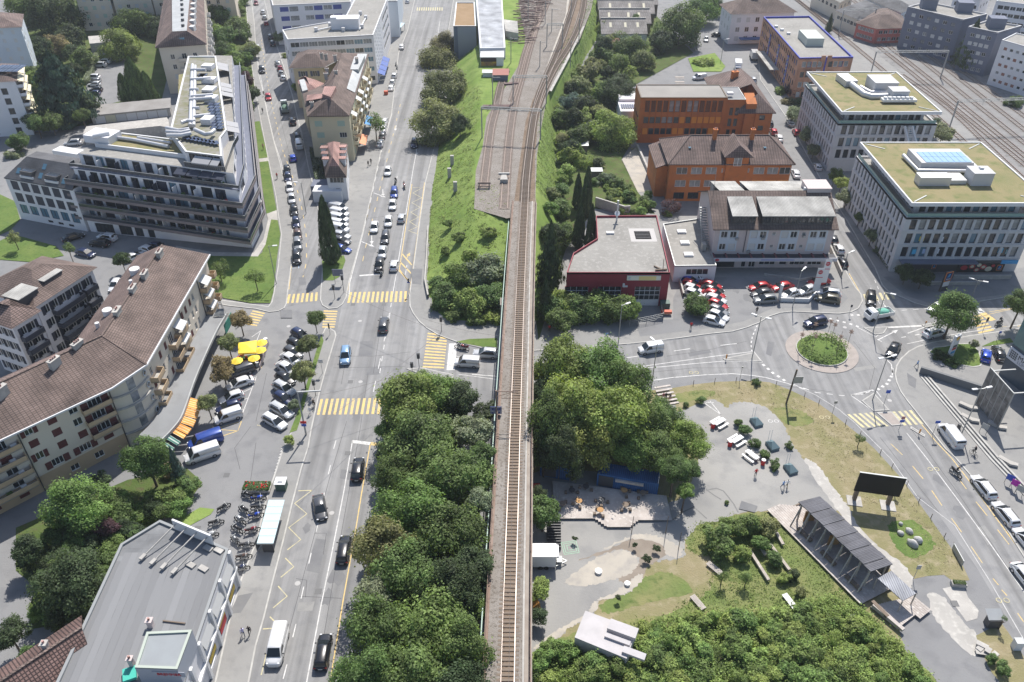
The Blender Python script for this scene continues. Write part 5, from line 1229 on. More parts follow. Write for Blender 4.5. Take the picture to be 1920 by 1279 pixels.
def pv(x,y,z,rz=0,sx=1.0,sy=1.7):p=G(x,y,z);b=MB();b.obox((p.x,p.y,z-.05),sx,sy,.12,rz);B.part('solar_panel',b,M_PV)
for i in range(9):pv(346+7.3*i,257+1.3*i,20.3,.5,1.1,2.0)
for x0_ in (396,406):
 for i in range(9):pv(x0_+i*.8,195+i*5.6,20.2,-.12,1.5,1.5)
for i in range(4):pv(378+i*2,140+(i%2)*6,20.2,0,1.8,1.6)
for i,(x,y) in enumerate(((344,150),(344,180),(345,210))):
 pass
b=MB();Q=[G(335,140,16.5),G(347,138,16.5),G(343,228,16.5),G(333,232,16.5)];b.prism([(p.x,p.y) for p in Q],10,16.5,0,1);B.part('rear_wing',b,[M_RENDW,M_SEDUM])
# --- white house with slate mansard
A,C=Vector((-115.9,171.8,0)),Vector((-97.6,165.6,0));d=(C-A).normalized();nb=Vector((-d.y,d.x,0));P=[A,C,C+nb*11,A+nb*11]
B=Bld('white_house','white three storey house with dark slate mansard roof beside terraced apartments',A)
B.body(P,0,10.6,M_RENDW,{0:lambda L:[(u,z,2.15,2.25,k) for z,k in ((1.8,'d2b'),(4.8,M_NAVY),(7.8,M_NAVY)) for u in cols(L,6,.8)]+[(u,.5,1.5,.6,'d2g') for u in (9,12,15)],3:lambda L:rows(L,3,(5,8),1.3,1.8,[M_NAVY],1)})
e0=[p+(-nb if i<2 else nb)*.25 for i,p in enumerate(P)];t0=[P[0]+d*4.2+nb*4.0,P[1]+nb*4.0,P[1]+nb*7.0,P[0]+d*4.2+nb*7]
def V(p,z):return Vector((p.x,p.y,z))
B.faces('roof',[[V(e0[0],10.6),V(e0[1],10.6),V(t0[1],14.6),V(t0[0],14.6)],[V(e0[3],10.6),V(e0[0],10.6),V(t0[0],14.6),V(t0[3],14.6)],[V(e0[2],10.6),V(e0[3],10.6),V(t0[3],14.6),V(t0[2],14.6)],[V(t0[0],14.6),V(t0[1],14.6),V(t0[2],14.6),V(t0[3],14.6)]],M_SLATE)
f=Frame(e0[0],e0[1])
for u in (6.5,13.5):
 b=MB();p=f.p(u,-1.9);b.obox((p.x,p.y,11.2),3.4,2.6,1.5,f.rz);o=B.part('roof_terrace',b,M_DFR);b=MB();p=f.p(u,-.55);b.obox((p.x,p.y,11.2),3.6,.4,.5,f.rz);put('planter',b.mesh('planter',M_WHITEB),o,False)
 b=MB();p=f.p(u,-2.0);b.obox((p.x,p.y,12.72),3.0,2.0,.02,f.rz);put('terrace_floor',b.mesh('terrace_floor',M_BALGL),o,False)
for u,s in ((3.4,-1.6),(10,-3.0),(9.8,-1.4),(16.4,-1.2)):p=f.p(u,s);b=MB();zz=10.6+4*(-s)/4.25;b.quad(f.p(u-.5,s+.5,zz-.4),f.p(u+.5,s+.5,zz-.4),f.p(u+.5,s-.5,zz+.53),f.p(u-.5,s-.5,zz+.53));B.part('skylight',b,M_GLASSB)
b=MB();p=G(118,282,6);b.obox((p.x,p.y+2.5,0),8,3,5.0,f.rz);B.part('rear_annex',b,M_WHITEB)
# --- long beige L shaped house with tiled roof
B=Bld('beige_apartments','beige five storey corner apartment house with red brown shutters and tiled roof',(-60,110,0))
E1,E2,E3,E4=Vector((-58,133.4,0)),Vector((-57.9,100.6,0)),Vector((-61.4,95.2,0)),Vector((-84.0,71.6,0))
NW,SWc=Vector((-70.4,132.9,0)),Vector((-70.4,105.6,0));dS=(E4-E3).normalized();nS=Vector((dS.y,-dS.x,0));nS=nS if nS.x<0 else -nS
E5=E4+nS*12.4
cv=[E2.lerp(E3,t)+Vector((1,-1,0)).normalized()*1.1*math.sin(math.pi*t) for t in (0,.2,.4,.6,.8,1)]
RP=[NW,E1] ;H_=12.7
def eastw(L):
 out=[]
 for z in (3.9,6.5,9.1):
  for u in (9.8,11.6,13.9,15.8,24.5,27.0,31.2):out.append((L-u,z,.95,1.5,rnd.choice(['w2g','w2g',M_SHUTR]),M_SHUTR) if False else (L-u,z,.95,1.5,rnd.choice(['w2g','w2g',M_SHUTR])))
  for u in (4.6,19.0,22.0):out.append((L-u,z-.6,1.9,2.1,'w3g'))
 for u in (6,12,18,24,30):out.append((L-u,.4,2.8,2.4,'d3g'))
 return out
def southw(L):
 out=[]
 for r,z in enumerate((.7,3.3,5.75,8.2,10.55)):
  if r:
   out.append((L-2.5,z-.45,2.0,2.0,'w3g',M_SHUTR) if r>1 else (L-2.4,z,1.5,1.3,M_SHUTR))
   out+= [(L-5.6,z,1.3,1.35,rnd.choice([M_SHUTR,M_SHUTR,'w2g'])),(L-8.7,z,1.3,1.35,M_SHUTR)] if r>1 else [(L-6.0,z,1.7,1.35,'w3g',M_SHUTR),(L-10.2,z,1.7,1.35,'w3g',M_SHUTR)]
   if r>1:out.append((L-12.0,z,1.1,1.35,'w2g',M_SHUTR) if r in (2,4) else (L-12.0,z,1.3,1.35,M_SHUTR))
  for u in (16.0,20.0,24.0,28.0):out.append((L-u,z-.4,1.6,1.9,rnd.choice(['w2g','w3g',M_SHUTR])) if r else (L-u,z,1.4,1.1,M_SHUTR))
 return out+[(L-4.6,.8,1.4,1.2,'w2g'),(L-8.4,.8,1.3,1.1,'w2g')]
ringB=[NW,SWc,E3+nS*12.4,E5,E4,E3]+cv[::-1][1:]+[E1]
B.body(ringB,0,H_,[M_RENDB,M_OCHRE],{4:southw,len(ringB)-2:eastw},plinth=2.9)
FS,FE=B.fr[4],B.fr[len(ringB)-2]
for r,z in enumerate((2.6,5.15,7.7,10.1)):
 B.balcony(FS,FS.L-4.7,FS.L-.3,z,1.0,M_CONC,M_OCHRE,.75) if r else None
 B.balcony(FS,FS.L-22.4,FS.L-13.7,z,1.2,M_CONC,M_OCHRE,.75);B.balcony(FS,.4,FS.L-22.8,z,1.2,M_CONC,M_OCHRE,.75)
 for u,m in ((3,M_WHITEB),(6,M_PLANTS)):b=MB();p=FS.p(FS.L-12-u+rnd.uniform(-1,1),.6,z);b.obox(p,.8,.5,.7,FS.rz);B.part('balcony_chair',b,m)
for r,z in enumerate((3.3,5.9,8.5)):
 for u in (4.6,19.0,22.0) if r else (4.6,19,22):B.balcony(FE,FE.L-u-1.7,FE.L-u+1.7,z,1.3,M_CONC,M_OCHRE,.85)
 B.balcony(FE,FE.L-1.2,FE.L+.2,z,1.2,M_CONC,M_OCHRE,.85);B.balcony(FE,0.4,3.4,z,1.3,M_CONC,M_OCHRE,.85)
 if r:B.awning(FE,FE.L-20.4,FE.L-17.6,z+2.2,1.5,.7,M_BLIND)
 B.awning(FE,FE.L-6.0,FE.L-3.2,z+2.2,1.5,.8,M_BLIND)
for z in (2.8,5.3,7.8,10.2):
 b=MB();pth=[cv[k] for k in range(6)];b.ribbon(pth,-.4,1.2,z-.2,z);o=B.part('curved_balcony',b,M_CONC)
 b=MB();b.ribbon(pth,1.1,1.22,z-.22,z+.85);put('railing',b.mesh('railing',M_RENDB),o,False)
 b=MB();b.ribbon(pth[2:4],-.02,.06,z+.15,z+2.1);put('balcony_window',b.mesh('balcony_window',M_GLASSL),o,False)
for u,f in ((FS.L+1.2,FS),(-.5,FE)):
 for z in (3.6,6.2,8.8,11.2):
  b=MB();o_=[f.p(u+.55*math.cos(i*.5236),.04,z+.55*math.sin(i*.5236)) for i in range(12)];b.face(o_);o=B.part('round_window',b,M_BLUEW);b=MB();b.face([f.p(u+.36*math.cos(i*.5236),.06,z+.36*math.sin(i*.5236)) for i in range(12)]);put('pane',b.mesh('pane',M_GLASS),o,False)
for f,us in ((FS,(FS.L-13.4,FS.L-.1)),(FE,(FE.L-6.6,FE.L-16.5))):
 for u in us:B.pipe('downpipe',[f.p(u,.1,0),f.p(u,.1,H_)],.08,M_DFR,5)
z0,z1=H_,16.1;oE=Vector((.7,0,0));oS=-nS*.7
e1,e2=E1+Vector((.7,.5,0)),Vector((-57.2,100.2,0));e3=E3+oS+Vector((.5,-.2,0));e4=E4+oS+dS*.5;n1=NW+Vector((-.6,.5,0))
r1,r2,r3=Vector((-64.7,131.6,z1)),Vector((-64.4,103.3,z1)),E4+nS*6.2+dS*.5;r3.z=z1
k5=E3+nS*13.0;k6=E5+nS*.6+dS*.5;kc=Vector((-71.0,105.0,0))
B.faces('roof',[[V(e1,z0),r1,r2,V(e2,z0)],[V(e2,z0),r2,V(e3,z0)],[V(e3,z0),r2,r3,V(e4,z0)]],M_TILE)
B.faces('roof',[[r1,V(n1,z0),V(kc,z0),r2],[r2,V(kc,z0),V(k6,z0),r3],[V(e1,z0),V(n1,z0),r1]],M_TILED)
b=MB();gu=[V(n1,z0),V(e1,z0),V(e2,z0),V(e3,z0),V(e4,z0)];b.ribbon([Vector((p.x,p.y,0)) for p in gu[1:]],-.12,.1,z0-.25,z0+.04);B.part('gutter',b,M_WHITEB)
b=MB()
for p,q in ((r1,r2),(r2,V(e2,z0)),(r2,r3)):b.beam(p+Vector((0,0,.05)),q+Vector((0,0,.05)),.3,.12)
B.part('ridge_tiles',b,M_TILE)
for x,y,n in ((300,478,3),(272,518,3),(250,545,3),(221,588,2),(147,650,3),(103,682,3),(3,735,2)):
 p=G(x,y,16);B.chimney(p.x,p.y,15.8,1.8,.7,1.0,1.2 if y>600 else 1.57,M_CONC,n)
for x,y,r_ in ((253,508,.9),(202,585,.8),(246,530,.3),(183,610,.35)):p=G(x,y,15.2);b=MB();b.cyl((p.x,p.y,14.4),r_,1.3,10);B.part('roof_vent',b,M_WHITEB)
cp_=[Vector((p.x,p.y,0)) for p in poly('425,588 407,618 385,665 365,712 350,755 338,785 320,808 300,828',3.4)]
b=MB();b.ribbon(smooth(cp_,3,False),-.1,4.0,3.2,3.5);B.part('shop_canopy',b,M_FELT)
b=MB();b.ribbon(smooth(cp_,3,False),-.2,.02,3.1,3.62);B.part('canopy_edge',b,M_ZINC)
M_AWO=brickmat('orange_striped_awning',(.75,.3,.06),(.78,.34,.08),(.75,.55,.32),.5,30,gap=.08,offset=0,bump=0);M_AWGN=brickmat('green_striped_awning',(.05,.16,.13),(.06,.18,.14),(.5,.55,.5),.5,30,gap=.12,offset=0,bump=0)
sm_=smooth(cp_,6,False)
for a,c,m in ((22,25,M_AWO),(25,28,M_AWO),(28,31,M_AWO),(31,34,M_AWO),(34,36,M_AWO),(37,39,M_AWGN),(40,42,M_AWGN)):
 f=Frame(sm_[min(c,len(sm_)-1)],sm_[a]) if False else Frame(sm_[a],sm_[min(c,len(sm_)-1)])
 q=Frame(f.B,f.A);q=q if q.n.x>0 or q.n.y<0 else f
 B.awning(q,.05,q.L-.05,3.05,1.9,.9,m)
# --- white house behind it
B=Bld('white_apartments','white apartment house with brown hipped roof and dark balconies behind beige block',G(100,600))
def quadz(s,z):return [(p.x,p.y) for p in poly(s,z)]
P1=quadz('69,583 136,531 118,520 172,502 78,484 -30,545',12);P1=quadz('65,572 172,503 78,484 -35,540',12)
dk=['d2g','d2g','d1l']
B.body(P1,0,12,M_RENDW,{0:lambda L:[(u,z,1.1,1.7,'w2g',M_NAVY) for z in (.8,3.6,6.4,9.2) for u in cols(L,6,1)],1:lambda L:rows(L,2,(3.6,6.4,9.2),1.1,1.7,['w2g'],1)});B.hip(P1,12,3.0,5.2,M_TILE,.7)
F1=B.fr[0]
for z in (2.9,5.7,8.5):
 B.balcony(F1,2.5,F1.L-4.2,z,1.5,M_CONC,M_NAVY,.9);B.balcony(F1,F1.L-3.6,F1.L-.8,z,1.2,M_CONC,M_NAVY,.9)
P2=quadz('22,613 69,583 40,556 -60,600 -60,650',12);P2=quadz('22,611 68,583 20,560 -40,590',12)
B.body(P2,0,11.9,M_RENDW,{0:lambda L:[(u,z,1.0,1.6,'w2g',M_NAVY) for z in (.8,3.6,6.4,9.2) for u in cols(L,2,.8)],3:lambda L:[(u,z,1.0,1.6,'w2g',M_NAVY) for z in (.8,3.6,6.4,9.2) for u in cols(L,4,.8)]},name='wing_wall');B.hip(P2,11.9,2.4,3.4,M_TILED,.6,'wing_roof')
F1b=B.fr[0]
for z in (2.9,5.7,8.5):B.balcony(F1b,.5,F1b.L-.5,z,1.2,M_CONC,M_NAVY,.9)
for x,y in ((84,512),(37,546)):
 p=G(x,y,14);rz_=math.atan2(P1[1][1]-P1[0][1],P1[1][0]-P1[0][0]);b=MB();b.obox((p.x,p.y,12.2),4.0,3.6,1.6,rz_);o=B.part('dormer',b,M_DFR);b=MB();b.obox((p.x,p.y,13.8),4.3,4.0,.12,rz_);put('dormer_roof',b.mesh('dormer_roof',M_CORR),o,False)
# --- shop with grey flat roof in the lower left corner
h5=7.2;P=[(p.x,p.y) for p in poly('300,975 428.7,1028.7 367,1212 330,1330 90,1330 105,1279 226,1020',h5)]
B=Bld('shop_building','low shop with grey felt roof and white framed display windows',G(300,1100))
def shopw(L):
 out=[];n=7
 for i in range(n):
  u=1.6+i*4.4
  if u+2<L:out+= [(u+.6,.5,3.3,2.5,'w1g'),(u+.6,3.9,3.3,2.1,'w3l')]
 return out
B.body(P,0,h5,M_RENDW,{1:shopw,2:shopw,0:lambda L:[(L*.62,3.2,4.5,2.6,M_BLIND)]});B.flat(P,h5-.25,brickmat('felt_roof',(.185,.19,.195),(.205,.21,.215),(.16,.16,.165),16,1.15,gap=.03,bump=.15,offset=.4,rough=.85),.3,mat('lead_edge',(.26,.27,.27),.6),.35)
M_STRIP=objcolor('felt_strip',.85)
for i in range(15):
 e=lambda k,y:(226-(y-1020)*.4387+1.2)+(k/15)*((428-(y-1029)*.3274-3)-(226-(y-1020)*.4387+1.2))
 ya=1036 if i>0 else 1052;b=MB();b.face([G(e(i+.03,1326),1326,h5-.235),G(e(i+.97,1326),1326,h5-.235),G(e(i+.97,ya),ya,h5-.235),G(e(i+.03,ya),ya,h5-.235)]);c=rnd.uniform(.17,.225);o=B.part('felt_strip',b,M_STRIP);o.color=(c,c*1.01,c*1.03,1)
for q in (1,2):
 f=B.fr[q]
 for i in range(8):
  u=.2+i*4.4
  if u+.5<f.L:
   b=MB();b.prism([f.p(u,.02),f.p(u+.5,.02),f.p(u+.5,.35),f.p(u,.35)],0,h5-.1);B.part('facade_pier',b,M_WHITEB)
   if u+4<f.L:
    B.awning(f,u+.8,u+3.9,6.3,.45,1.5,M_BLIND)
    for zz,hh,c in ((.7,1.2,ap[0]),(1.9,.7,mat('poster_yellow',(.7,.5,.08),.6))) if i%2 else ((1.2,.8,mat('poster_yellow',(.7,.5,.08),.6)),):b=MB();b.prism([f.p(u+1.2,.01),f.p(u+3.6,.01),f.p(u+3.6,.04),f.p(u+1.2,.04)],zz,zz+hh);B.part('window_poster',b,c)
 b=MB();b.prism([f.p(0,.02),f.p(f.L,.02),f.p(f.L,.4),f.p(0,.4)],3.15,3.55);B.part('facade_band',b,M_WHITEB)
PH5=[(p.x,p.y) for p in poly('275,1185 360,1181 332.5,1255 252.5,1252',10)]
B.body(PH5,h5-.25,10,mat('grey_panel',(.36,.38,.42),.7),{0:lambda L:[]},name='roof_house_wall');B.flat(PH5,9.85,mat('grey_membrane',(.27,.29,.3),.7,(.25,.265,.275),.5),.2,mat('greenish_edge',(.4,.44,.38),.7),.3,'roof_house_roof')
q=[B.fr[i] for i in range(4)];ff=min(q,key=lambda t:((t.A+t.B)/2).y)
b=MB();b.prism([ff.p(1.8,.02),ff.p(5.4,.02),ff.p(5.4,.08),ff.p(1.8,.08)],8.6,9.5);B.part('sign_board',b,mat('grey_panel',(.36,.38,.42)))
text('sign_lettering','BREMMER',.62,ap[0],ff.p(3.6,.1,9.05),(RAD(90),0,ff.rz),B.t,ext=.03)
b=MB();p=G(341,1035,h5+.6);
fN=B.fr[0]
fr0=Frame(P[0],P[1]);fr0=Frame(P[1],P[0]) if fr0.n.y<0 else fr0
b=MB();c0_,c1_=Vector((*P[0],0)),Vector((*P[1],0));dd=(c1_-c0_).normalized();nn=Vector((dd.y,-dd.x,0));sgn_=c0_+dd*3.0;s1=c0_+dd*9.4
b.prism([sgn_+nn*.2,s1+nn*.2,s1+nn*.45,sgn_+nn*.45],h5+.1,h5+1.9);B.part('roof_sign_board',b,M_WHITEB)
for i in range(4):
 a=sgn_+dd*(.6+i*1.75)+nn*.5;e=a+nn*5.2-dd*1.0;b=MB();b.beam(V(a,h5+1.4),V(e,h5+.15),.14);b.obox(V(e,h5+.05),.5,.9,.25,math.atan2(dd.y,dd.x));B.part('sign_strut',b,M_CONC)
for x,y in ((357,1058),(381,1065),(410,1031),(390,1027)):p=G(x,y,h5);B.box('paving_slab',(p.x,p.y,h5-.2),1.3,.7,.2,-.5,M_CONC)
p=G(283,1172,h5);B.chimney(p.x,p.y,h5-.2,.6,.6,1.1,0,M_PINKG,1);p=G(250,1250,h5);B.chimney(p.x,p.y,h5,.5,.5,1.6,0,M_PINKG,1)
b=MB();a=G(305,1163,h5);c_=G(347,1168,h5);b.beam(V(a,h5-.1),V(c_,h5-.1),.15);B.part('plank',b,M_SLEEP)
b=MB();p=G(244,1266,h5);b.obox((p.x,p.y,h5),1.4,1.6,.4,.4);B.part('green_tarpaulin',b,mat('turquoise_sheet',(.05,.42,.33),.6))
# --- red tiled roof in the corner
a,c,e,g_=G(-40,1290,6.5),G(160,1160,6.5),G(165,1240,3.0),G(-20,1420,3.0)
B=Bld('tiled_house','house under red brown pantile roof in lower left corner',(a.x,a.y,0))
zr_=8.0;r0,r1=G(-30,1298,zr_),G(153,1177,zr_);up=Vector((-.55,.83,0));dn=Vector((.55,-.83,0))
B.faces('roof',[[r0,r1,r1+up*4.2-Vector((0,0,2.6)),r0+up*4.2-Vector((0,0,2.6))],[r1,r0,r0+dn*8-Vector((0,0,4.6)),r1+dn*8-Vector((0,0,4.6))]],M_TILER)
b=MB();b.beam(r0+Vector((0,0,.05)),r1+Vector((0,0,.05)),.3,.15);B.part('ridge_tiles',b,M_TILE)
B.body([(r0+up*3.8)[:2],(r1+up*3.8)[:2],(r1+dn*6)[:2],(r0+dn*6)[:2]],0,5.0,M_RENDB,{});q=r0.lerp(r1,.62)+up*.9;B.chimney(q.x,q.y,7.6,.6,.6,.8,0,M_CONC,1)
# --- cream wedge house between the two streets
B=Bld('cream_apartments','cream wedge shaped apartment house with patchy red roof between two streets',G(620,290))
zc=13.0;P=[(p.x,p.y) for p in poly('578,216 654,215 690,103 645,100 612,158 572,174',zc)]
def creamS(L):return [(L*.22,9.9,1.9,1.5,M_GREENSH),(L*.78,9.9,1.9,1.5,M_GREENSH),(L*.24,6.8,1.9,1.5,M_GREENSH),(L*.8,6.8,1.9,1.4,'w3g'),(L*.27,3.8,1.5,1.5,M_GREENSH),(L*.52,3.8,1.5,1.5,M_GREENSH),(L*.77,3.8,1.5,1.5,M_GREENSH)]
B.body(P,0,zc,M_YELW,{0:creamS,1:lambda L:rows(L,12,(1,4,7,10),1.3,1.9,['w2g','d2g',M_GREENSH],1.5),3:lambda L:rows(L,4,(7,10),1.2,1.6,['w2g'],1),5:lambda L:rows(L,4,(4,7,10),1.2,1.5,['w2g',M_GREENSH],1)})
Fe=B.fr[1]
for z in (3.7,6.7,9.7):
 for i in range(8):
  u=2.5+i*(Fe.L-5)/8;B.balcony(Fe,u,u+3.0,z,1.2,M_CONC,M_YELW,.9)
  if rnd.random()<.5:B.awning(Fe,u+.2,u+2.6,z+2.6,1.5,.9,M_BLIND)
zr=16.6;R1,R2=G(617,182,zr),G(640,101,zr);Q=[Vector((p[0],p[1],zc)) for p in P];M_=(Q[3]+Q[4])/2
c_=sum(Q,Vector())/6;Q=[q+(q-c_).normalized()*.8 for q in Q];[setattr(q,'z',zc) for q in Q]
B.faces('roof',[[Q[0],Q[1],R1],[Q[1],Q[2],R2,R1],[Q[2],Q[3],R2],[Q[3],Q[4],R1,R2],[Q[4],Q[5],R1],[Q[5],Q[0],R1]],M_TILE)
PW=[(p.x,p.y) for p in poly('549,123 605,121 643,101 563,99',13)];B.body(PW,0,12.6,M_YELW,{0:lambda L:[(L*.3,z,1.3,1.6,'w2g',M_GREYT) for z in (3.6,6.6,9.6)]+[(L*.7,z,1.3,1.6,'w2g',M_GREYT) for z in (3.6,6.6,9.6)],3:lambda L:rows(L,4,(4,7,10),1.2,1.5,['w2g',M_GREENSH],1)},name='wing_wall');B.hip(PW,12.6,2.6,3.6,M_TILE,1.1,'wing_roof');B.hip(PW,12.5,.5,.9,M_ZINC,1.2,'zinc_eaves')
PT=[(p.x,p.y) for p in poly('560,150 574,147 606,156 596,170 570,176',12.6)];B.body(PT,0,12.4,M_YELW,{0:lambda L:[],4:lambda L:rows(L,2,(4,7,10),1.0,1.5,['w2g',M_GREENSH],.6)},name='stair_wall');B.hip(PT,12.4,1.6,2.0,M_TILEP,.4,'stair_roof')
b=MB();b.face([Q[1].lerp(R1,.06)+Vector((0,0,.1)),Q[2].lerp(R2,.06)+Vector((0,0,.1)),Q[2].lerp(R2,.42)+Vector((0,0,.1)),Q[1].lerp(R1,.42).lerp(Q[2].lerp(R2,.42),.32)+Vector((0,0,.1)),Q[1].lerp(R1,.06).lerp(Q[2].lerp(R2,.06),.32)+Vector((0,0,.1))][1:]);B.part('zinc_roof_strip',b,M_ZINC)
for s,z in (('664,106 684,104 672,130 654,130',14.8),('561,150 571,148 577,168 567,171',13.6)):b=MB();b.prism([(p.x,p.y) for p in poly(s,z)],z-1.6,z);B.part('zinc_terrace',b,[M_ZINC])
b=MB();b.prism([(p.x,p.y) for p in poly('608,162 630,162 620,182 604,176',16.9)],15.4,16.9);B.part('roof_patch',b,M_TILEP);b=MB();b.face([Vector(p) for p in (G(576,178,14.4),G(607,175,15.8),G(605,184,15.8),G(574,189,14.4))]);B.part('roof_patch',b,M_TILEP)
for x,y,z in ((603,104,16),(611,106,16),(628,108,16.6),(613,133,16),(611,142,16),(585,196,14.5),(630,137,16.6),(669,114,15.4)):p=G(x,y,z);B.chimney(p.x,p.y,z-.3,.9,.7,.9,.2,M_CONC,2)
for u,c,z in ((Fe.L*.17,mat('terracotta_awning',(.75,.3,.16),.7),3.3),(Fe.L*.45,mat('blue_awning',(.1,.3,.6),.7),3.3)):B.awning(Fe,u-3,u+3.4,z,2.6,.9,c)
# --- small white house with brown hipped roof
z=6.6;P=[(p.x,p.y) for p in poly('612,329 648,329 650,272 603,275',z)]
B=Bld('white_villa','small white villa with steep red brown hipped roof before the cream apartments',G(625,350))
B.body(P,0,z,M_RENDW,{0:lambda L:[(L*.5,4.6,3.4,1.4,'w4g'),(L*.5,1.2,1.0,2.0,'w2g')],1:lambda L:rows(L,3,(1.5,4.4),.9,1.3,['w2g'])})
R1,R2=G(624,296,10.6),G(625,266,10.6);Q=[Vector((p[0],p[1],z)) for p in P];c_=sum(Q,Vector())/4;Q=[q+(q-c_).normalized()*.9 for q in Q];[setattr(q,'z',z) for q in Q]
B.faces('roof',[[Q[0],Q[1],R1],[Q[1],Q[2],R2,R1],[Q[2],Q[3],R2],[Q[3],Q[0],R1,R2]],M_TILE)
K1,K2=[q.lerp(R1,.55) for q in (Q[0],Q[1])],[q.lerp(R2,.55) for q in (Q[2],Q[3])];u_=Vector((0,0,.12))
B.faces('roof_crown',[[K1[0]+u_,K1[1]+u_,R1+u_],[K1[1]+u_,K2[0]+u_,R2+u_,R1+u_],[K2[1]+u_,K1[0]+u_,R1+u_,R2+u_]],M_TILEP,.08)
for i in range(3):
 for e in (0,1):
  p=Q[1].lerp(Q[2],.25+.25*i).lerp(R1.lerp(R2,.5),.3) if e==0 else Q[0].lerp(Q[3],.25+.25*i).lerp(R1.lerp(R2,.5),.3)
  b=MB();b.obox((p.x,p.y,p.z-.6),1.5,1.2,1.8);o=B.part('dormer',b,M_RENDW);b=MB();b.obox((p.x,p.y,p.z+1.2),1.9,1.6,.15);put('dormer_roof',b.mesh('dormer_roof',M_TILEP),o,False)
b=MB();A_,C_=G(652,318),G(648,375);b.beam(V(A_,1.3),V(C_,1.3),.3,2.6);B.part('garden_wall',b,M_RENDW)
b=MB();p=G(618,374);b.obox((p.x,p.y,0),7,3.4,3.0);B.part('garage_annex',b,M_RENDW);b=MB();p=G(603,362);b.obox((p.x,p.y,0),4,4,2.8);B.part('shed',b,M_GREYT)
# --- white modern blocks
z=15.6;P=[(p.x,p.y) for p in poly('539,74 700,65.5 727,-4 666,-4 645,36 529,56',z)]
B=Bld('white_office','long white modern block with flat roof, window bands and speckled end wall',G(560,160))
GB=['w3l','w3b','w3l','w2g']
B.body(P,0,z,M_RENDW,{0:lambda L:rows(L,9,(1.2,4.3,7.4,10.3,13.0),2.7,1.5,GB,.6),1:lambda L:[(u,zz+.5*((i+j)%2),.55,.75,'d1l') for i,u in enumerate(cols(L*.45,10,.8)) for j,zz in enumerate((3.6,5.3,7.0,8.7,10.4,12.1,13.6))]+[(L*.72,zz,L*.4,1.3,'d3l') for zz in (3.8,6.8,9.8,12.8)],5:lambda L:rows(L,2,(4,7,10),1.4,1.4,['d2g'])},depth=.12)
B.flat(P,z-.3,M_GRAVEL,.35,M_WHITEB,.35)
p=G(650,50,z);B.box('stair_head',(p.x,p.y,z-.3),8.5,4.5,3.2,.05,M_RENDW,inset=1);p=G(628,52,z);B.box('lift_head',(p.x,p.y,z-.3),2.0,2.4,3.8,.05,M_RENDW)
B.pipe('roof_pipe',[G(593,57,z+.1),G(625,50,z+.1)],.25,M_WHITEB);B.pipe('roof_pipe',[G(686,33,z+.1),G(674,55,z+.1)],.25,M_WHITEB)
for x,y in ((593,57),(619,48),(644,57),(676,26),(686,34),(679,51)):p=G(x,y,z);B.box('vent',(p.x,p.y,z-.3),1.0,1.0,1.2,0,M_SILVER)
Fe=B.fr[1]
for i in range(4):B.awning(Fe,1+i*4.4,5+i*4.4,3.3,2.2,.9,mat('navy_awning',(.08,.13,.36),.7))
z=14;P=[(p.x,p.y) for p in poly('511,10 657,3 668,-40 500,-36',z)]
B=Bld('white_office','white block with rows of ultramarine window panels behind long white office',G(521,54))
nB=mat('blue_panel',(.06,.085,.3),.5)
B.body(P,0,z,M_RENDW,{0:lambda L:[(u,zz,3.0,1.6,k) for zz in (1.5,5,8.4,11.6) for u,k in ((3.8,nB),(7.2,'d2l'),(12.5,'w2l'),(15.8,nB),(19.2,'w2l'),(22.6,nB),(26.0,'w2l'),(29.2,nB)) if u<L-1.8],3:lambda L:rows(L,5,(2,5,8,11),1.6,1.4,['d2g'])});B.flat(P,z-.3,M_GRAVEL,.3,M_WHITEB,.3)
z=13;P=[(p.x,p.y) for p in poly('727,2 745,2 752,-40 730,-40',z)]
B=Bld('grey_block','narrow blue grey block behind white office beside the main road',G(735,45));B.body(P,0,z,M_BLUEW,{});B.flat(P,z-.2,M_GRAVEL,.3,M_WHITEB)
# --- warehouses by the embankment
z=11.2;P=[(p.x,p.y) for p in poly('850,49 892.6,49 890,4 855,4',z)]
B=Bld('grey_warehouse','tall grey warehouse with rusty brown flat roof beside the main road',G(860,111));B.body(P,0,z,mat('mid_grey_panel',(.3,.31,.34),.8),{});B.flat(P,z-.3,mat('rust_roof',(.26,.17,.085),.9,(.3,.2,.11),.4),.35,M_WHITEB,.4)
f=B.fr[0];text('wall_lettering','LOGIS',.9,ap[0],f.p(f.L*.35,.06,3.2),(RAD(90),0,f.rz),B.t) if False else None
b=MB();b.prism([f.p(.2,.02),f.p(1.4,.02),f.p(1.4,.06),f.p(.2,.06)],.1,11);B.part('dark_panel',b,M_GREYT)
B=Bld('long_warehouse','long grey roofed warehouse with yellow and black hoarding on its end wall',G(901,132,5))
zz=10.4;P=[(p.x,p.y) for p in poly('900,91 947.7,90 940,-30 890,-30',zz)]
B.body(P,0,zz,M_RENDW,{});B.flat(P,zz,brickmat('grey_sheet_roof',(.33,.34,.36),(.37,.38,.4),(.28,.29,.31),3,4,gap=.03,bump=.1),.15,M_WHITEB,.5)
p0,p1=G(901,108,9.6),G(944,108,9.6);b=MB();b.box(p0.x,p1.x,p0.y,P[0][1]-.02,4,9.6);B.part('front_annex',b,M_RENDW);b=MB();b.box(p0.x-.2,p1.x+.2,p0.y-.2,P[0][1]-.02,9.6,9.75);B.part('front_roof',b,M_ZINC)
b=MB();b.box(p0.x+.1,p0.x+5.0,p0.y-.12,p0.y-.02,5.0,8.3);o=B.part('hoarding',b,mat('hoarding_ochre',(.55,.35,.03),.7,(.25,.13,.08),.7));b=MB();b.box(p0.x+.1,p0.x+5.0,p0.y-.14,p0.y-.02,8.32,9.5);put('hoarding_band',b.mesh('hoarding_band',mat('brown_black',(.05,.03,.03),.7)),o,False)
b=MB()
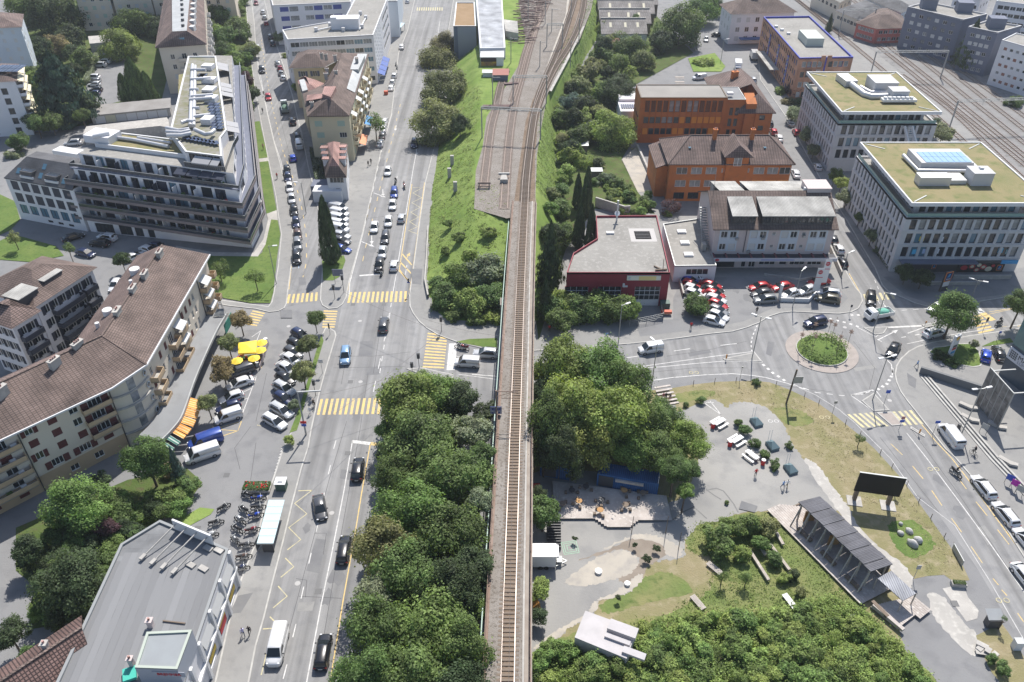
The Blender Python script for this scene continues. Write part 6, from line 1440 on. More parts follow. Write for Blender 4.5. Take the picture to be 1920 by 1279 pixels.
for i in range(7):b.ball((p0.x+.8+i*.6,p0.y-.13,6.2+.35*math.sin(i)),.5,.03,.35,8,4)
put('hoarding_picture',b.mesh('hoarding_picture',mat('picture_white',(.55,.52,.52),.7,(.2,.18,.18),3)),o,False)
text('hoarding_lettering','ABC',.9,mat('lettering_yellow',(.75,.55,.05),.6),(p0.x+3.6,p0.y-.16,8.9),(RAD(90),0,0),o)
bpy.data.objects[o.children[-1].name].location=Vector((p0.x+3.6,p0.y-.16,8.9))
for x,y,c,r_ in ((925,142,M_GREYT,mat('brick_roof',(.35,.15,.12),.8)),(920,138,M_WHITEB,M_ZINC)):
 pass
t=thing('garden_shed','small shed with reddish roof on grass beside the long warehouse','shed',G(939,150,6.6));b=MB();b.box(-2.2,2.2,-1.8,1.8,-1,2.2);put('wall',b.mesh('wall',M_GREYT),t,False);b=MB();b.face([(-2.5,-2.1,2.2),(2.5,-2.1,2.2),(2.5,2.1,2.8),(-2.5,2.1,2.8)]);put('roof',b.mesh('roof',mat('brick_roof',(.35,.15,.12),.8)),t,False)
t=thing('garden_shed','small pale grey shed with white items before the yellow hoarding','shed',G(920,147,6.2));b=MB();b.box(-2.4,2.2,-1.2,1.6,-1,2.0);put('wall',b.mesh('wall',M_WHITEB),t,False);b=MB();b.box(-2.6,2.4,-1.4,1.8,2.0,2.15);put('roof',b.mesh('roof',M_ZINC),t,False)
b=MB();P=poly('944,36 970,40 972,62 948,58',9.5);b.prism([(p.x,p.y) for p in P],5,9.5);o=b.build('open_shed',M_CORR);tag(o,'open shed with striped pale roof beside the long warehouse','shed')
# --- top left
z=17.0;P=[(p.x,p.y) for p in poly('37.5,50 41,27 -60,27 -60,54',z)]
B=Bld('pale_tower','pale blue tall apartment block with low brown roof at left edge',G(62,150));B.body(P,0,z,M_BLUEW,{0:lambda L:[(L-u,zz,1.9,1.4,rnd.choice([M_BLIND,M_BLIND,'w2g'])) for zz in (1,3.8,6.6,9.4,12.2,14.8) for u in (8.5,13.5,18.5) if u<L],3:lambda L:rows(L,4,(1,3.8,6.6,9.4,12.2,14.8),1.0,1.2,[M_BLIND],1)});B.hip(P,z,2.0,5,M_TILED,.6)
z=15.6;P=[(p.x,p.y) for p in poly('27.5,151 31,121 -70,121 -70,156',z)]
B=Bld('white_tower','white apartment block with cream awnings and solar panels at left edge',G(60,254));B.body(P,0,z,M_RENDW,{0:lambda L:[(L-8.2,zz,2.2,1.9,'d2l') for zz in (.6,3.2,5.8,8.4,11.0,13.2)],3:lambda L:rows(L,2,(.6,3.4,6.2,9,11.8),1.6,1.8,['d2g'],.5)});B.hip(P,z,1.6,4,M_TILED,.6)
f=B.fr[0] if B.fr[0].n.x>.5 else max(B.fr.values(),key=lambda q:q.n.x)
for zz in (2.6,5.4,8.2,11,13.4):
 for u0 in (.5,f.L/2+.3):B.balcony(f,u0,u0+f.L/2-1,zz,1.5,M_CONC,M_RENDW,.8);B.awning(f,u0,u0+f.L/2-1,zz+2.3,1.9,.8,mat('cream_awning',(.66,.6,.42),.7))
b=MB();p=G(8,131,17.4)
for i in range(4):
 for j in range(2):b.obox((p.x-2+i*1.8,p.y+j*3,17.3),1.7,2.8,.1)
B.part('solar_panel',b,M_PV)
z=18;P=[(-166,324),(-116,334),(-119,350),(-169,340)]
for nm,P in (('long beige apartment slab at the top edge left of tall trees',[(-164,323),(-138,328),(-141,345),(-167,340)]),('second beige apartment slab at the top edge beyond bright green trees',[(-137.5,328.2),(-108,334),(-111,350),(-140,345)])):
 B=Bld('beige_slab',nm,(*P[0],0));B.body(P,0,z,M_RENDB,{0:lambda L:rows(L,8,(1.5,4.5,7.5,10.5,13.5),1.3,1.4,[M_BLIND,'w2g',M_GREENSH],1)});B.hip(P,z,3,5,M_TILED,.5)
 f=B.fr[0];b=MB();b.prism([f.p(f.L*.45,.02),f.p(f.L*.45+.9,.02),f.p(f.L*.45+.9,.1),f.p(f.L*.45,.1)],2,z);B.part('stair_glazing',b,M_GLASS)
z=14.7;P=[(p.x,p.y) for p in poly('297,88 384,81 381,-20 310,-20',z)]
B=Bld('beige_house','long beige apartment house with hipped brown roof and pale ridge strip',G(328,185))
B.body(P,0,z,M_RENDB,{0:lambda L:[(u,zz,1.2,1.5,rnd.choice(['w2g',M_BLIND])) for zz in (1.5,4.5,7.5,10.6) for u in (3.4,L-3.6)]+[(L*.5,zz,1.4,2,'w2g') for zz in (4.2,7.2,10.2)],1:lambda L:rows(L,16,(2,5,8,11),1.4,1.8,['w2g','d2g'],1)})
for zz in (4,7,10):f=B.fr[0];B.balcony(f,f.L*.5-1.9,f.L*.5+1.9,zz,1.1,M_CONC,M_RENDB,.9)
Q=[Vector((p[0],p[1],z)) for p in P];Q[0]+= Vector((-.8,-.8,0));Q[1]+= Vector((.8,-.8,0));zt=18.4
T=[G(323,59,zt),G(350,57.6,zt),G(357,-20,zt),G(322,-20,zt)]
B.faces('roof',[[Q[0],Q[1],T[1],T[0]],[Q[1],Q[2],T[2],T[1]],[Q[3],Q[0],T[0],T[3]]],M_TILED);B.faces('ridge_strip',[T],M_ZINC,.1)
for i in range(7):
 p=T[1].lerp(T[2],.1+.12*i).lerp(Q[1].lerp(Q[2],.1+.12*i),.3);b=MB();b.obox((p.x,p.y,p.z-.4),1.4,2.2,1.5);o=B.part('dormer',b,M_BLIND)
 p=T[0].lerp(T[3],.1+.12*i);B.box('vent',(p.x+3.4,p.y,zt),.8,.8,.7,0,M_DFR)
 for zz in (3.4,6.4,9.4):fq=B.fr[1];u=3+i*8;B.balcony(fq,u,u+3,zz,1.3,M_CONC,M_WHITEB,.8) if u+3<fq.L else None
for x in (322,341):p=G(x,71,16.6);b=MB();b.obox((p.x,p.y,16.2),1.6,1.2,.5);B.part('skylight',b,M_GLASSB)
a,c=G(175,233),G(321.6,218);d=(c-a).normalized();nb=Vector((-d.y,d.x,0));P=[a,c,c+nb*6.2,a+nb*6.2]
B=Bld('garage_row','row of seven lock up garages with fibre cement roof',a);f=Frame(a,c)
B.body(P,0,2.5,M_CONC,{0:lambda L:[(u,.05,2.7,2.1,rnd.choice([M_WHITEB,M_BLIND,M_WHITEB,mat('cream_door',(.6,.57,.42),.7)])) for u in cols(L,7,.8)]})
b=MB();q=[p+(d if i in (1,2) else -d)*.3+(nb if i>1 else -nb)*.4 for i,p in enumerate(P)];b.face([V(q[0],2.75),V(q[1],2.75),V(q[2],3.3),V(q[3],3.3)]);b.face([V(q[0],2.55),V(q[3],3.1),V(q[2],3.1),V(q[1],2.55)]);b.quad(V(q[0],2.55),V(q[1],2.55),V(q[1],2.75),V(q[0],2.75));B.part('roof',b,M_SHED if False else mat('fibre_cement',(.3,.285,.27),.9,(.24,.225,.21),.3))
b=MB();b.prism([(p.x,p.y) for p in poly('155,251 162,237 313,220 316,226 318,240 300,236',3.2)],0,3.2);o=b.build('low_annex',[M_CONC]);tag(o,'low flat roofed annex between garages and terraced apartments','building')
b=MB();b.prism([(p.x,p.y) for p in poly('165,68 205,65 207,78 168,82',4)],0,4);o=b.build('parking_deck',[M_CONC]);tag(o,'low concrete parking deck below beige apartment slab','building')
b=MB();p=G(82,243);b.obox((p.x,p.y,0),9,4,2.4,.1);o=b.build('bin_shelter',[M_GREYT]);tag(o,'low grey shelter beside white apartment block','shelter')
# ---------------------------------------------------------------- vehicles
M_PAINT=objcolor('car_paint',.28,.15,.7)
M_TYRE=mat('tyre_rubber',(.02,.02,.02),.85)
M_RIM=mat('alloy_rim',(.5,.5,.52),.35,metal=.7)
M_CGL=mat('car_glass',(.015,.02,.024),.08,spec=.55)
M_LAMP=mat('headlight_glass',(.75,.76,.78),.15)
M_TAIL=mat('tail_light_red',(.4,.01,.01),.3)
M_PLATE=mat('number_plate',(.72,.72,.68),.5)
M_TRIM=mat('black_trim',(.025,.025,.028),.6)
def carmesh(kind):
 """meshes of one kind of car, nose towards +y, standing on z = 0: list of (name, mesh, painted, at, children)"""
 spec=dict(hatchback=(4.0,1.74,1.48,-.62,-.02,-1.55,-1.88,.86,.62),saloon=(4.6,1.8,1.45,-.75,.0,-1.2,-1.95,.86,.66),estate=(4.65,1.8,1.48,-.75,.0,-1.95,-2.2,.88,.66),
                suv=(4.5,1.86,1.68,-.6,.08,-1.75,-2.05,1.0,.84),minivan=(4.5,1.84,1.78,-.35,.35,-1.85,-2.1,1.02,.78),van=(5.2,1.96,2.05,-.1,.6,-2.5,-2.58,1.15,.95),smallvan=(4.4,1.8,1.85,-.25,.4,-2.1,-2.18,1.05,.86),convertible=(4.2,1.76,1.3,-.5,.0,-1.2,-1.6,.84,.66))[kind]
 L,Wd,Ht,ws1,ws0,rr,tb,zb,zh=spec
 hl=L/2;hw=Wd/2
 cowl,rf=ws1*0+(hl-(1.05 if kind not in ('van','minivan','smallvan') else .75)),0
 rf=cowl-(.95 if kind not in ('van','minivan','smallvan') else .75)
 rr_,tb_=rr,tb
 b=MB();st=[]
 for y,z,w in ((hl,zh-.16,.62),(hl-.08,zh-.02,.8),(hl-.32,zh+.03,.93),(cowl+.1,zb-.06,.99),(cowl-.2,zb,1.0),(0,zb+.01,1.0),(-hl*.6,zb+.02,1.0),(-hl+.35,zb+.01,.96),(-hl+.08,zb-.03,.88),(-hl,zb-.14,.78)):
  x=hw*w;zl=.2 if abs(y)<hl-.2 else .3
  st.append([(-x*.93,y,zl),(-x,y,zl+.2),(-x,y,z-.16),(-x*.93,y,z-.02),(-x*.4,y,z+.03),(x*.4,y,z+.03),(x*.93,y,z-.02),(x,y,z-.16),(x,y,zl+.2),(x*.93,y,zl)])
 b.loft(st)
 cab=[]
 wt=.74 if kind not in ('van','smallvan') else .86
 for y,z,w in ((cowl,zb+.0,.9),(rf+.02,Ht-.05,wt),(rf-.15,Ht-.01,wt),((rf+rr_)/2,Ht,wt),(rr_+.12,Ht-.02,wt*.98),(rr_,Ht-.06,wt*.97),(tb_,zb+.02,.86)):
  x=hw*w;xb=hw*.93
  cab.append([(-xb,y,zb-.05),(-x-(xb-x)*.12,y,z-.09 if z>zb+.2 else z-.02),(-x*.86,y,z),(0,y,z+(.03 if z>zb+.2 else 0)),(x*.86,y,z),(x+(xb-x)*.12,y,z-.09 if z>zb+.2 else z-.02),(xb,y,zb-.05)])
 b.loft(cab)
 out=[('body',b.mesh('body',M_PAINT),None)]
 def pan(name,pts,m):k=MB();k.face(pts);out.append((name,k.mesh(name,m),None))
 e=.018;zt=Ht-.09
 pan('windscreen',[(-hw*.84,cowl-.04,zb+.06),(hw*.84,cowl-.04,zb+.06),(hw*wt*.86,rf+.06,Ht-.06+e),(-hw*wt*.86,rf+.06,Ht-.06+e)][::1],M_CGL)
 for n,p in ((0,[(-hw*.84,cowl-.04,zb+.06)]),):pass
 k=MB();dz=.02;k.face([(-hw*.84,cowl-.02+dz,zb+.05+dz),(hw*.84,cowl-.02+dz,zb+.05+dz),(hw*wt*.84,rf+.04+dz,Ht-.07+dz),(-hw*wt*.84,rf+.04+dz,Ht-.07+dz)]);out[-1]=('windscreen',k.mesh('windscreen',M_CGL),None)
 k=MB();k.face([(hw*.76,tb_+.05-dz-(tb_+.05-rr_)*.15,zb+.16),(-hw*.76,tb_+.05-dz-(tb_+.05-rr_)*.15,zb+.16),(-hw*wt*.8,rr_-dz-.02,Ht-.13+dz),(hw*wt*.8,rr_-dz-.02,Ht-.13+dz)]);out.append(('rear_window',k.mesh('rear_window',M_CGL),None))
 ends=(rr_+.35) if kind not in ('van','smallvan') else rf-.55
 for s in (-1,1):
  k=MB();xb,xt=s*(hw*.93+.012),s*(hw*wt+(hw*.93-hw*wt)*.12+.02)
  q=[(xb,cowl-.32,zb+.04),(xb,min(ends-.15,ends),zb+.04),(xt,ends+.02,Ht-.12),(xt,rf-.02,Ht-.12)];k.face(q);out.append(('side_window',k.mesh('side_window',M_CGL),None))
 ry=hl*.62
 kk=MB();kk.wheel((0,0,0),.32,.22,14,0,0);wm_=kk.mesh('wheel',M_TYRE);k2=MB();k2.wheel((0,0,0),.2,.24,10,0,0);rm_=k2.mesh('rim',M_RIM)
 for s in (-1,1):
  for y in (ry,-ry+.1):out.append(('wheel',wm_,(s*(hw-.1),y,.32),('rim',rm_)))
 hb=MB();hb.ball((0,0,0),.2,.13,.08,8,4);hm=hb.mesh('headlight',M_LAMP)
 tbm=MB();tbm.box(-.14,.14,-.05,.05,-.09,.09);tm=tbm.mesh('tail_light',M_TAIL);mm=MB();mm.box(-.1,.1,-.06,.06,-.06,.06);mi=mm.mesh('mirror',M_TRIM)
 for s in (-1,1):
  out.append(('headlight',hm,(s*hw*.66,hl-.13,zh-.06)));out.append(('tail_light',tm,(s*hw*.7,-hl+.06,zb-.17)));out.append(('mirror',mi,(s*(hw+.08),cowl-.42,zb+.1)))
 pb=MB();pb.box(-.26,.26,-.01,.01,0,.11);pm_=pb.mesh('number_plate',M_PLATE);out.append(('number_plate',pm_,(0,-hl-.015,.5)));out.append(('number_plate',pm_,(0,hl+.015,.38)))
 if kind in ('suv','estate'):
  for s in (-1,1):rb=MB();rb.beam((s*hw*wt*.84,rf-.3,Ht+.04),(s*hw*wt*.84,rr_+.3,Ht+.04),.05);out.append(('roof_rail',rb.mesh('roof_rail',M_TRIM),None))
 return out
CARS={k:carmesh(k) for k in ('hatchback','saloon','estate','suv','minivan','van','smallvan','convertible')}
CC={'white':(.68,.68,.68),'silver':(.5,.51,.52),'grey':(.2,.21,.22),'dark grey':(.07,.072,.078),'black':(.012,.012,.014),'blue':(.03,.07,.3),'light blue':(.2,.33,.5),'navy':(.015,.025,.075),'red':(.42,.025,.03),'dark red':(.2,.01,.02),'green':(.02,.1,.06),'cobalt':(.015,.06,.42),'olive':(.12,.11,.08),'brown':(.1,.06,.045)}
NCAR=0
def car(kind,col,x,y,hx,hy,label,group=None,z=0.01,detail=2):
 """car whose footprint centre shows at pixel x, y, nose pointing towards pixel hx, hy"""
 global NCAR
 c=G(x,y,.0);d=G(hx,hy,.0)-c;c=G(x,y,.5);c.z=z
 t=thing('car' if 'van' not in kind else 'van',label,'car' if 'van' not in kind or kind=='minivan' else 'van',c,math.atan2(d.y,d.x)-math.pi/2,group)
 for it in CARS[kind]:
  if detail<2 and it[0] in ('mirror','number_plate','roof_rail'):continue
  o=put(it[0],it[1],t,False,loc=it[2]);o.color=(*CC[col],1)
  if len(it)>3 and detail>1:put(it[3][0],it[3][1],o,False)
 NCAR+= 1;t.scale=(1.03,1.06,1.03)
 return t
MR='cars driving on the main road'
for a in (('van','white',521,1212,513,1245,'white panel van driving towards camera at bottom of main road'),
    ('estate','black',606,1222,613,1180,'black estate car nearest the camera on main road beside yellow line'),('estate','black',645,1031,650,1000,'shiny black estate car level with bus shelter near yellow line'),('suv','black',671,881,675,850,'black car approaching white stop line beside overhanging trees'),('saloon','dark grey',600,952,606,985,'dark grey car passing zigzag bus stop line towards camera'),
    ('suv','light blue',648,668,645,700,'light blue car on main road between the two big crossings'),('suv','dark grey',719.5,610,722,590,'dark car with red tail lights at centre of main junction'),('saloon','white',727,321,725,340,'white car alone high on main road beside tree shadow'),('estate','blue',739,362,738,380,'blue car at the back of waiting queue with motorcycle behind'),('saloon','white',736,384,735,400,'white car second in queue behind the blue car'),('saloon','white',728,415,727,430,'white saloon midway in queue with open lane to its left'),('saloon','white',702,426,700,440,'white car alone in left turning lane'),('estate','dark grey',722,446,720,465,'dark blue grey estate in queue between white and silver cars'),('saloon','silver',717,473,715,490,'silver car with dark roof second from the stop line',None),('suv','black',711,498,709,515,'black car first at the stop line beside motorcyclist'),('hatchback','silver',753,409,757,390,'pale blue silver car driving away beside the queue'),('hatchback','white',739,498,742,480,'white hatchback driving away level with the stop line'),('suv','navy',777,270,775,285,'dark blue car in the shade of big roadside tree')):car(*a[:7])
LSG='cars queueing on the left street'
for i,a in enumerate((('hatchback','black',538,320,'black car first behind pedestrian kerb, farthest of shaded queue'),('hatchback','navy',540,333,'dark blue car tucked behind the farthest black car'),('saloon','white',543,351,'white car in the left street queue with silver car behind'),('saloon','silver',547,372,'silver car in the left street queue following white car'),('saloon','black',551,394,'black saloon in left street queue behind silver car'),('hatchback','navy',555,418,'navy car with red tail light midway in left street queue'),('saloon','brown',558,440,'dark brown car half hidden midway in left street queue'),('suv','grey',558,459,'grey roofed dark red car near end of left street queue'),('suv','black',556,484,'black car standing by blue line at end of left street queue'))):car(a[0],a[1],a[2],a[3],a[2]+1.5,a[3]+14,a[4],None)
for a in (('hatchback','cobalt',549,296,545,280,'bright blue car driving in building shade on left street'),('van','white',561,272,558,255,'white van on left street in front of dark car'),('suv','dark grey',558,256,555,240,'dark car close behind the white van on left street'),('suv','black',549,228,546,212,'black car behind the tipper lorry on left street'),('hatchback','silver',531,146,528,135,'silver car nearest in row parked opposite hedge'),('hatchback','grey',527,137,524,125,'grey car parked tight between silver and red cars'),('hatchback','dark red',525,128,522,118,'dark red car parked third from near end of row'),('saloon','grey',521,119,518,108,'grey saloon at far end of street row by yellow house'),('suv','black',491,132,494,145,'black car driving towards camera beside dark bushes'),('saloon','silver',483,90,486,105,'silver car parked below street tree at left'),('suv','black',511,82,508,70,'black car in shade beside the white block'),('suv','dark grey',507,70,504,58,'dark grey car with glinting roof beside white block'),('hatchback','red',499,44,496,33,'red car behind silver cars at top of left street'),('hatchback','silver',496,33,493,22,'silver car before red one at top of left street'),('hatchback','silver',493,23,490,12,'farthest silver car queued at top of left street'),('hatchback','dark red',480,6,482,15,'dark red car entering left street at top edge'),('saloon','red',503,182,506,195,'red roofed white taxi standing at left street kerb')):car(*a)
for i,a in enumerate((('smallvan','silver',635,391),('smallvan','white',637,401),('smallvan','white',636,411),('minivan','white',635,421),('smallvan','white',637,430),('hatchback','silver',641,442),('hatchback','dark grey',641,452),('hatchback','blue',642,468))):car(a[0],a[1],a[2],a[3],a[2]+14,a[3]+3,'%s vehicle from villa end in row parked behind cypress'%(ORD[i]+' '+a[1]),'vehicles parked behind the cypress')
for i,a in enumerate((('saloon','white',721,228),('saloon','white',719,241),('saloon','dark grey',717,254),('saloon','silver',713,269),('saloon','white',753,88),('hatchback','white',739,142),('hatchback','white',736,154),('saloon','white',733,165),('hatchback','white',764,3))):car(a[0],a[1],a[2],a[3],a[2]+3,a[3]-12,'%s car parked along main road kerb by cream apartments'%(ORD[i]+' '+a[1]) if i != 7 else 'white car with green bonnet parked nearest the orange bin','cars parked along the main road kerb')
for i,a in enumerate((('smallvan','dark grey',452,697,'dark grey minivan parked nearest the yellow parasols'),('saloon','white',450,719,'white saloon with dark glass parked below dark minivan'),('hatchback','white',434,746,'white hatchback parked between white saloon and dark car'),('hatchback','navy',428,764,'dark car half hidden behind the white parked van'),('smallvan','white',428,782,'white panel van parked on yellow crossed bay'),('van','blue',386,828,'blue panel van parked behind white delivery van'),('van','white',380,853,'tall white delivery van with yellow badge near blue spruce'))):car(a[0],a[1],a[2],a[3],a[2]-16,a[3]+5.5,a[4])
for i,a in enumerate((('hatchback','navy',563,628,'dark blue car at top of blue bay row under trees'),('hatchback','black',556,647,'black car under tree second in blue bay row'),('hatchback','dark grey',550,662,'dark car with blue glass third in blue bay row'),('saloon','white',546,674,'white car third tree shade in blue bay row'),('saloon','white',538,691,'white car with shaded tail in blue bay row'),('hatchback','black',535,711,'black car below white pair in blue bay row'),('suv','silver',533,730,'silver car with black roof in blue bay row'),('hatchback','navy',532,748,'navy hatchback between silver car and white estate'),('estate','silver',528,770,'pale silver estate second from bottom of blue bay row'),('estate','white',515,791,'white estate at bottom of blue bay row'))):car(a[0],a[1],a[2],a[3],a[2]+16,a[3]+9,a[4])
for a in (('smallvan','white',876,681,860,680,'white delivery van with blue lettering waiting beside viaduct'),('suv','silver',911,664,895,663,'silver car waiting at crossing partly under viaduct edge'),('smallvan','white',1220,655,1200,658,'white van with yellow stripes driving on cross road'),('suv','navy',1529,605,1510,609,'dark blue car circling the roundabout island top side'),('saloon','black',1675,656,1668,668,'black saloon leaving roundabout on its east side'),('suv','black',1633,561,1634,575,'black car on zebra crossing entering from right street'),('saloon','white',1757,577,1742,584,'white car half hidden behind round tree on east road'),('suv','white',1752,625,1770,620,'white car driving away past splitter island below round tree'),('hatchback','cobalt',1849,667,1851,655,'bright blue hatchback parked beside dark car by lawn'),('saloon','black',1873,664,1868,652,'black car parked next to bright blue hatchback'),('van','white',1782,819,1770,803,'large white panel van standing on right pavement'),('estate','white',1844,914,1833,900,'white estate parked farthest along south east road'),('estate','white',1885,965,1873,950,'white estate parked second along south east road'),('estate','white',1925,1015,1913,1000,'white car parked third along south east road cut by frame'),('saloon','white',1923,1083,1934,1097,'white car at right edge driving down south east road')):car(*a)
RSG='cars parked along the right street'
for i,a in enumerate((('hatchback','black',1579,492,1574,482),('hatchback','white',1573,467,1568,457),('hatchback','dark grey',1561,448,1556,438),('saloon','white',1492,326,1488,316),('saloon','white',1461,259,1458,251),('hatchback','red',1450,247,1446,239),('suv','dark grey',1442,233,1438,225),('minivan','silver',1434,216,1430,208),('saloon','dark grey',1413,183,1411,174),('hatchback','silver',1408,171,1405,163),('hatchback','silver',1402,160,1399,152),('hatchback','silver',1396,151,1393,143))):car(a[0],a[1],a[2],a[3],a[4],a[5],'%s car counted from the roundabout parked on left of right street'%(ORD[i]+' '+a[1]),RSG)
for a in (('hatchback','silver',1533,313,1530,305,'silver hatchback parked by corner of northern office block'),('hatchback','red',1493,248,1489,240,'red hatchback parked beside street tree at northern office'),('saloon','grey',1482,231,1478,222,'grey car parked under tree at northern office'),('suv','silver',1413,151,1411,142,'silver car driving past loading canopy of brick building'),('saloon','black',1346,66,1352,66,'black car parked by corner of white building'),('hatchback','silver',1324,74,1324,82,'silver car parked under big tree near white building'),('smallvan','white',1311,146,1300,147,'white van parked behind the orange factory wing')):car(*a)
for i,a in enumerate((('smallvan','white',1303,520,1320,524,'white van parked at corner of showroom forecourt'),('hatchback','cobalt',1294,527,1306,531,'blue car behind white van on forecourt'),('hatchback','red',1297,534,1309,538,'red car third in left forecourt row'),('hatchback','white',1300,543,1312,547,'white car fourth in left forecourt row'),('hatchback','white',1302,552,1314,556,'white car half hidden under forecourt tree'),('saloon','red',1332,535,1345,539,'red car at top of second forecourt row'),('saloon','black',1335,544,1348,547,'black car below top red car in second forecourt row'),('saloon','red',1338,552,1351,556,'second red car in second forecourt row'),('saloon','white',1340,561,1353,565,'white and silver car in middle of second forecourt row'),('hatchback','red',1346,572,1357,576,'red car beside tree in second forecourt row'),('hatchback','grey',1347,583,1358,587,'grey car third from bottom of second forecourt row'),('hatchback','white',1347,593,1358,597,'white car second from bottom of second forecourt row'),('hatchback','white',1339,603,1351,606,'white car with black top at bottom of forecourt row'),('saloon','red',1425,538,1412,540,'red car at top of middle forecourt trio'),('saloon','dark grey',1429,550,1416,552,'dark grey car in middle forecourt trio'),('suv','grey',1435,563,1420,564,'grey car with pale bonnet in middle forecourt trio'),('saloon','red',1467,538,1453,541,'red car beside display ramp on forecourt'),('hatchback','white',1481,552,1468,556,'white and black car displayed on walled corner'),('hatchback','silver',1512,545,1500,549,'pale blue car displayed behind white flag'),('saloon','red',1535,529,1522,531,'red car under the far forecourt flag'),('suv','silver',1554,551,1541,549,'silver car outside display wall near street corner'),('suv','olive',1552,562,1539,560,'olive brown car below silver car near street corner'))):car(*a)
for i,a in enumerate((('hatchback','navy',190,107),('suv','white',195,117),('suv','silver',187,123),('suv','white',175,146),('hatchback','grey',177,153),('hatchback','silver',177,159),('hatchback','black',180,169),('hatchback','navy',176,176))):car(a[0],a[1],a[2],a[3],a[2]-12,a[3],'%s courtyard car counted from the parking deck'%(ORD[i]+' '+a[1]),'cars parked in the courtyard',detail=1,z=.08)
for a in (('suv','white',201,446,185,443,'white car with black roof parked below terraced apartments'),('suv','black',187,457,172,455,'black car parked before white car in deep shade'),('saloon','navy',160,475,175,479,'dark blue saloon on shaded yard before brown roofs'),('saloon','black',137,445,150,441,'black car in deepest shade beside slate roofed house'),('saloon','white',279,469,292,473,'white car in shade next to dark car at path'),('saloon','navy',296,462,308,465,'navy car parked by the curved path'),('saloon','white',252,482,262,478,'white car partly hidden by beige apartment roof'),('suv','silver',137,269,122,270,'silver estate parked beside low flat annex'),('hatchback','white',216,536,210,545,'white car seen between the two brown roofed houses')):car(*a)
# --- lorries
def lorry(name,label,x,y,hx,hy,cabc,boxc,L=6.5,hgt=2.8,open_=False,load=None):
 c=G(x,y,0);d=G(hx,hy,0)-c;c=G(x,y,.6);c.z=.01;t=thing(name,label,'lorry',c,math.atan2(d.y,d.x)-math.pi/2)
 cl=1.7;b=MB();b.prism([(-1.0,L/2-cl),(1.0,L/2-cl),(1.0,L/2-.1),(.8,L/2),(-.8,L/2),(-1.0,L/2-.1)],.5,1.4);b.add([(-1,L/2-cl,1.4),(1,L/2-cl,1.4),(1,L/2-.05,1.4),(-1,L/2-.05,1.4),(-.9,L/2-cl,2.2),(.9,L/2-cl,2.2),(.9,L/2-.7,2.2),(-.9,L/2-.7,2.2)],[(4,5,6,7),(0,1,5,4),(1,2,6,5),(2,3,7,6),(3,0,4,7)])
 o=put('cab',b.mesh('cab',M_PAINT),t,False);o.color=(*cabc,1)
 k=MB();k.face([(-.86,L/2-.08,1.46),(.86,L/2-.08,1.46),(.8,L/2-.66,2.14),(-.8,L/2-.66,2.14)]);put('windscreen',k.mesh('windscreen',M_CGL),t,False)
 b=MB()
 if open_:
  for q in ((-1.05,-.97,-L/2,L/2-cl-.1),(.97,1.05,-L/2,L/2-cl-.1)):b.box(*q,.8,1.5)
  b.box(-.97,.97,-L/2,-L/2+.08,.8,1.5);b.box(-.97,.97,L/2-cl-.2,L/2-cl-.1,.8,1.7);b.box(-1.05,1.05,-L/2,L/2-cl-.1,.7,.8)
 else:b.box(-1.1,1.1,-L/2,L/2-cl-.15,.8,hgt)
 o=put('load_bed' if open_ else 'cargo_box',b.mesh('load_bed' if open_ else 'cargo_box',M_PAINT),t,False);o.color=(*boxc,1)
 if load:b=MB();b.ball((0,-1.0,1.3),.9,L/2-1.6,.5,9,5);put('load',b.mesh('load',load),t,False)
 kk=MB();kk.wheel((0,0,0),.42,.3,12,0,0);wm_=kk.mesh('wheel',M_TYRE)
 for s in (-1,1):
  for y_ in (L/2-.9,-L/2+1.2):put('wheel',wm_,t,False,loc=(s*.9,y_,.42))
 return t
lorry('tipper_lorry','tipper lorry with green load behind white cab on left street',534,203,531,185,(.75,.75,.74),(.25,.3,.3),7.5,2.8,True,mat('green_load',(.12,.2,.15),.9))
lorry('flatbed_lorry','white flatbed lorry with green tarpaulin at roundabout entry',1647,591,1630,594,(.8,.8,.8),(.7,.7,.7),5.6,2,True,mat('green_tarp',(.15,.42,.33),.8))
lorry('box_lorry','white box lorry driving on right street near brick building',1383,130,1384,145,(.78,.78,.78),(.8,.8,.8),6.5,3.2)
lorry('box_lorry','grey box lorry loading under canopy of brick building',1413,107,1408,96,(.6,.6,.6),(.55,.55,.55),6,3.0)
# --- caravan trailer
t=thing('caravan_trailer','white box trailer with twin wheels parked against the viaduct','trailer',G(1018,1056,0))
b=MB();b.box(-2.3,1.7,-1.1,1.1,.55,2.7);put('body',b.mesh('body',M_WHITEB),t,False);b=MB();b.box(-2.4,1.8,-1.15,1.15,2.7,2.8);b.box(1.8,2.1,-1,1,2.3,2.7);put('roof',b.mesh('roof',M_WHITEB),t,False)
b=MB();b.beam((1.7,-.9,.5),(3.3,0,.5),.1);b.beam((1.7,.9,.5),(3.3,0,.5),.1);b.box(1.9,2.6,-.5,.5,.5,.9);put('drawbar',b.mesh('drawbar',M_GREYST),t,False)
kk=MB();kk.wheel((0,0,0),.34,.22,12,0,1);wm_=kk.mesh('wheel',M_TYRE)
for x in (-.4,.4):
 for s in (-1,1):put('wheel',wm_,t,False,loc=(x,s*1.05,.34))
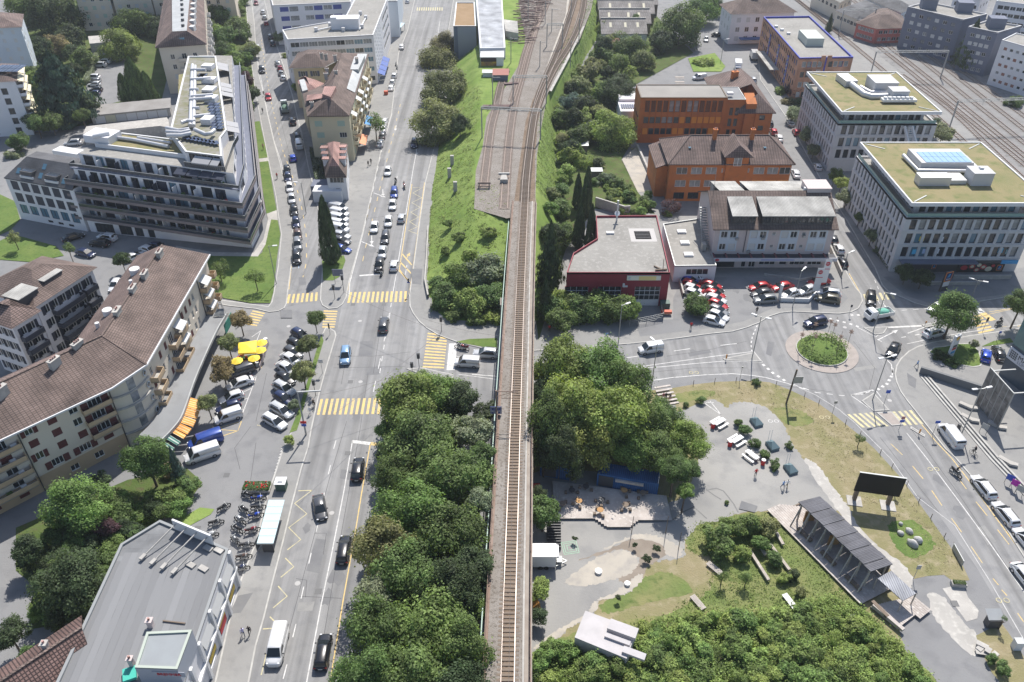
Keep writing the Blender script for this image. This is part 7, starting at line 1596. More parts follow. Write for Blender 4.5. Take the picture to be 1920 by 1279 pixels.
# --- motorcycles
M_BIKE=objcolor('bike_paint',.35,.2,.4)
def moto_parts():
 out=[];k=MB()
 k.tube([(.06*0,.3*math.cos(i*.524),.3*math.sin(i*.524)) for i in range(13)],.07,6,cap=False);wm=k.mesh('wheel',M_TYRE)
 out+= [('wheel',wm,(0,.7,.31)),('wheel',wm,(0,-.68,.31))]
 b=MB();b.loft([[(x*w,y,z+zz) for x,zz in ((-1,0),(-.6,.1),(.6,.1),(1,0),(.6,-.14),(-.6,-.14))] for y,z,w in ((.55,.82,.08),(.3,.9,.2),(0,.84,.2),(-.2,.74,.14),(-.6,.82,.16),(-.9,.9,.05))]);out.append(('body',b.mesh('body',M_BIKE),None))
 b=MB();b.loft([[(x*w,y,z+zz) for x,zz in ((-1,0),(0,.06),(1,0),(0,-.08))] for y,z,w in ((.1,.86,.14),(-.3,.84,.17),(-.75,.93,.12))]);out.append(('seat',b.mesh('seat',M_TRIM),None))
 b=MB();b.box(-.2,.2,-.25,.35,.3,.62);b.tube([(.16,.1,.35),(.2,-.5,.3),(.22,-.95,.45)],.06,6);out.append(('engine',b.mesh('engine',M_GREYST),None))
 b=MB();b.beam((-.1,.7,.3),(-.12,.45,.95),.06);b.beam((.1,.7,.3),(.12,.45,.95),.06);b.beam((-.38,.36,1.05),(.38,.36,1.05),.05);b.ball((0,.62,.9),.1,.08,.1,7,4);out.append(('fork',b.mesh('fork',M_GREYST),None))
 b=MB();b.beam((.1,0,.3),(.35,.05,.02),.04);out.append(('side_stand',b.mesh('side_stand',M_TRIM),None))
 return out
MOTO=moto_parts()
def moto(x,y,a,col,label,group=None,lean=.12,s=1.12,z=0.01):
 t=thing('motorcycle',label,'motorcycle',G(x,y,.4),0,group);t.location.z=z;t.rotation_euler=(0,lean,a);t.scale=(s,s,s)
 for n,me,at in MOTO:o=put(n,me,t,False,loc=at);o.color=(*CC[col],1)
 return t
MG='motorcycles parked beside the bus shelter'
for i,(x,y,a,c,l) in enumerate(((464,930,1.2,'black','black motorcycle by flower bed corner, topmost of left column'),(485,935,-1.35,'cobalt','bright blue motorcycle below the flower bed'),(484,951,-1.3,'dark grey','grey motorcycle between the two blue ones'),(480,967,-1.2,'cobalt','second blue motorcycle close to shelter roof'),(457,957,1.0,'black','black motorcycle second down the left column'),(450,976,1.1,'silver','silver motorcycle midway down left column'),(444,993,1.1,'black','black motorcycle above orange one in left column'),(473,994,-1.2,'dark red','dark red motorcycle in inner row near shelter'),(441,1014,.9,'grey','grey motorcycle leaning at the shop corner row'),(462,1022,-1.3,'dark grey','long dark motorcycle right of the shop corner row'),(457,1044,-1.3,'brown','brown motorcycle second nearest the shop window'),(453,1065,-1.35,'navy','navy motorcycle nearest the shop window'),(419,952,-.8,'black','big black cruiser motorcycle alone near grass strip'),(405,980,-1.2,'black','black touring motorcycle between cruiser and shop roof'),(395,1003,-1.3,'silver','chrome motorcycle touching shop roof edge'))):moto(x,y,a,c,l,MG)
for x,y,a,c,l in ((863,651,1.3,'black','black motorcycle at kerb beside crossing near viaduct'),(869,653,1.3,'dark red','dark red motorcycle at kerb beside crossing near viaduct'),(742,121,.1,'black','black motorcycle first of pair parked on main road'),(744,127,.1,'dark grey','dark grey scooter second of pair parked on main road')):moto(x,y,a,c,l)
# ---------------------------------------------------------------- people
M_SKIN=mat('skin',(.5,.32,.24),.6);M_HAIR=mat('dark_hair',(.03,.02,.015),.7)
M_SHIRT=objcolor('clothing',.85)
def body_mesh(pose):
 """one continuous figure 1.74 m tall, grown on a skeleton; face material follows height"""
 st={'stand':(.06,-.02,.1,.0),'walk':(.34,-.3,-.26,.28),'stride':(-.3,.32,.28,-.24),'ride':(0,0,0,0)}[pose]
 v,e,r=[],[],[]
 def add(p,rad,par=None):v.append(p);r.append(rad);(e.append((par,len(v)-1)) if par is not None else None);return len(v)-1
 if pose=='ride':
  pel=add((0,-.1,.9),(.15,.13));ch=add((0,.06,1.25),(.18,.13),pel);nk=add((0,.13,1.45),(.06,.06),ch);hd=add((0,.18,1.55),(.085,.1),nk);add((0,.18,1.68),(.075,.09),hd)
  for s in (-1,1):
   k=add((s*.17,.28,.72),(.08,.08),pel);f=add((s*.17,.02,.38),(.055,.055),k);add((s*.17,.16,.34),(.05,.035),f)
   sh=add((s*.19,.1,1.36),(.065,.065),ch);el=add((s*.27,.28,1.14),(.045,.045),sh);add((s*.3,.5,1.04),(.035,.035),el)
 else:
  pel=add((0,0,.94),(.15,.11));wa=add((0,.01,1.1),(.135,.1),pel);ch=add((0,.0,1.32),(.17,.11),wa);nk=add((0,.0,1.49),(.055,.055),ch);hd=add((0,.02,1.58),(.08,.095),nk);add((0,.02,1.69),(.07,.085),hd)
  for s,ly,ay in ((-1,st[0],st[2]),(1,st[1],st[3])):
   hp=add((s*.095,ly*.15,.86),(.09,.09),pel);k=add((s*.1,ly*.55+.03,.49),(.062,.062),hp);an=add((s*.1,ly*.95-.03,.08),(.042,.042),k);add((s*.11,ly*.95+.14,.035),(.045,.03),an)
   sh=add((s*.2,0,1.4),(.062,.062),ch);el=add((s*.25,ay*.45-.03,1.13),(.045,.045),sh);wr=add((s*.26,ay*1.0+.05,.88),(.033,.033),el);add((s*.26,ay*1.1+.07,.79),(.03,.04),wr)
 me=bpy.data.meshes.new('person_rig');me.from_pydata(v,e,[]);o=bpy.data.objects.new('person_rig',me);COL.objects.link(o)
 md=o.modifiers.new('s','SKIN');o.modifiers.new('d','SUBSURF').levels=1
 for i,q in enumerate(me.skin_vertices[0].data):q.radius=r[i];q.use_root=(i==0)
 dg=bpy.context.evaluated_depsgraph_get();out=bpy.data.meshes.new_from_object(o.evaluated_get(dg));bpy.data.objects.remove(o)
 for m in (M_SHIRT,M_SHIRT,M_SKIN,M_HAIR):out.materials.append(m)
 for p in out.polygons:
  c=p.center;z=c.z;p.use_smooth=True
  p.material_index=3 if z>1.66 or (z>1.56 and c.y<0.0) else 2 if z>1.46 or (abs(c.x)>.22 and z<.9) else 0 if z>.93 else 1
 return out
POSE={k:body_mesh(k) for k in ('stand','walk','stride','ride')}
for k,me in POSE.items():
 me.name='person'
TROU={}
def person(x,y,a,shirt,trousers,label,pose='walk',z=0.0,group=None):
 o=put('person',POSE[pose],None);o.location=G(x,y,z+.02);o.rotation_euler=(0,0,a);o.color=(*shirt,1)
 if trousers not in TROU:TROU[trousers]=mat('trousers_%d'%len(TROU),trousers,.85)
 o.material_slots[1].link='OBJECT';o.material_slots[1].material=TROU[trousers]
 tag(o,label,'person',group);return o
JN,BK,KH,GY=(.05,.07,.13),(.02,.02,.022),(.3,.24,.16),(.12,.12,.13)
WH,BL,RD,LB,LV,PK=(.7,.7,.7),(.02,.02,.025),(.55,.02,.02),(.25,.4,.65),(.5,.48,.7),(.55,.25,.25)
for a in ((457,1192,.5,LV,JN,'pedestrian in pale lilac shirt walking before the shop windows','walk',.12),(469,1189,.4,BL,BK,'pedestrian in black shirt walking beside the lilac shirted one','stride',.12),(582,777,.3,WH,WH,'pedestrian in white beside pole at bottom of blue bays','walk',.12),(691,312,.3,BL,BK,'left one of two pedestrians in black by terracotta awning','walk',.12),(696,308,.3,BL,BK,'right one of two pedestrians in black by terracotta awning','stride',.12),(520,335,0,RD,BK,'pedestrian in red top on pavement beside left street','stand',.12),(533,337,0,BL,BK,'pedestrian in black squeezing past queued cars on left street','stand',.02),(495,180,0,BL,BK,'pedestrian in dark clothes near red roofed taxi','walk',.12),(1418,588,.2,BL,BK,'pedestrian in black standing before grey forecourt car','stand',.12),(1243,750,.2,PK,BK,'pedestrian on pavement above the wooden steps','walk',.02),(1248,750,2.9,BL,BK,'left one of two people on the wooden steps','walk',.4),(1255,752,2.9,BL,PK,'right one of two people on the wooden steps','stride',.4),(1416,893,.1,RD,GY,'person in red standing near white picnic tables','stand',.04),(1467,916,.3,LB,JN,'left one of strolling pair, in light blue shirt','walk',.04),(1475,914,.4,WH,KH,'right one of strolling pair, in white shirt','stride',.04),(1718,689,.6,LB,GY,'pedestrian in light blue shirt at south east pavement corner','walk',.12),(1295,617,0,RD,BK,'person in red in shade of the forecourt tree','stand',.12),(493,212,0,BL,BK,'person in black beside red motor scooter at left street','stand',.12),(494,280,0,PK,KH,'person sitting on lawn strip beside left street','stand',.16),(1137,636,0,LB,GY,'pedestrian in shade of trees below red garage','walk',.12),(1030,622,0,RD,BK,'pedestrian in red in shade beside viaduct','stand',.12)):person(*a)
def rider(x,y,a,col,label,shirt=BL,cat='motorcyclist',bike=True):
 if bike:moto(x,y,a,col,label.replace('rider','motorcycle of rider'),None,0.0)
 p=person(x,y,a,shirt,BK,label,'ride',.1 if bike else .15);p.location.z=.02;return p
rider(716,513,3.0,'black','rider in black waiting on motorcycle at stop line')
rider(742,342,3.0,'black','rider in black behind the blue car in queue')
rider(758,350,.2,'dark red','rider with tan jacket driving away beside the queue',(.3,.2,.15))
rider(1792,887,3.6,'black','rider on dark motorcycle coming down south east road')
rider(1873,606,-1.1,'black','rider in black on east road near right frame edge')
def bicycle(x,y,a,label,z=.12):
 t=thing('bicycle',label,'bicycle',G(x,y,z+.4),a);t.location.z=z;k=MB();k.tube([(0,.33*math.cos(i*.524),.33*math.sin(i*.524)) for i in range(13)],.025,5,cap=False);wm_=k.mesh('wheel',M_TYRE)
 put('wheel',wm_,t,False,loc=(0,.55,.35));put('wheel',wm_,t,False,loc=(0,-.52,.35));b=MB()
 for p,q in (((0,-.52,.35),(0,0,.3)),((0,0,.3),(0,-.2,.85)),((0,-.2,.85),(0,.42,.85)),((0,0,.3),(0,.42,.8)),((0,.55,.35),(0,.4,1.0)),((-.27,.42,1.0),(.27,.42,1.0)),((0,-.52,.35),(0,-.18,.8))):b.beam(p,q,.035)
 put('frame',b.mesh('frame',M_DFR),t,False);b=MB();b.box(-.07,.07,-.32,-.08,.88,.95);put('saddle',b.mesh('saddle',M_TRIM),t,False)
bicycle(1826,851,.3,'bicycle ridden along right pavement below steps');rider(1826,851,.3,'black','cyclist in dark clothes on right pavement below steps',BL,'cyclist',False).location.z=.12
bicycle(589,762,.2,'bicycle ridden near traffic lights at left end of crossing',.12);rider(589,762,.2,'black','cyclist near traffic lights at left end of crossing',(.1,.08,.06),'cyclist',False).location.z=.12
# ---------------------------------------------------------------- trees and bushes
import numpy as np
def leafmat(name,tr=.42,lo=.55,hi=1.5):
 m=bpy.data.materials.new(name);m.use_nodes=True;n,l=m.node_tree.nodes,m.node_tree.links;n.clear()
 out=n.new('ShaderNodeOutputMaterial');oi=n.new('ShaderNodeObjectInfo');ge=n.new('ShaderNodeNewGeometry')
 mr=n.new('ShaderNodeMapRange');mr.inputs[3].default_value=lo;mr.inputs[4].default_value=hi;l.new(ge.outputs['Random Per Island'],mr.inputs[0])
 tc=n.new('ShaderNodeTexCoord');nz=n.new('ShaderNodeTexNoise');nz.inputs['Scale'].default_value=2.2;nz.inputs['Detail'].default_value=2;l.new(tc.outputs['Object'],nz.inputs['Vector'])
 m2=n.new('ShaderNodeMapRange');m2.inputs[1].default_value=.32;m2.inputs[2].default_value=.68;m2.inputs[3].default_value=.6;m2.inputs[4].default_value=1.35;l.new(nz.outputs['Fac'],m2.inputs[0])
 mu=n.new('ShaderNodeMath');mu.operation='MULTIPLY';l.new(mr.outputs[0],mu.inputs[0]);l.new(m2.outputs[0],mu.inputs[1])
 mx=n.new('ShaderNodeMix');mx.data_type='RGBA';mx.blend_type='MULTIPLY';mx.inputs[0].default_value=1;l.new(oi.outputs['Color'],mx.inputs[6]);l.new(mu.outputs[0],mx.inputs[7])
 d=n.new('ShaderNodeBsdfPrincipled');d.inputs['Roughness'].default_value=.6;d.inputs['Specular IOR Level'].default_value=.25;t=n.new('ShaderNodeBsdfTranslucent')
 hs=n.new('ShaderNodeMix');hs.data_type='RGBA';hs.blend_type='MULTIPLY';hs.inputs[0].default_value=1;hs.inputs[7].default_value=(1.25,1.3,.55,1);l.new(mx.outputs[2],hs.inputs[6])
 l.new(mx.outputs[2],d.inputs['Base Color']);l.new(hs.outputs[2],t.inputs['Color']);ms=n.new('ShaderNodeMixShader');ms.inputs[0].default_value=tr
 l.new(d.outputs[0],ms.inputs[1]);l.new(t.outputs[0],ms.inputs[2]);l.new(ms.outputs[0],out.inputs[0]);return m
M_LEAF=leafmat('foliage');M_NEEDLE=leafmat('needle_foliage',.15,.6,1.4);M_BARK=mat('bark',(.12,.09,.065),.9,(.17,.13,.1),1.5)
def leaves(P,N,size,rg,name,m=None):
 """leaf-sized quads at points P facing N"""
 k=len(P);N=N+rg.normal(0,.45,(k,3));N /= np.linalg.norm(N,axis=1)[:,None]+1e-9
 a=np.cross(N,rg.normal(0,1,(k,3)));a /= np.linalg.norm(a,axis=1)[:,None]+1e-9;b=np.cross(N,a)
 s=(size*rg.uniform(.6,1.35,k))[:,None]
 v=np.stack([P-a*s*.5,P+b*s*.32,P+a*s*.5,P-b*s*.32],1).reshape(-1,3)
 me=bpy.data.meshes.new(name);me.vertices.add(4*k);me.vertices.foreach_set('co',v.astype('f4').ravel());me.loops.add(4*k);me.loops.foreach_set('vertex_index',np.arange(4*k,dtype='i4'))
 me.polygons.add(k);me.polygons.foreach_set('loop_start',np.arange(0,4*k,4,dtype='i4'));me.update(calc_edges=True);me.materials.append(m or M_LEAF);return me
def crown_round(seed,n,lobes=16,size=.1,flat=.85,spread=.62,r0=.26,r1=.46):
 rg=np.random.default_rng(seed);d=rg.normal(0,1,(lobes,3));d /= np.linalg.norm(d,axis=1)[:,None];d[:,2]=np.where(d[:,2]<-.5,-d[:,2],d[:,2])
 c=d*rg.uniform(.45,1,(lobes,1))*spread;r=rg.uniform(r0,r1,lobes);c[0]=0;r[0]=.6
 i=rg.choice(lobes,n,p=r ** 2/(r ** 2).sum());q=rg.normal(0,1,(n,3));q /= np.linalg.norm(q,axis=1)[:,None];q=q+c[i]*.9;q /= np.linalg.norm(q,axis=1)[:,None]
 P=c[i]+q*(r[i]*rg.uniform(.72,1.06,n))[:,None];P[:,2] *= flat;P+= rg.normal(0,.03,P.shape);k_=rg.random(n)<.07;P[k_] *= rg.uniform(1.04,1.2,(k_.sum(),1))
 return leaves(P,q+np.array([0,0,.6]),size,rg,'crown')
def crown_cone(seed,n,size=.07,power=.8,layers=0,w0=.25):
 rg=np.random.default_rng(seed);h=rg.uniform(0,1,n) ** 1.25;a=rg.uniform(0,6.2832,n)
 R=(w0+(1-w0)*np.minimum(1,h/.12))*(1-h) ** power
 if layers:R=R*(.62+.38*((h*layers)%1.0<.5))*(1+.28*np.sin(a*5+np.floor(h*layers)*2.3))
 else:R=R*(1+.12*np.sin(a*4+h*9))
 R=R*rg.uniform(.55,1.05,n) ** .5
 P=np.stack([R*np.cos(a),R*np.sin(a),h],1);N=np.stack([np.cos(a),np.sin(a),np.full(n,.6)],1)
 return leaves(P,N,size,rg,'crown',M_NEEDLE)
def crown_box(seed,n,size=.1):
 rg=np.random.default_rng(seed);P=rg.uniform(-1,1,(n,3));ax=rg.choice([0,1,2,2],n);P[np.arange(n),ax]=np.sign(P[np.arange(n),ax])*rg.uniform(.86,1.03,n);P[:,2]=np.abs(P[:,2]);N=np.zeros((n,3));N[np.arange(n),ax]=P[np.arange(n),ax]
 return leaves(P,N+np.array([0,0,.2]),size,rg,'foliage')
CR={'big':[crown_round(i,15000,44,.062,.9,.74,.17,.36) for i in range(6)],'mid':[crown_round(20+i,6000,22,.1,.9,.7,.2,.4) for i in range(4)],'bush':[crown_round(40+i,3000,18,.13,1.0,.78,.16,.4) for i in range(5)],'thin':[crown_round(60+i,1500,12,.12,1.0,.7) for i in range(2)],
      'cone':[crown_cone(70+i,4500,.09) for i in range(2)],'fir':[crown_cone(80+i,6500,.085,.85,11) for i in range(2)],'cedar':[crown_cone(90,13000,.07,.7,7,.5)],'cypress':[crown_cone(95+i,4500,.1,.55,0,.3) for i in range(2)],'dome':[crown_round(99,6000,30,.1,.75,.55)]}
def trunk_mesh(seed):
 q=random.Random(seed);b=MB();b.tube([(0,0,-.05),(q.uniform(-.02,.02),0,.3),(q.uniform(-.04,.04),q.uniform(-.04,.04),.62)],.055,7,r2=.035)
 for i in range(5):
  a=i*1.257+q.uniform(-.3,.3);b.tube([(0,0,.42+.04*i),(.12*math.cos(a),.12*math.sin(a),.6+.03*i),(.22*math.cos(a),.22*math.sin(a),.8)],.022,5,r2=.008)
 return b.mesh('trunk',M_BARK)
TR=[trunk_mesh(i) for i in range(3)]
TC={'dk':(.068,.1,.045),'md':(.131,.194,.066),'lt':(.234,.307,.091),'yl':(.275,.333,.099),'ol':(.216,.234,.105),'gr':(.222,.257,.164),'pu':(.095,.055,.065),'br':(.246,.211,.111),'bl':(.111,.17,.146),'cd':(.052,.09,.06),'th':(.105,.155,.048),'bg':(.175,.255,.077)}
NT=0
T10=['','','twenty','thirty','forty']
def nth(i):return ORD[i] if i<20 else (T10[(i+1) // 10][:-1]+'ieth' if (i+1)%10==0 else T10[(i+1) // 10]+' '+ORD[(i+1)%10-1])
def tree(x,y,r,kind,col,label,ht=None,group=None,cat=None,name=None,base=None):
 """crown centred on pixel x, y with a radius of r pixels; base: the crown stands on pixel x, y instead"""
 global NT
 NT+= 1;cone=kind in ('cone','fir','cedar','cypress');q=random.Random(NT*7)
 rm=r/PXM(x,y,3);bush=kind in ('bush',)
 if cone:
  g_=G(x,y,0);z0=hz(g_.x,g_.y);g_=G(x,y,z0);h=ht or rm*3
  t=thing(name or 'conifer',label,cat or 'tree',(g_.x,g_.y,z0),q.uniform(0,6.28),group)
  o=put('crown',q.choice(CR[kind]),t,False,loc=(0,0,.3));o.scale=(rm,rm,h);o.color=(*TC[col],1)
  k=put('trunk',TR[0],t,False);k.scale=(h*.25,h*.25,h*.6);return t
 h=ht or (1.5*rm if bush else max(3.5,min(14,2.5*rm)));rz=rm*(.8 if bush else .95)
 if kind=='big' and h>8:rz=max(rz,(h-1.6)/2)
 g_=G(x,y,max(.5,h-rz));z0=hz(g_.x,g_.y)
 if z0>.2:g_=G(x,y,z0+max(.5,h-rz));z0=hz(g_.x,g_.y)
 t=thing(name or ('bush' if bush else 'tree'),label,cat or ('bush' if bush else 'tree'),(g_.x,g_.y,z0),q.uniform(0,6.28),group)
 o=put('crown' if not bush else 'foliage',q.choice(CR[kind]),t,False,loc=(0,0,h-rz));e_=q.uniform(.86,1.16);o.scale=(rm*1.2*e_,rm*1.2/e_,rz*1.2);o.rotation_euler=(q.uniform(-.18,.18),q.uniform(-.18,.18),0);c=TC[col];f=q.uniform(.85,1.18);o.color=(c[0]*f*q.uniform(.92,1.1),c[1]*f,c[2]*f,1)
 if not bush:k=put('trunk',q.choice(TR),t,False);w_=max(1.6,h*.45);k.scale=(w_,w_,h)
 return t
BELT='trees in the belt between main road and viaduct'
for i,(x,y,r,c,k) in enumerate(((768,757,60,'lt','big'),(822,745,45,'bg','big'),(862,748,34,'dk','mid'),(797,838,66,'md','big'),(886,812,36,'gr','mid'),(742,900,42,'md','big'),(842,905,66,'md','big'),(888,880,40,'md','mid'),(772,975,62,'bg','big'),(850,1010,62,'md','big'),(722,1040,56,'ol','big'),(770,1085,66,'md','big'),(852,1120,60,'dk','big'),(700,1115,36,'gr','mid'),(712,1195,58,'md','big'),(800,1200,80,'bg','big'),(868,1225,55,'md','big'),(690,1275,54,'md','big'),(770,1300,80,'md','big'),(870,1310,60,'dk','big'),(905,780,26,'dk','bush'),(896,940,26,'gr','mid'),(820,980,44,'dk','mid'),(890,1060,38,'dk','mid'),(905,850,22,'md','mid'))):
 tree(x,y,r,k,c,'%s leafy tree from the cross road end in dense belt left of viaduct'%nth(i),12 if r>50 else (10 if k != 'bush' else 4),BELT)
GRP='trees in the grove right of the viaduct'
for i,(x,y,r,c) in enumerate(((1055,690,50,'lt'),(1120,705,56,'bg'),(1175,735,44,'md'),(1080,770,62,'lt'),(1150,790,60,'lt'),(1035,800,44,'md'),(1110,845,58,'yl'),(1050,870,42,'dk'),(1200,815,50,'md'),(1185,870,42,'bg'),(1245,810,40,'md'),(1235,870,38,'md'),(1283,850,38,'lt'),(1265,905,30,'md'),(1025,740,36,'dk'))):
 tree(x,y-(24 if y>800 else 0),r,'big',c,'%s tree counted from the cross road in grove right of viaduct'%ORD[i],(13 if i<6 else 10) if i<9 else 8,GRP)
tree(1018,965,34,'mid','md','rounded bushy tree hugging viaduct between red car and white trailer',6)
tree(1010,1105,22,'bush','lt','bush below white trailer beside viaduct',3);tree(1008,1160,18,'bush','dk','dark bush beside orange canvas at viaduct',2.5)
tree(1008,925,16,'mid','dk','small dark tree in shade beside viaduct above deck',5)
for i in range(26):
 y=720+i*22;x=690+215*rnd.random() if y>880 else 720+190*rnd.random();tree(x,y,rnd.uniform(22,34),'mid',rnd.choice(['md','dk','bg']),'%s undergrowth tree from the far end in belt left of viaduct'%nth(i),7,'undergrowth in the belt','tree')
for i,(x,y,r) in enumerate(((1020,700,26),(1020,860,26),(1100,740,30),(1140,815,30),(1215,780,26),(1260,840,24),(1295,880,20),(1285,920,18),(1000,790,22))):tree(x,y,r,'mid',('md','bg','lt')[i%3],'%s smaller filler tree in the grove right of viaduct'%nth(i),6,'undergrowth in the grove','tree')
EB='bushes on the embankment end'
for i,(x,y,r,c,k) in enumerate(((836,556,30,'md','mid'),(876,568,36,'lt','mid'),(918,556,34,'md','mid'),(905,500,42,'gr','mid'),(862,512,28,'bg','mid'),(928,592,24,'yl','bush'),(852,590,20,'md','bush'),(890,600,20,'md','bush'),(820,530,16,'md','bush'),(860,440,12,'bg','bush'),(915,425,13,'lt','bush'),(840,420,9,'bg','bush'),(880,470,14,'lt','bush'),(835,470,11,'bg','bush'))):tree(x,y,r,k,c,'%s bush from the left on the embankment end above road corner'%ORD[i] if i<9 else '%s small tuft bush on the grassy slope above willow'%ORD[i-9],4.5 if k=='mid' else 2.0,EB)
RB='shrubs in the row below the red garage'
for i,(x,y,r,c) in enumerate(((1030,578,30,'md'),(1062,570,30,'lt'),(1092,582,34,'md'),(1122,572,34,'bg'),(1150,585,30,'md'),(1176,582,26,'lt'),(1050,600,26,'md'))):tree(x,y,r,'mid',c,'%s shrub from viaduct in leafy row before red garage'%ORD[i],5,RB)
tree(1030,540,34,'fir','dk','dark conifer right beside viaduct left of red garage',15);tree(1022,598,24,'fir','dk','second dark conifer lower beside viaduct',9)
for i,(x,y,w_,h) in enumerate(((1098,408,14,12.5),(1082,392,12,9),(1084,465,15,10),(1106,470,13,11))):tree(x,y,w_,'cypress','dk','%s slim dark cypress of the group left of red garage'%ORD[i],h,'slim cypresses behind red garage')
SL='bushes on the slope right of the tracks'
for i,(x,y,r,c,k) in enumerate(((1060,440,26,'md','mid'),(1035,440,22,'dk','mid'),(1055,395,20,'md','bush'),(1030,395,16,'bg','bush'),(1050,360,18,'md','bush'),(1062,325,20,'lt','bush'),(1066,295,22,'lt','bush'),(1085,262,28,'md','mid'),(1058,262,16,'lt','bush'),(1050,225,20,'md','bush'),(1070,195,24,'bl','mid'),(1100,205,28,'dk','mid'),(1045,200,14,'lt','bush'),(1128,178,28,'lt','mid'),(1110,245,20,'dk','bush'),(1160,180,34,'dk','big'),(1090,165,22,'ol','bush'),(1105,135,24,'ol','bush'),(1080,140,16,'lt','bush'),(1130,108,28,'md','mid'))):tree(x,y,r,k,c,'%s bushy plant up the slope right of the embankment tracks'%ORD[i],None if k=='bush' else (6 if r<32 else 9),SL)
for a in ((1148,252,42,'big','yl','bright yellow green tree beside pale gravel court',9),(1175,95,34,'big','md','round tree below the saw tooth sheds',9),(1205,115,24,'mid','ol','olive tree right of round tree below sheds',7),(1275,55,44,'big','md','tall broad tree right of the saw tooth sheds',14),(1242,80,26,'mid','dk','dark tree at foot of tall tree by sheds',8),(1318,22,32,'big','md','dark tree left of the white building',11),(1345,15,18,'mid','dk','small dark tree touching the white building',7),(1320,118,20,'bush','lt','low spreading bush on grass by right street corner',2.5),(1192,70,14,'bush','dk','dark bush before maroon lean-to roof',2)):tree(*a)
for a in ((1095,302,'hedge',20,9,2.4,'lt','clipped yellow green hedge block on allotment slope'),):pass
for i,(x,y,r,c) in enumerate(((1130,340,18,'gr'),(1165,350,16,'md'),(1180,372,18,'md'),(1205,390,16,'bg'),(1150,385,14,'lt'),(1215,365,9,'bg'),(1222,385,9,'bg'),(1170,395,14,'lt'),(1120,310,14,'dk'))):tree(x,y,r,'bush',c,'%s garden bush among allotment beds above red garage'%ORD[i],2.2,'bushes in the allotment garden')
tree(1258,388,17,'thin','pu','thin purple leaved tree between red garage and orange house',4);tree(1252,402,9,'bush','bg','green bush at foot of purple leaved tree',1.2)
for i,(x,y,r,c) in enumerate(((818,235,46,'ol'),(832,172,44,'ol'),(822,118,40,'ol'),(838,88,28,'br'),(862,235,18,'dk'))):tree(x,y,r,'big',c,'%s roadside tree counted up main road beside grassy embankment'%ORD[i],11 if r>40 else 6,'roadside trees below the embankment')
for a in ((590,598,18,'mid','md','dark round street tree at junction end of the planted strip',5),(577,646,21,'mid','ol','olive street tree second along strip beside blue bays',5.5),(567,697,24,'mid','ol','larger olive street tree third along strip beside blue bays',6),(550,760,12,'bush','gr','pale bush fourth along strip beside blue bays',2),(541,825,11,'bush','yl','round clipped bush at tip of the planted strip',1.8),(450,600,19,'mid','br','brownish tree nearest the green screen by café',5.5),(428,645,19,'mid','ol','greenish tree left of yellow parasols',5.5),(416,692,25,'mid','br','brown leaved tree below yellow parasols',6),(389,757,19,'mid','ol','small tree beside orange awnings',5),(277,866,42,'big','md','round tree before beige apartments next to blue spruce',9),(137,948,52,'big','bg','broad leafy tree left of purple shrub before beige apartments',9),(135,1100,62,'big','dk','large dark tree above red tiled roof',9),(18,1190,30,'mid','dk','dark tree at lower left frame edge',6),(55,1235,22,'mid','md','small tree touching the red tiled roof',5),(195,990,24,'mid','pu','purple leaved shrub between hedges and shop roof',4.5),(55,1030,30,'mid','dk','dark bushy tree at foot of beige apartments',6),(190,900,16,'bush','dk','low dark bush under beige apartment windows',2),(345,925,22,'bush','ol','dry olive bush at tip of the garden',2),(318,880,16,'bush','br','brownish bush left of blue spruce',2),(326,918,8,'bush','yl','small yellow green ball bush in garden',1.5),(105,1160,24,'mid','dk','dark shrub between drive and red tiled roof',4),(200,1055,26,'bush','md','ivy covered bush along the shop wall',2.5),(260,1010,24,'bush','md','green bush behind corner of the shop roof',2.5),
          (410,505,18,'thin','md','thin young tree on shaded lawn by left street',5),(478,520,15,'thin','md','young tree right of other on the sunny lawn',5),(228,487,16,'mid','dk','small tree between yard and beige apartment roof',5),(128,466,11,'thin','md','young tree in shade before slate roofed house',4.5),(26,446,13,'thin','ol','young tree on small lawn at left edge',4.5),(35,268,20,'mid','md','tree before white apartment block entrance',5),(25,292,16,'bush','gr','pale bush above slate roofed house',2),
          (100,35,48,'big','dk','tall dark tree left of beige apartment slab',15),(58,18,40,'big','md','broad tree in top left corner',13),(80,95,28,'mid','dk','dark tree right of pale tower',9),(108,85,22,'mid','br','brownish tree beside dark tree right of pale tower',8),(135,75,32,'mid','dk','very dark tree before beige apartment slab',9),(244,50,34,'big','md','mid green tree between two beige slabs',10),(228,90,36,'big','yl','bright green tree above the courtyard parking',10),(248,18,26,'mid','md','tree at top edge between beige slabs',9),(75,150,24,'mid','bg','light tree between two left towers',8),(172,120,14,'bush','ol','garden bush left of courtyard cars',1.6),(155,135,15,'bush','lt','pale garden bush beside big cedar',1.8),(300,48,12,'mid','gr','small grey green tree by beige house gable',5),
          (408,28,22,'mid','md','tree at top right of beige house',8),(420,72,22,'mid','md','tree beside hedges right of beige house',7),(440,118,22,'mid','bg','tree above terraced apartments near left street',7),(448,55,24,'mid','md','street side tree beyond the small hedges',7),(470,95,18,'mid','ol','street tree shading parked silver car',6),(458,152,19,'mid','pu','dark purple tree beside left street',5),(468,180,15,'mid','dk','dark tree just below the purple one',5),(440,15,22,'mid','md','tree at top edge beside left street',7),(430,150,16,'mid','md','tree squeezed behind terraced apartments corner',6),(395,50,14,'mid','md','small tree close to beige house balconies',5),(524,70,14,'mid','gr','grey green tree beside white block',5),(555,164,10,'bush','bg','bush at corner of cream apartments',2.5),(536,105,7,'bush','yl','small yellowish bush by left street kerb',1.5),(703,232,19,'thin','md','slim street tree before the cream apartments',8),(606,315,14,'bush','dk','dark garden bush beside white villa',2.2),(595,290,10,'bush','dk','dark hedge bush left of white villa',2),
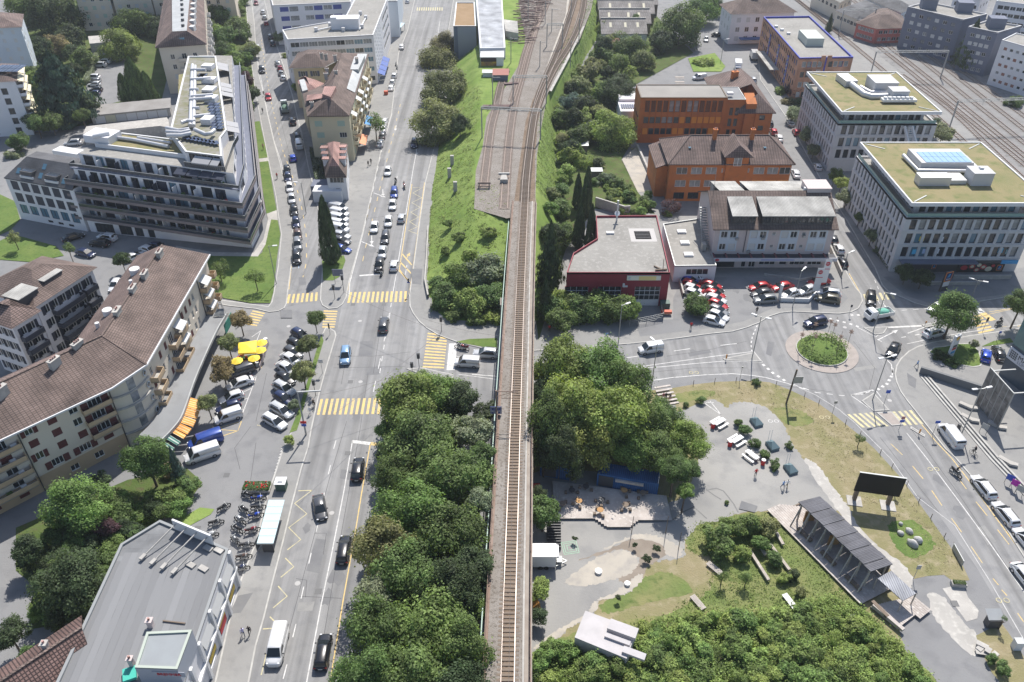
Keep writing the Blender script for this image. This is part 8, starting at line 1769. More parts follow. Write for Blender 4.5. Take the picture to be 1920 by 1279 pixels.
          (1490,168,20,'mid','pu','purple tree at foot of brick building',5),(1465,172,14,'bush','bg','low bush by corner of right street',1.6),(1478,190,16,'bush','br','bush with orange leaves at street corner',1.8),(1500,195,18,'bush','dk','dark bush beside northern office',2),(1488,215,19,'mid','gr','grey green street tree nearest brick building',5),(1513,253,18,'mid','gr','second street tree along northern office',5),(1526,282,14,'mid','gr','third street tree along northern office',4.5),(1566,328,14,'mid','md','street tree at gap between two offices',5),(1578,343,13,'mid','yl','yellowing street tree before southern office',4.5),(1588,370,17,'mid','gr','grey green street tree beside yellowing one',5),(1612,408,12,'mid','md','small dark street tree midway along southern office',4),(1635,441,14,'mid','gr','street tree near southern office corner',4.5),(1646,470,9,'bush','gr','pale bush by planter at southern office',1.5),(1700,512,20,'mid','dk','left tree in shade before supermarket canopy',5),(1730,520,20,'mid','dk','right tree in shade before supermarket canopy',5),(1303,574,28,'dome','md','flat topped clipped tree on showroom forecourt',4.5),(1788,588,40,'big','md','large round tree beside petrol price pylon',10),(1914,572,26,'big','md','round tree at right frame edge',8),(1828,646,9,'bush','gr','bush at tip of lawn beside east road',1.8),(1765,668,14,'bush','dk','dark bush under petrol price pylon',1.5),(1784,680,14,'bush','md','low bush on the lawn edge near pylon',1.2),(1768,250,20,'mid','gr','pale tree behind northern office near tracks',6),(1750,235,16,'mid','dk','dark tree close behind northern office',6),(1900,195,18,'mid','md','bush before white block at far right',3)):tree(*a)
tree(622,494,22,'cypress','dk','tall dark cypress on grass tip between the two streets',15.5)
tree(343,912,17,'fir','bl','blue spruce beside the white delivery van',8)
tree(132,228,66,'cedar','cd','huge layered cedar in the courtyard',20)
for i,(x,y,w_,h) in enumerate(((263,192,25,13.5),(240,191,17,8.5),(285,197,19,10))):tree(x,y,w_,'cypress','th','%s of three clipped cone shaped thujas above garages'%ORD[i],h,'thujas above the garages')
tree(1805,130,28,'fir','dk','tall dark conifer before smaller grey tower',16);tree(1552,62,8,'fir','dk','small conifer beside brick building and tracks',7);tree(1838,-5,20,'fir','dk','dark conifer at top right behind towers',9)
PB='bushes on the waste ground plaza'
for i,(x,y,r) in enumerate(((1286,759,6),(1313,752,9),(1384,793,9),(1398,806,12),(1415,831,11),(1434,853,11),(1452,872,11),(1480,836,8),(1363,941,5),(1418,716,8))):tree(x,y,r,'bush','md','%s small bush on worn asphalt counted from the wooden steps'%ORD[i],None,PB)
for i,(x,y,r) in enumerate(((1190,1022,5),(1231,1029,7),(1212,1048,8),(1160,1121,6),(1078,1010,5))):tree(x,y,r,'bush','dk','%s potted bush round the pale puddle bed'%ORD[i],1.2,'potted bushes round the silt bed')
for i,(x,y,r) in enumerate(((1613,822,9),(1884,1160,5),(1355,1080,10),(1400,1085,12),(1685,908,5))):tree(x,y,r,'thin','md','%s thin sapling on the dry grass'%ORD[i],2.6,'saplings on the dry grass')
TG='bushes in the thicket'
for i,(x,y,r,c) in enumerate(((1345,1015,30,'md'),(1375,990,24,'bg'),(1408,985,24,'md'),(1440,992,22,'ol'),(1390,1040,18,'lt'),(1428,1020,18,'bg'),(1455,1050,16,'md'),(1488,1078,13,'dk'),(1500,1110,12,'ol'),(1470,1085,12,'lt'),(1860,1235,12,'md'),(1882,1255,15,'md'))):tree(x,y,r,'bush',c,'%s bush of the overgrown patch with white beams'%ORD[i] if i<10 else '%s bush by lower right verge'%('upper' if i==10 else 'lower'),None,TG)
q=random.Random(8)
for i in range(150):
 for _ in range(60):
  x,y=q.uniform(995,1740),q.uniform(1150,1300)
  top=1262 if x<1060 else 1215 if x<1200 else 1165 if x<1280 else 1148 if x<1560 else 1135+max(0,(x-1620))*1.15
  if y>top+8 and not (1080<x<1200 and y<1236):break
 tree(x,y,q.uniform(12,30),'bush' if q.random()<.75 else 'thin',q.choice(['bg','lt','bg','lt','bg','lt','md','lt']),'leafy bush in the dense thicket at bottom right',q.uniform(.8,2.4),'bushes in the dense thicket','bush','bush')
for x,y,r in ((1030,1215,20),(1060,1222,24),(1110,1250,28),(1150,1245,26),(1015,1240,22)):tree(x,y,r,'bush','bg','leafy bush in the dense thicket at bottom right',2.6,'bushes in the dense thicket')
def scatter(n,pts,r0,r1,kinds,cols_,label,group,h=None):
 q_=random.Random(n);v=[float(t) for t in pts.replace(',',' ').split()];px=list(zip(v[::2],v[1::2]));got=[]
 while len(got)<n:
  x,y=q_.uniform(min(v[::2]),max(v[::2])),q_.uniform(min(v[1::2]),max(v[1::2]));k=False
  for j in range(len(px)):
   a,c=px[j-1],px[j]
   if (a[1]>y) != (c[1]>y) and x<(c[0]-a[0])*(y-a[1])/(c[1]-a[1])+a[0]:k=not k
  if k:got.append((x,y))
 for i,(x,y) in enumerate(sorted(got)):tree(x,y,q_.uniform(r0,r1),q_.choice(kinds),q_.choice(cols_),label%nth(i),h,group)
scatter(44,'1020,400 1046,290 1042,215 1075,150 1140,30 1200,10 1190,60 1130,90 1185,140 1185,240 1110,230 1110,290 1062,330 1060,400',10,20,['bush','bush','mid'],['md','bg','lt','ol','dk'],'%s wild bush from the left in dense growth right of embankment tracks','wild bushes on the slope')
scatter(26,'60,70 120,0 205,0 310,0 330,50 262,100 240,60 165,90 170,180 165,230 60,240 72,150',14,26,['mid','mid','bush'],['md','dk','bg','dk'],'%s garden tree from the left among apartment towers at upper left','garden trees at upper left',7)
scatter(16,'392,0 462,0 470,90 476,190 455,210 430,130 410,90 398,40',12,20,['mid','bush'],['md','dk','bg'],'%s garden shrub from the left between beige house and left street','garden shrubs by the left street',5)
scatter(46,'75,1000 215,930 250,960 330,905 372,905 330,955 250,1000 225,1040 150,1150 70,1170 75,1090',15,28,['bush','bush','mid'],['dk','md','dk','bg'],'%s dark bush from the left in garden behind flat roofed shop','garden bushes by the shop',3)
scatter(16,'1110,340 1160,330 1228,400 1180,402 1120,385',7,13,['bush'],['md','gr','bg','lt'],'%s small plant from the left in allotment beds above red garage','plants in the allotment beds')
def hedge(x0,y0,x1,y1,w_,h,col,label):
 a,c=G(x0,y0,h),G(x1,y1,h);m_=(a+c)/2;d=c-a;z0=hz(m_.x,m_.y);t=put('hedge',HB[NT%2],None,loc=(m_.x,m_.y,z0),rz=math.atan2(d.y,d.x));t.scale=(d.length/2,w_/2,h);t.color=(*TC[col],1);tag(t,label,'hedge')
HB=[crown_box(5,3200,.12),crown_box(6,3200,.12)]
for a in ((185,985,237,935,2.6,1.7,'lt','clipped hedge behind purple shrub'),(243,965,318,936,3.6,1.6,'bg','wide clipped hedge below round tree'),(1078,296,1112,298,4.5,2.4,'lt','clipped yellow green hedge block on allotment slope'),(398,60,433,58,1.6,1.6,'dk','upper clipped hedge between gardens right of beige house'),(396,73,432,70,1.6,1.6,'dk','lower clipped hedge between gardens right of beige house'),(160,150,182,98,2,1.5,'gr','grey green hedge along courtyard parking'),(1410,218,1432,250,1.6,1.3,'dk','narrow hedge along right street beside orange factory'),(590,275,603,340,3,1.5,'dk','dark hedge along left street at white villa'),(1672,500,1650,470,1.5,.8,'dk','low hedge strip along southern office'),(78,1080,62,1020,3,1.8,'dk','dark hedge beside steps at beige apartments')):hedge(*a)
def cover(name,pts,n,size,col,z=.0,zr=.35,m=None,inside=None):
 p=poly(pts);xs_=[q_.x for q_ in p];ys_=[q_.y for q_ in p];rg=np.random.default_rng(len(pts));P=[]
 def ins(x,y):
  k=False
  for i in range(len(p)):
   a,c=p[i-1],p[i]
   if (a.y>y) != (c.y>y) and x<(c.x-a.x)*(y-a.y)/(c.y-a.y)+a.x:k=not k
  return k
 q_=random.Random(len(pts)+n)
 while len(P)<n:
  cx,cy=q_.uniform(min(xs_),max(xs_)),q_.uniform(min(ys_),max(ys_))
  if not ins(cx,cy):continue
  m_=q_.randint(3,16);sp=q_.uniform(.15,.6);hh=q_.uniform(.3,1)
  for _ in range(m_):x,y=q_.gauss(cx,sp),q_.gauss(cy,sp);P.append((x,y,hz(x,y)+z+abs(q_.gauss(0,zr*hh))))
 P=np.array(P[:n]);N=np.tile([0,0,1.6],(n,1))+rg.normal(0,.3,(n,3));me=leaves(P,N,size,rg,name)
 o=put(name,me,None,kind='stuff');o.color=(*col,1);return o
cover('ground_cover','1300,985 1395,965 1440,964 1475,972 1490,1002 1560,1082 1635,1157 1690,1217 1757,1290 1000,1290 1000,1240 1120,1180 1250,1152 1330,1105 1335,1050 1290,1030',30000,.2,(.19,.24,.07),0,.1)
cover('thicket_weeds','1000,1235 1060,1215 1100,1240 1200,1225 1220,1172 1270,1155 1480,1140 1560,1120 1635,1157 1690,1217 1757,1290 1000,1290',30000,.26,(.23,.31,.09),.1,.7)
cover('slope_grass','815,320 890,320 890,395 950,400 945,600 850,590 808,560 800,505 805,400',12000,.3,(.22,.28,.075),0,.05)
cover('slope_grass','835,200 905,205 890,320 815,320',5000,.32,(.22,.27,.085),0,.05)
cover('slope_grass','1012,250 1040,225 1046,400 1004,400',6000,.35,(.19,.26,.07),0,.08)
cover('slope_grass','1030,172 1110,20 1140,5 1095,110 1060,180',6000,.4,(.15,.22,.075),0,.1)
cover('island_planting','1500,650 1520,632 1560,632 1584,650 1578,675 1545,684 1512,676',3500,.3,(.15,.22,.06),.75,.12)
cover('dry_tufts','1262,732 1410,716 1478,732 1600,808 1670,878 1740,968 1800,1062 1740,1078 1660,985 1540,860 1480,790 1430,755 1340,745',5000,.16,(.32,.28,.17),.02,.03)
# ---------------------------------------------------------------- street furniture and the waste ground
M_TEAL=mat('teal_metal',(.13,.19,.21),.5);M_REDP=mat('red_plastic',(.6,.03,.03),.5);M_YELC=mat('yellow_canvas',(.85,.62,.06),.7);M_GLR=mat('frosted_glass',(.5,.62,.64),.25)
M_PLANK=mat('grey_plank',(.48,.43,.39),.9,(.37,.33,.3),.5,(.55,.51,.47),2.0);M_OSB=mat('raw_plywood',(.42,.24,.1),.8);M_CONT=brickmat('blue_container',(.035,.11,.27),(.04,.125,.3),(.02,.07,.18),.3,30,gap=.06,offset=0)
def post(name,label,cat,x,y,h,r=.07,m=None,z=.12,group=None):
 t=thing(name,label,cat,G(x,y,z),group=group);b=MB();b.cyl((0,0,0),r,h,8,r2=r*.7);put('pole',b.mesh('pole',m or M_GREYST),t,False);return t
def sub(t,name,b,m):return put(name,b.mesh(name,m),t,False)
def lamp(x,y,top,label,two=True,a=0.0):
 g_=G(x,y,.12);h=9.3 if top is None else top;t=post('street_lamp',label,'street lamp',x,y,h,.1)
 for s in ((-1,1) if two else (1,)):
  b=MB();c,q_=math.cos(a)*s,math.sin(a)*s;b.beam((0,0,h-.1),(c*.9,q_*.9,h+.05),.08);sub(t,'arm',b,M_GREYST);b=MB();b.beam((c*.8,q_*.8,h+.05),(c*1.75,q_*1.75,h+.12),.34,.14);sub(t,'lamp_head',b,M_WHITEB)
for a in ((1636,750,9.3,'two armed lamp on splitter island above pale zebra crossing',True,.3),(1410,672,9.3,'two armed lamp on western splitter island of roundabout',True,-.5),(1486,576,8.5,'single lamp at kerb before the showroom display wall',False,.8),(1222,722,9.3,'lamp beside pavement over white van with yellow stripes',False,2.2),(1159,645,8.8,'pale lamp before leafy shrub row below red garage',False,.4),(1637,622,9,'leaning lamp with blue sign on eastern splitter island',False,-.6),(1820,562,4.6,'two armed lamp in shade before the supermarket',True,-.5),(1803,813,9.6,'tall lamp with cluster of white spots by stepped kerb',True,.2),(518,532,9.0,'slim grey lamp at lawn edge by left street crossing',False,0),(1577,521,6,'lamp beside ramp wall of the showroom',False,.5),(1352,112,7,'lamp at turning near the brick building',False,0),(574,400,8,'lamp casting long shadow on left street',False,3.1)):lamp(*a)
M_BS=mat('sign_blue_face',(.04,.1,.45),.5)
def sign(x,y,h,label,faces,z=.12):
 t=post('road_sign',label,'road sign',x,y,h,.045,M_GREYST,z)
 for i,(w_,hh,m) in enumerate(faces):b=MB();b.box(-w_/2,w_/2,-.09,-.05,h-hh-i*.75,h-i*.75);sub(t,'sign_face',b,m)
for a in ((1657,758,3.2,'blue sign at kerb of pavement beside south splitter island',[(.75,.7,M_BS)]),(1685,806,3.0,'red and blue sign pair on island below pale crossing',[(.6,.6,mat('sign_faded_red',(.45,.2,.2),.5)),(.75,.55,M_BS)]),(1748,816,3.2,'blue sign on pavement left of large white van',[(.8,.55,M_BS)]),(1560,777,3.0,'small grey backed sign on dry grass before pale crossing',[(.55,.55,M_GREYST)]),(1712,1086,3.0,'grey square sign beside pavilion path',[(.6,.8,M_ZINC)]),(619,627,2.6,'dark sign on planted strip tip by small crossing',[(.3,1.2,M_DFR)]),(605,700,3.2,'white sign seen from behind on strip beside main road',[(.8,.8,M_WHITEB)]),(768,550,3.6,'blue sign with signal at right end of upper crossing',[(.3,.9,M_DFR),(.6,.3,M_BS)]),(1842,622,3.4,'grey signal backed sign beside east crossing',[(.4,1.0,M_DFR)]),(1868,640,2.4,'small blue and red sign by east pavement',[(.5,.5,M_BS)]),(1733,613,1.4,'orange beacon on eastern island tip',[(.3,.4,M_OBLIND)]),(1361,675,1.3,'orange bollard on western island tip',[(.25,.9,M_OBLIND)]),(1722,815,1.3,'orange bollard on island below pale crossing',[(.25,.9,M_OBLIND)]),(1592,590,2.4,'slim sign at kerb corner of the right street',[(.4,.6,M_DFR)]),(1387,712,3,'thin pole sign at pavement below cross road',[(.3,.3,M_GREYST)])):sign(*a)
def signal(x,y,h,label):
 t=post('traffic_light',label,'traffic light',x,y,h,.06,M_DFR);b=MB();b.box(-.2,.2,-.2,.1,h-.2,h+.9);sub(t,'signal_box',b,M_DFR);b=MB();b.box(-.3,.3,.1,.13,h-.3,h+1.0);sub(t,'back_plate',b,M_WHITEB)
for a in ((828,622,2.6,'traffic light at top right of cross road crossing'),(786,690,2.4,'traffic light at lower left of cross road crossing'),(645,548,3.2,'traffic light at left end of upper main crossing'),(628,560,2.4,'traffic light on rounded pavement tip between streets'),(592,742,2.6,'traffic light at left end of lower main crossing'),(773,697,1.2,'short dark signal post on pointed kerb island')):signal(*a)
t=thing('sign_panel','grey direction panel seen from behind on grass tip by cypress','road sign',G(636,532,.12));b=MB()
for x in (-.8,.8):b.cyl((x,0,0),.06,3.4,6)
sub(t,'pole',b,M_GREYST);b=MB();b.box(-1.1,1.1,-.05,.05,1.9,3.5);sub(t,'panel',b,M_GREYT)
t=post('signal_mast','tall grey mast with long arm over pavement by crossing','mast',574,815,9.2,.16,M_ZINC);b=MB();b.beam((0,0,9.1),(3.6,.3,9.1),.2);sub(t,'arm',b,M_ZINC)
for zz,m,w_ in ((2.6,M_REDP,1.0),(2.0,M_BS,.8)):b=MB();b.box(-w_/2,w_/2,-.2,-.15,zz,zz+.5);sub(t,'sign_face',b,m)
t=thing('wooden_pole','tall leaning wooden pole with white sign on dry grass','pole',G(1474,757,.02));b=MB();b.tube([(0,0,0),(.35,.1,7.4)],.16,7);sub(t,'pole',b,M_BARK);b=MB();b.box(.2,1.7,-.1,-.05,4.6,6.0);sub(t,'sign_face',b,M_ZINC)
A_=poly('504,937.6 534,937.6 512.6,1019.7 481.4,1019.7',2.6);t=thing('bus_shelter','long bus shelter with six pale glass roof panes','bus shelter',G(505,1000,.12))
for i in range(6):
 q_=[A_[0].lerp(A_[3],(i+.02)/6),A_[1].lerp(A_[2],(i+.02)/6),A_[1].lerp(A_[2],(i+.98)/6),A_[0].lerp(A_[3],(i+.98)/6)];b=MB();b.prism([(p.x,p.y) for p in q_],2.62,2.66,bottom=True);put('glass_pane',b.mesh('glass_pane',M_GLR),t)
b=MB();m0,m1=A_[0].lerp(A_[1],.5),A_[3].lerp(A_[2],.5)
for i in range(7):b.beam(A_[0].lerp(A_[3],i/6)-Vector((0,0,.06)),A_[1].lerp(A_[2],i/6)-Vector((0,0,.06)),.08)
for i in range(4):p=m0.lerp(m1,(i+.5)/4);b.beam((p.x-.8,p.y,.1),(p.x-.8,p.y,2.55),.12)
put('frame',b.mesh('frame',M_GREYST),t);p=m1.lerp(m0,.08);b=MB();b.obox((p.x,p.y,.12),1.5,.15,1.9);put('poster_case',b.mesh('poster_case',M_DFR),t)
p=m0.lerp(m1,.5);b=MB();b.obox((p.x-.4,p.y,.5),.4,4.5,.08,-.2);put('bench',b.mesh('bench',M_GREYST),t);b=MB();b.obox((p.x-.85,p.y,.3),.04,7.0,2.0,-.2);put('rear_glass',b.mesh('rear_glass',M_GLASSL),t)
p=G(529,915,.12);t=thing('utility_cabinet','green utility cabinet with open white top beside bus shelter','cabinet',p);b=MB();b.box(-.75,.75,-.7,.7,0,1.5);sub(t,'body',b,mat('dark_green_metal',(.07,.12,.1),.6));b=MB();b.box(-.85,.85,-.8,.8,1.5,1.58);b.box(-.35,.35,-.3,.3,1.58,1.75);sub(t,'lid',b,M_WHITEB)
t=thing('flower_bed','raised flower bed with red flowers beside motorcycles','planter',G(484,917,.12));b=MB();b.box(-2.2,2.0,-.9,.9,0,.45);sub(t,'trough',b,M_CONC);o=put('plants',HB[0],t,False,loc=(-.1,0,.4));o.scale=(1.95,.8,.5);o.color=(.08,.14,.03,1);b=MB()
for i in range(16):b.ball((rnd.uniform(-1.8,1.6),rnd.uniform(-.7,.7),.95),.13,.13,.1,6,4)
sub(t,'flowers',b,M_REDP)
t=thing('marquee','bright yellow rectangular marquee at the café terrace','marquee',G(463,655));Q=poly('446.5,643 481.7,638 480,661 446.5,662.5',2.7);b=MB();c_=sum(Q,Vector())/4;c_.z=3.2
for i in range(4):b.face([Q[i],Q[(i+1)%4],c_]);b.quad(Q[i],Q[(i+1)%4],Q[(i+1)%4]-Vector((0,0,.3)),Q[i]-Vector((0,0,.3)))
put('canvas',b.mesh('canvas',M_YELC),t);b=MB()
for p in Q:b.beam((p.x,p.y,0),(p.x,p.y,2.6),.06)
put('pole',b.mesh('pole',M_GREYST),t)
for i,(x,y) in enumerate(((490,642),(488,656),(476,671),(444,676))):
 t=thing('parasol','yellow parasol %s'%('at top right of marquee','just below the top right one','over green mat below marquee','left of the mat near brown tree')[i],'parasol',G(x,y,2.2),group='yellow parasols');t.location.z=0;b=MB();n=8
 for k in range(n):a,c=6.283*k/n,6.283*(k+1)/n;b.face([(0,0,2.6),(1.1*math.cos(a),1.1*math.sin(a),2.1),(1.1*math.cos(c),1.1*math.sin(c),2.1)])
 sub(t,'canopy',b,M_YELC);b=MB();b.cyl((0,0,0),.03,2.5,6);sub(t,'pole',b,M_GREYST)
structure(sheet('green_mat','452,668 482,664 476,690 446,693',mat('green_carpet',(.03,.08,.02),.95),.02))
for i,(x,y) in enumerate(((455,672),(462,684),(480,678),(452,688))):b=MB();b.obox((0,0,.7),.8,.8,.05);b.cyl((0,0,0),.04,.7,6);b.obox((.7,0,0),.42,.42,.45);b.obox((-.7,0,0),.42,.42,.45);o=b.build('cafe_table',mat('orange_plastic',(.6,.14,.05),.6));o.location=G(x,y);tag(o,'%s orange café table with stools under the parasols'%ORD[i],'table')
for x,y,l in ((483,686,'white round bollard at lower corner of café terrace'),(499,642,'white round bollard at upper corner of café terrace')):b=MB();b.cyl((0,0,0),.4,.9,12);o=b.build('bollard',M_WHITEB);o.location=G(x,y);tag(o,l,'bollard')
b=MB();b.beam(G(504,645)+Vector((0,0,.5)),G(488,693)+Vector((0,0,.5)),.12,.9);o=b.build('terrace_barrier',mat('smoked_glass',(.3,.25,.25),.3));tag(o,'low terrace barrier along right side of café','barrier')
b=MB();b.beam(G(437,602)+Vector((0,0,1.1)),G(424,627)+Vector((0,0,1.1)),.1,2.0);o=b.build('green_screen',mat('green_tarpaulin',(.03,.2,.15),.7));tag(o,'dark green fabric screen beside brownish café tree','screen')
t=thing('easel_frame','metal A frame with tilted glass case at end of shop canopy','frame',G(415,590,3.5));b=MB();b.beam((-1.2,-1,0),(0,1,2.4),.1);b.beam((1.4,-.6,0),(0,1,2.4),.1);b.beam((0,1.2,0),(0,1,2.4),.1);sub(t,'legs',b,M_CONC);b=MB();b.face([(-1.1,-1,.3),(.9,-.8,.3),(.6,.3,1.2),(-.6,.2,1.2)]);sub(t,'glass_case',b,M_GLASSL)
for i,(x,y,l) in enumerate(((1348,796,'white picnic table nearest the wooden steps'),(1381,829,'middle white picnic table of the three'),(1409,858,'white picnic table nearest the person in red'))):
 t=thing('picnic_table',l,'picnic table',G(x,y,.04),.62 if i<2 else -.95,'white picnic tables');b=MB();b.box(-1.15,1.15,-.42,.42,.68,.75);sub(t,'table_top',b,M_WHITEB)
 for s in ((-1,1) if i<2 else (-1,)):b=MB();b.box(-1.15,1.15,s*.95-.18,s*.95+.18,.38,.45);sub(t,'bench',b,M_WHITEB)
 for s in (-.9,.9):b=MB();b.box(s-.05,s+.05,-1.1 if i>1 else -1.0,1.0,.3,.38);b.box(s-.05,s+.05,-.3,.3,0,.68);b.box(s-.06,s+.06,-1,-.85,0,.38);sub(t,'leg',b,M_GREYST)
for x,y,l in ((1336,802,'red drum beside picnic table nearest steps'),(1368,836,'red drum beside middle picnic table'),(1430,871,'red drum between picnic table and bush')):
 t=thing('waste_drum',l,'drum',G(x,y,.04),group='red drums on the plaza');b=MB();b.cyl((0,0,0),.33,1.0,12);sub(t,'drum',b,M_REDP);b=MB();b.cyl((0,0,1.0),.34,.05,12);sub(t,'rim',b,M_WHITEB)
for i,(x,y) in enumerate(((1417,794),(1447,838),(1481,882))):
 t=thing('steel_shell','%s teal steel shelter box with two thin rods counted from dry grass'%ORD[i],'shelter',G(x,y,.04),.35,'teal shells on the plaza');b=MB();b.prism([(-.75,-1),(.75,-1),(.6,1),(-.6,1)],0,.5);b.face([(-.75,-1,.5),(.75,-1,.5),(.2,0,1.2),(-.2,0,1.2)]);b.face([(-.6,1,.5),(-.75,-1,.5),(-.2,0,1.2)]);b.face([(.75,-1,.5),(.6,1,.5),(.2,0,1.2)]);b.face([(.6,1,.5),(-.6,1,.5),(-.2,0,1.2),(.2,0,1.2)]);sub(t,'shell',b,M_TEAL)
 for s in (-.25,.25):b=MB();b.tube([(s,.9,.4),(s+.3,1.3,2.5)],.03,5);sub(t,'rod',b,M_WHITEB)
t=thing('litter_bin','dark litter bin at foot of the wooden steps','bin',G(1261,771,.04));b=MB();b.box(-.4,.4,-.3,.3,0,1.0);sub(t,'body',b,M_GREYT);b=MB();b.box(-.45,.45,-.35,.35,1.0,1.08);sub(t,'lid',b,M_DFR)
t=thing('wooden_steps','flight of six pale wooden steps down to the plaza','steps',G(1247,747));a,c=G(1241,732),G(1257,758);d=(c-a);r_=Vector((-d.y,d.x,0)).normalized();b=MB();b.box(-1.5,1.5,-.2,.2,0,.14);me=b.mesh('tread',M_PLANK)
for i in range(6):put('tread',me,t,loc=a.lerp(c,i/5)+Vector((0,0,.75-i*.14))-t.location,rz=math.atan2(r_.y,r_.x))
a,c=G(1598,942),G(1669,952);f=Frame(a,c);t=thing('open_air_screen','large black screen on two stout posts over dry grass','screen',a);b=MB();b.prism([f.p(-.4,.1),f.p(f.L+.6,.1),f.p(f.L+.6,-.08),f.p(-.4,-.08)],2.5,6.3,bottom=True);put('screen',b.mesh('screen',mat('screen_black',(.006,.006,.008),.6)),t)
for u in (.3,f.L-.3):b=MB();b.prism([f.p(u-.25,-.3),f.p(u+.25,-.3),f.p(u+.25,-.9),f.p(u-.25,-.9)],0,5.5);put('post',b.mesh('post',M_SLEEP),t);b=MB();b.obox(f.p(u,-.3,0),2.1,2.0,.12,f.rz);put('foundation',b.mesh('foundation',M_CONC),t)
b=MB();b.prism([f.p(-.45,.13),f.p(f.L+.65,.13),f.p(f.L+.65,-.1),f.p(-.45,-.1)],6.3,6.36);put('top_rail',b.mesh('top_rail',M_ZINC),t)
M_ROCK=mat('limestone_rock',(.5,.49,.47),.9,(.38,.37,.36),1.5,None,None,.8,3)
for i,(x,y,r_,l) in enumerate(((1689,982,.35,'smallest pale rock at top of green patch'),(1689,1000,.5,'round pale rock left on green patch'),(1705,996,.6,'upright white rock on green patch'),(1722,1013,.7,'grey rock right on green patch'),(1711,1020,.9,'long white rock lowest on green patch'))):
 b=MB();b.ball((0,0,0),r_,r_*(.6 if i==4 else .85),r_*.8,8,5);b.v=[(p[0]*rnd.uniform(.82,1.15),p[1]*rnd.uniform(.82,1.15),p[2]) for p in b.v];o=b.build('rock',M_ROCK);o.location=G(x,y,.2);o.rotation_euler=(0,.2,-.9);tag(o,l,'rock')
for i,(x0,y0,x1,y1,l) in enumerate(((1440,977,1467,1025,'upper right white timber beam in overgrown patch'),(1442,1024,1479,1073,'lower right white timber beam in overgrown patch'),(1405,1037,1440,1092,'lower left white timber beam in overgrown patch'),(1412,1010,1435,1045,'middle white timber beam in overgrown patch'))):b=MB();b.beam(G(x0,y0)+Vector((0,0,.45)),G(x1,y1)+Vector((0,0,.45)),.42,.3);tag(b.build('timber_beam',M_WARM),l,'beam')
for i,(x,y,a_,l) in enumerate(((1339,1068,-.9,'slatted grey pallet bench on dry grass, upper one'),(1308,1132,-1.05,'slatted grey pallet bench near the thicket, lower one'),(1480,1130,-1.2,'white bench block beside shrubs below beams'))):
 t=thing('pallet_bench',l,'bench',G(x,y,.03),a_);b=MB()
 for k in range(5):b=MB();b.box(-1.2,1.2,-.4+k*.17,-.28+k*.17,.32,.38);sub(t,'slat',b,M_PLANK if i<2 else M_WHITEB)
 b=MB();b.box(-1,-.85,-.4,.4,0,.32);b.box(.85,1,-.4,.4,0,.32);sub(t,'leg',b,M_PLANK)
a,c=G(1497,941,4.2),G(1633,1072,4.2);f=Frame(a,c);L=f.L;t=thing('pavilion','long open timber pavilion with eleven dark corrugated roof strips','pavilion',Vector((a.x,a.y,0)));w1=4.2;M_DROOF=brickmat('dark_corrugated',(.125,.125,.14),(.145,.145,.16),(.08,.08,.09),.22,20,gap=.05,offset=0);sg=1 if (f.p(0,1)-f.p(0,0)).x>0 else -1
for i in range(11):
 u0,u1=L*i/11,L*(i+.955)/11;z0_,z1_=4.2+.08*(i%2),3.4+.08*(i%2);b=MB();q_=[f.p(u0,0,z0_),f.p(u1,0,z0_),f.p(u1+.1,sg*w1,z1_),f.p(u0+.1,sg*w1,z1_)];b.face(q_);b.face([p-Vector((0,0,.12)) for p in q_][::-1])
 for k in range(4):b.quad(q_[k]-Vector((0,0,.12)),q_[(k+1)%4]-Vector((0,0,.12)),q_[(k+1)%4],q_[k])
 put('roof_strip',b.mesh('roof_strip',M_DROOF),t)
for i in range(9):
 u=.4+i*(L-.8)/8;b=MB();b.beam(f.p(u,sg*.4,.4),f.p(u,sg*.4,4.1),.2);b.beam(f.p(u,sg*(w1-.5),.4),f.p(u,sg*(w1-.5),3.4),.2);put('post',b.mesh('post',M_WARM),t);b=MB();b.beam(f.p(u+.4,-sg*1.2,.5),f.p(u,sg*.5,3.6),.16);put('brace',b.mesh('brace',M_WARM),t)
b=MB();b.beam(f.p(0,sg*(w1-.3),1.9),f.p(L,sg*(w1-.3),1.9),.12,2.6);put('back_wall',b.mesh('back_wall',M_SLEEP),t)
for u in (1.2,6):b=MB();b.obox(f.p(u,sg*1.8,.5),1.6,.2,2.0,f.rz+1.2);put('plywood_panel',b.mesh('plywood_panel',M_OSB),t)
for k in range(20):
 o0=-sg*1.9+sg*k*.36;b=MB();u0=-3.2+max(0,(k-6)*.25);b.beam(f.p(u0,o0,.38),f.p(L+1.5,o0,.38),.33,.1);put('deck_board',b.mesh('deck_board',M_PLANK),t)
b=MB()
for k in range(7):b.beam(f.p(-2+k*(L+2)/6,-sg*1.9,.2),f.p(-2+k*(L+2)/6,sg*4.8,.2),.2,.24)
put('deck_joists',b.mesh('deck_joists',M_SLEEP),t)
for k in range(4):b=MB();b.obox(f.p(3+k*4.6,-sg*.6,.45),2.6,.5,.45,f.rz);put('bench',b.mesh('bench',M_SLEEP),t)
a2=poly('1645,1084 1671,1070 1717.7,1112.7 1692.7,1126.6',2.8);t=thing('lean_to_roof','pale ribbed lean-to roof at the lower end of pavilion','shelter',G(1680,1110));b=MB();b.face([a2[0],a2[1],a2[2],a2[3]]);b.face([p-Vector((0,0,.1)) for p in a2][::-1]);put('roof',b.mesh('roof',brickmat('pale_rib_roof',(.3,.31,.34),(.34,.35,.37),(.2,.2,.22),.3,20,gap=.05,offset=0)),t);b=MB()
for p in a2:b.beam((p.x,p.y,.4),(p.x,p.y,2.75),.12)
put('post',b.mesh('post',M_WARM),t)
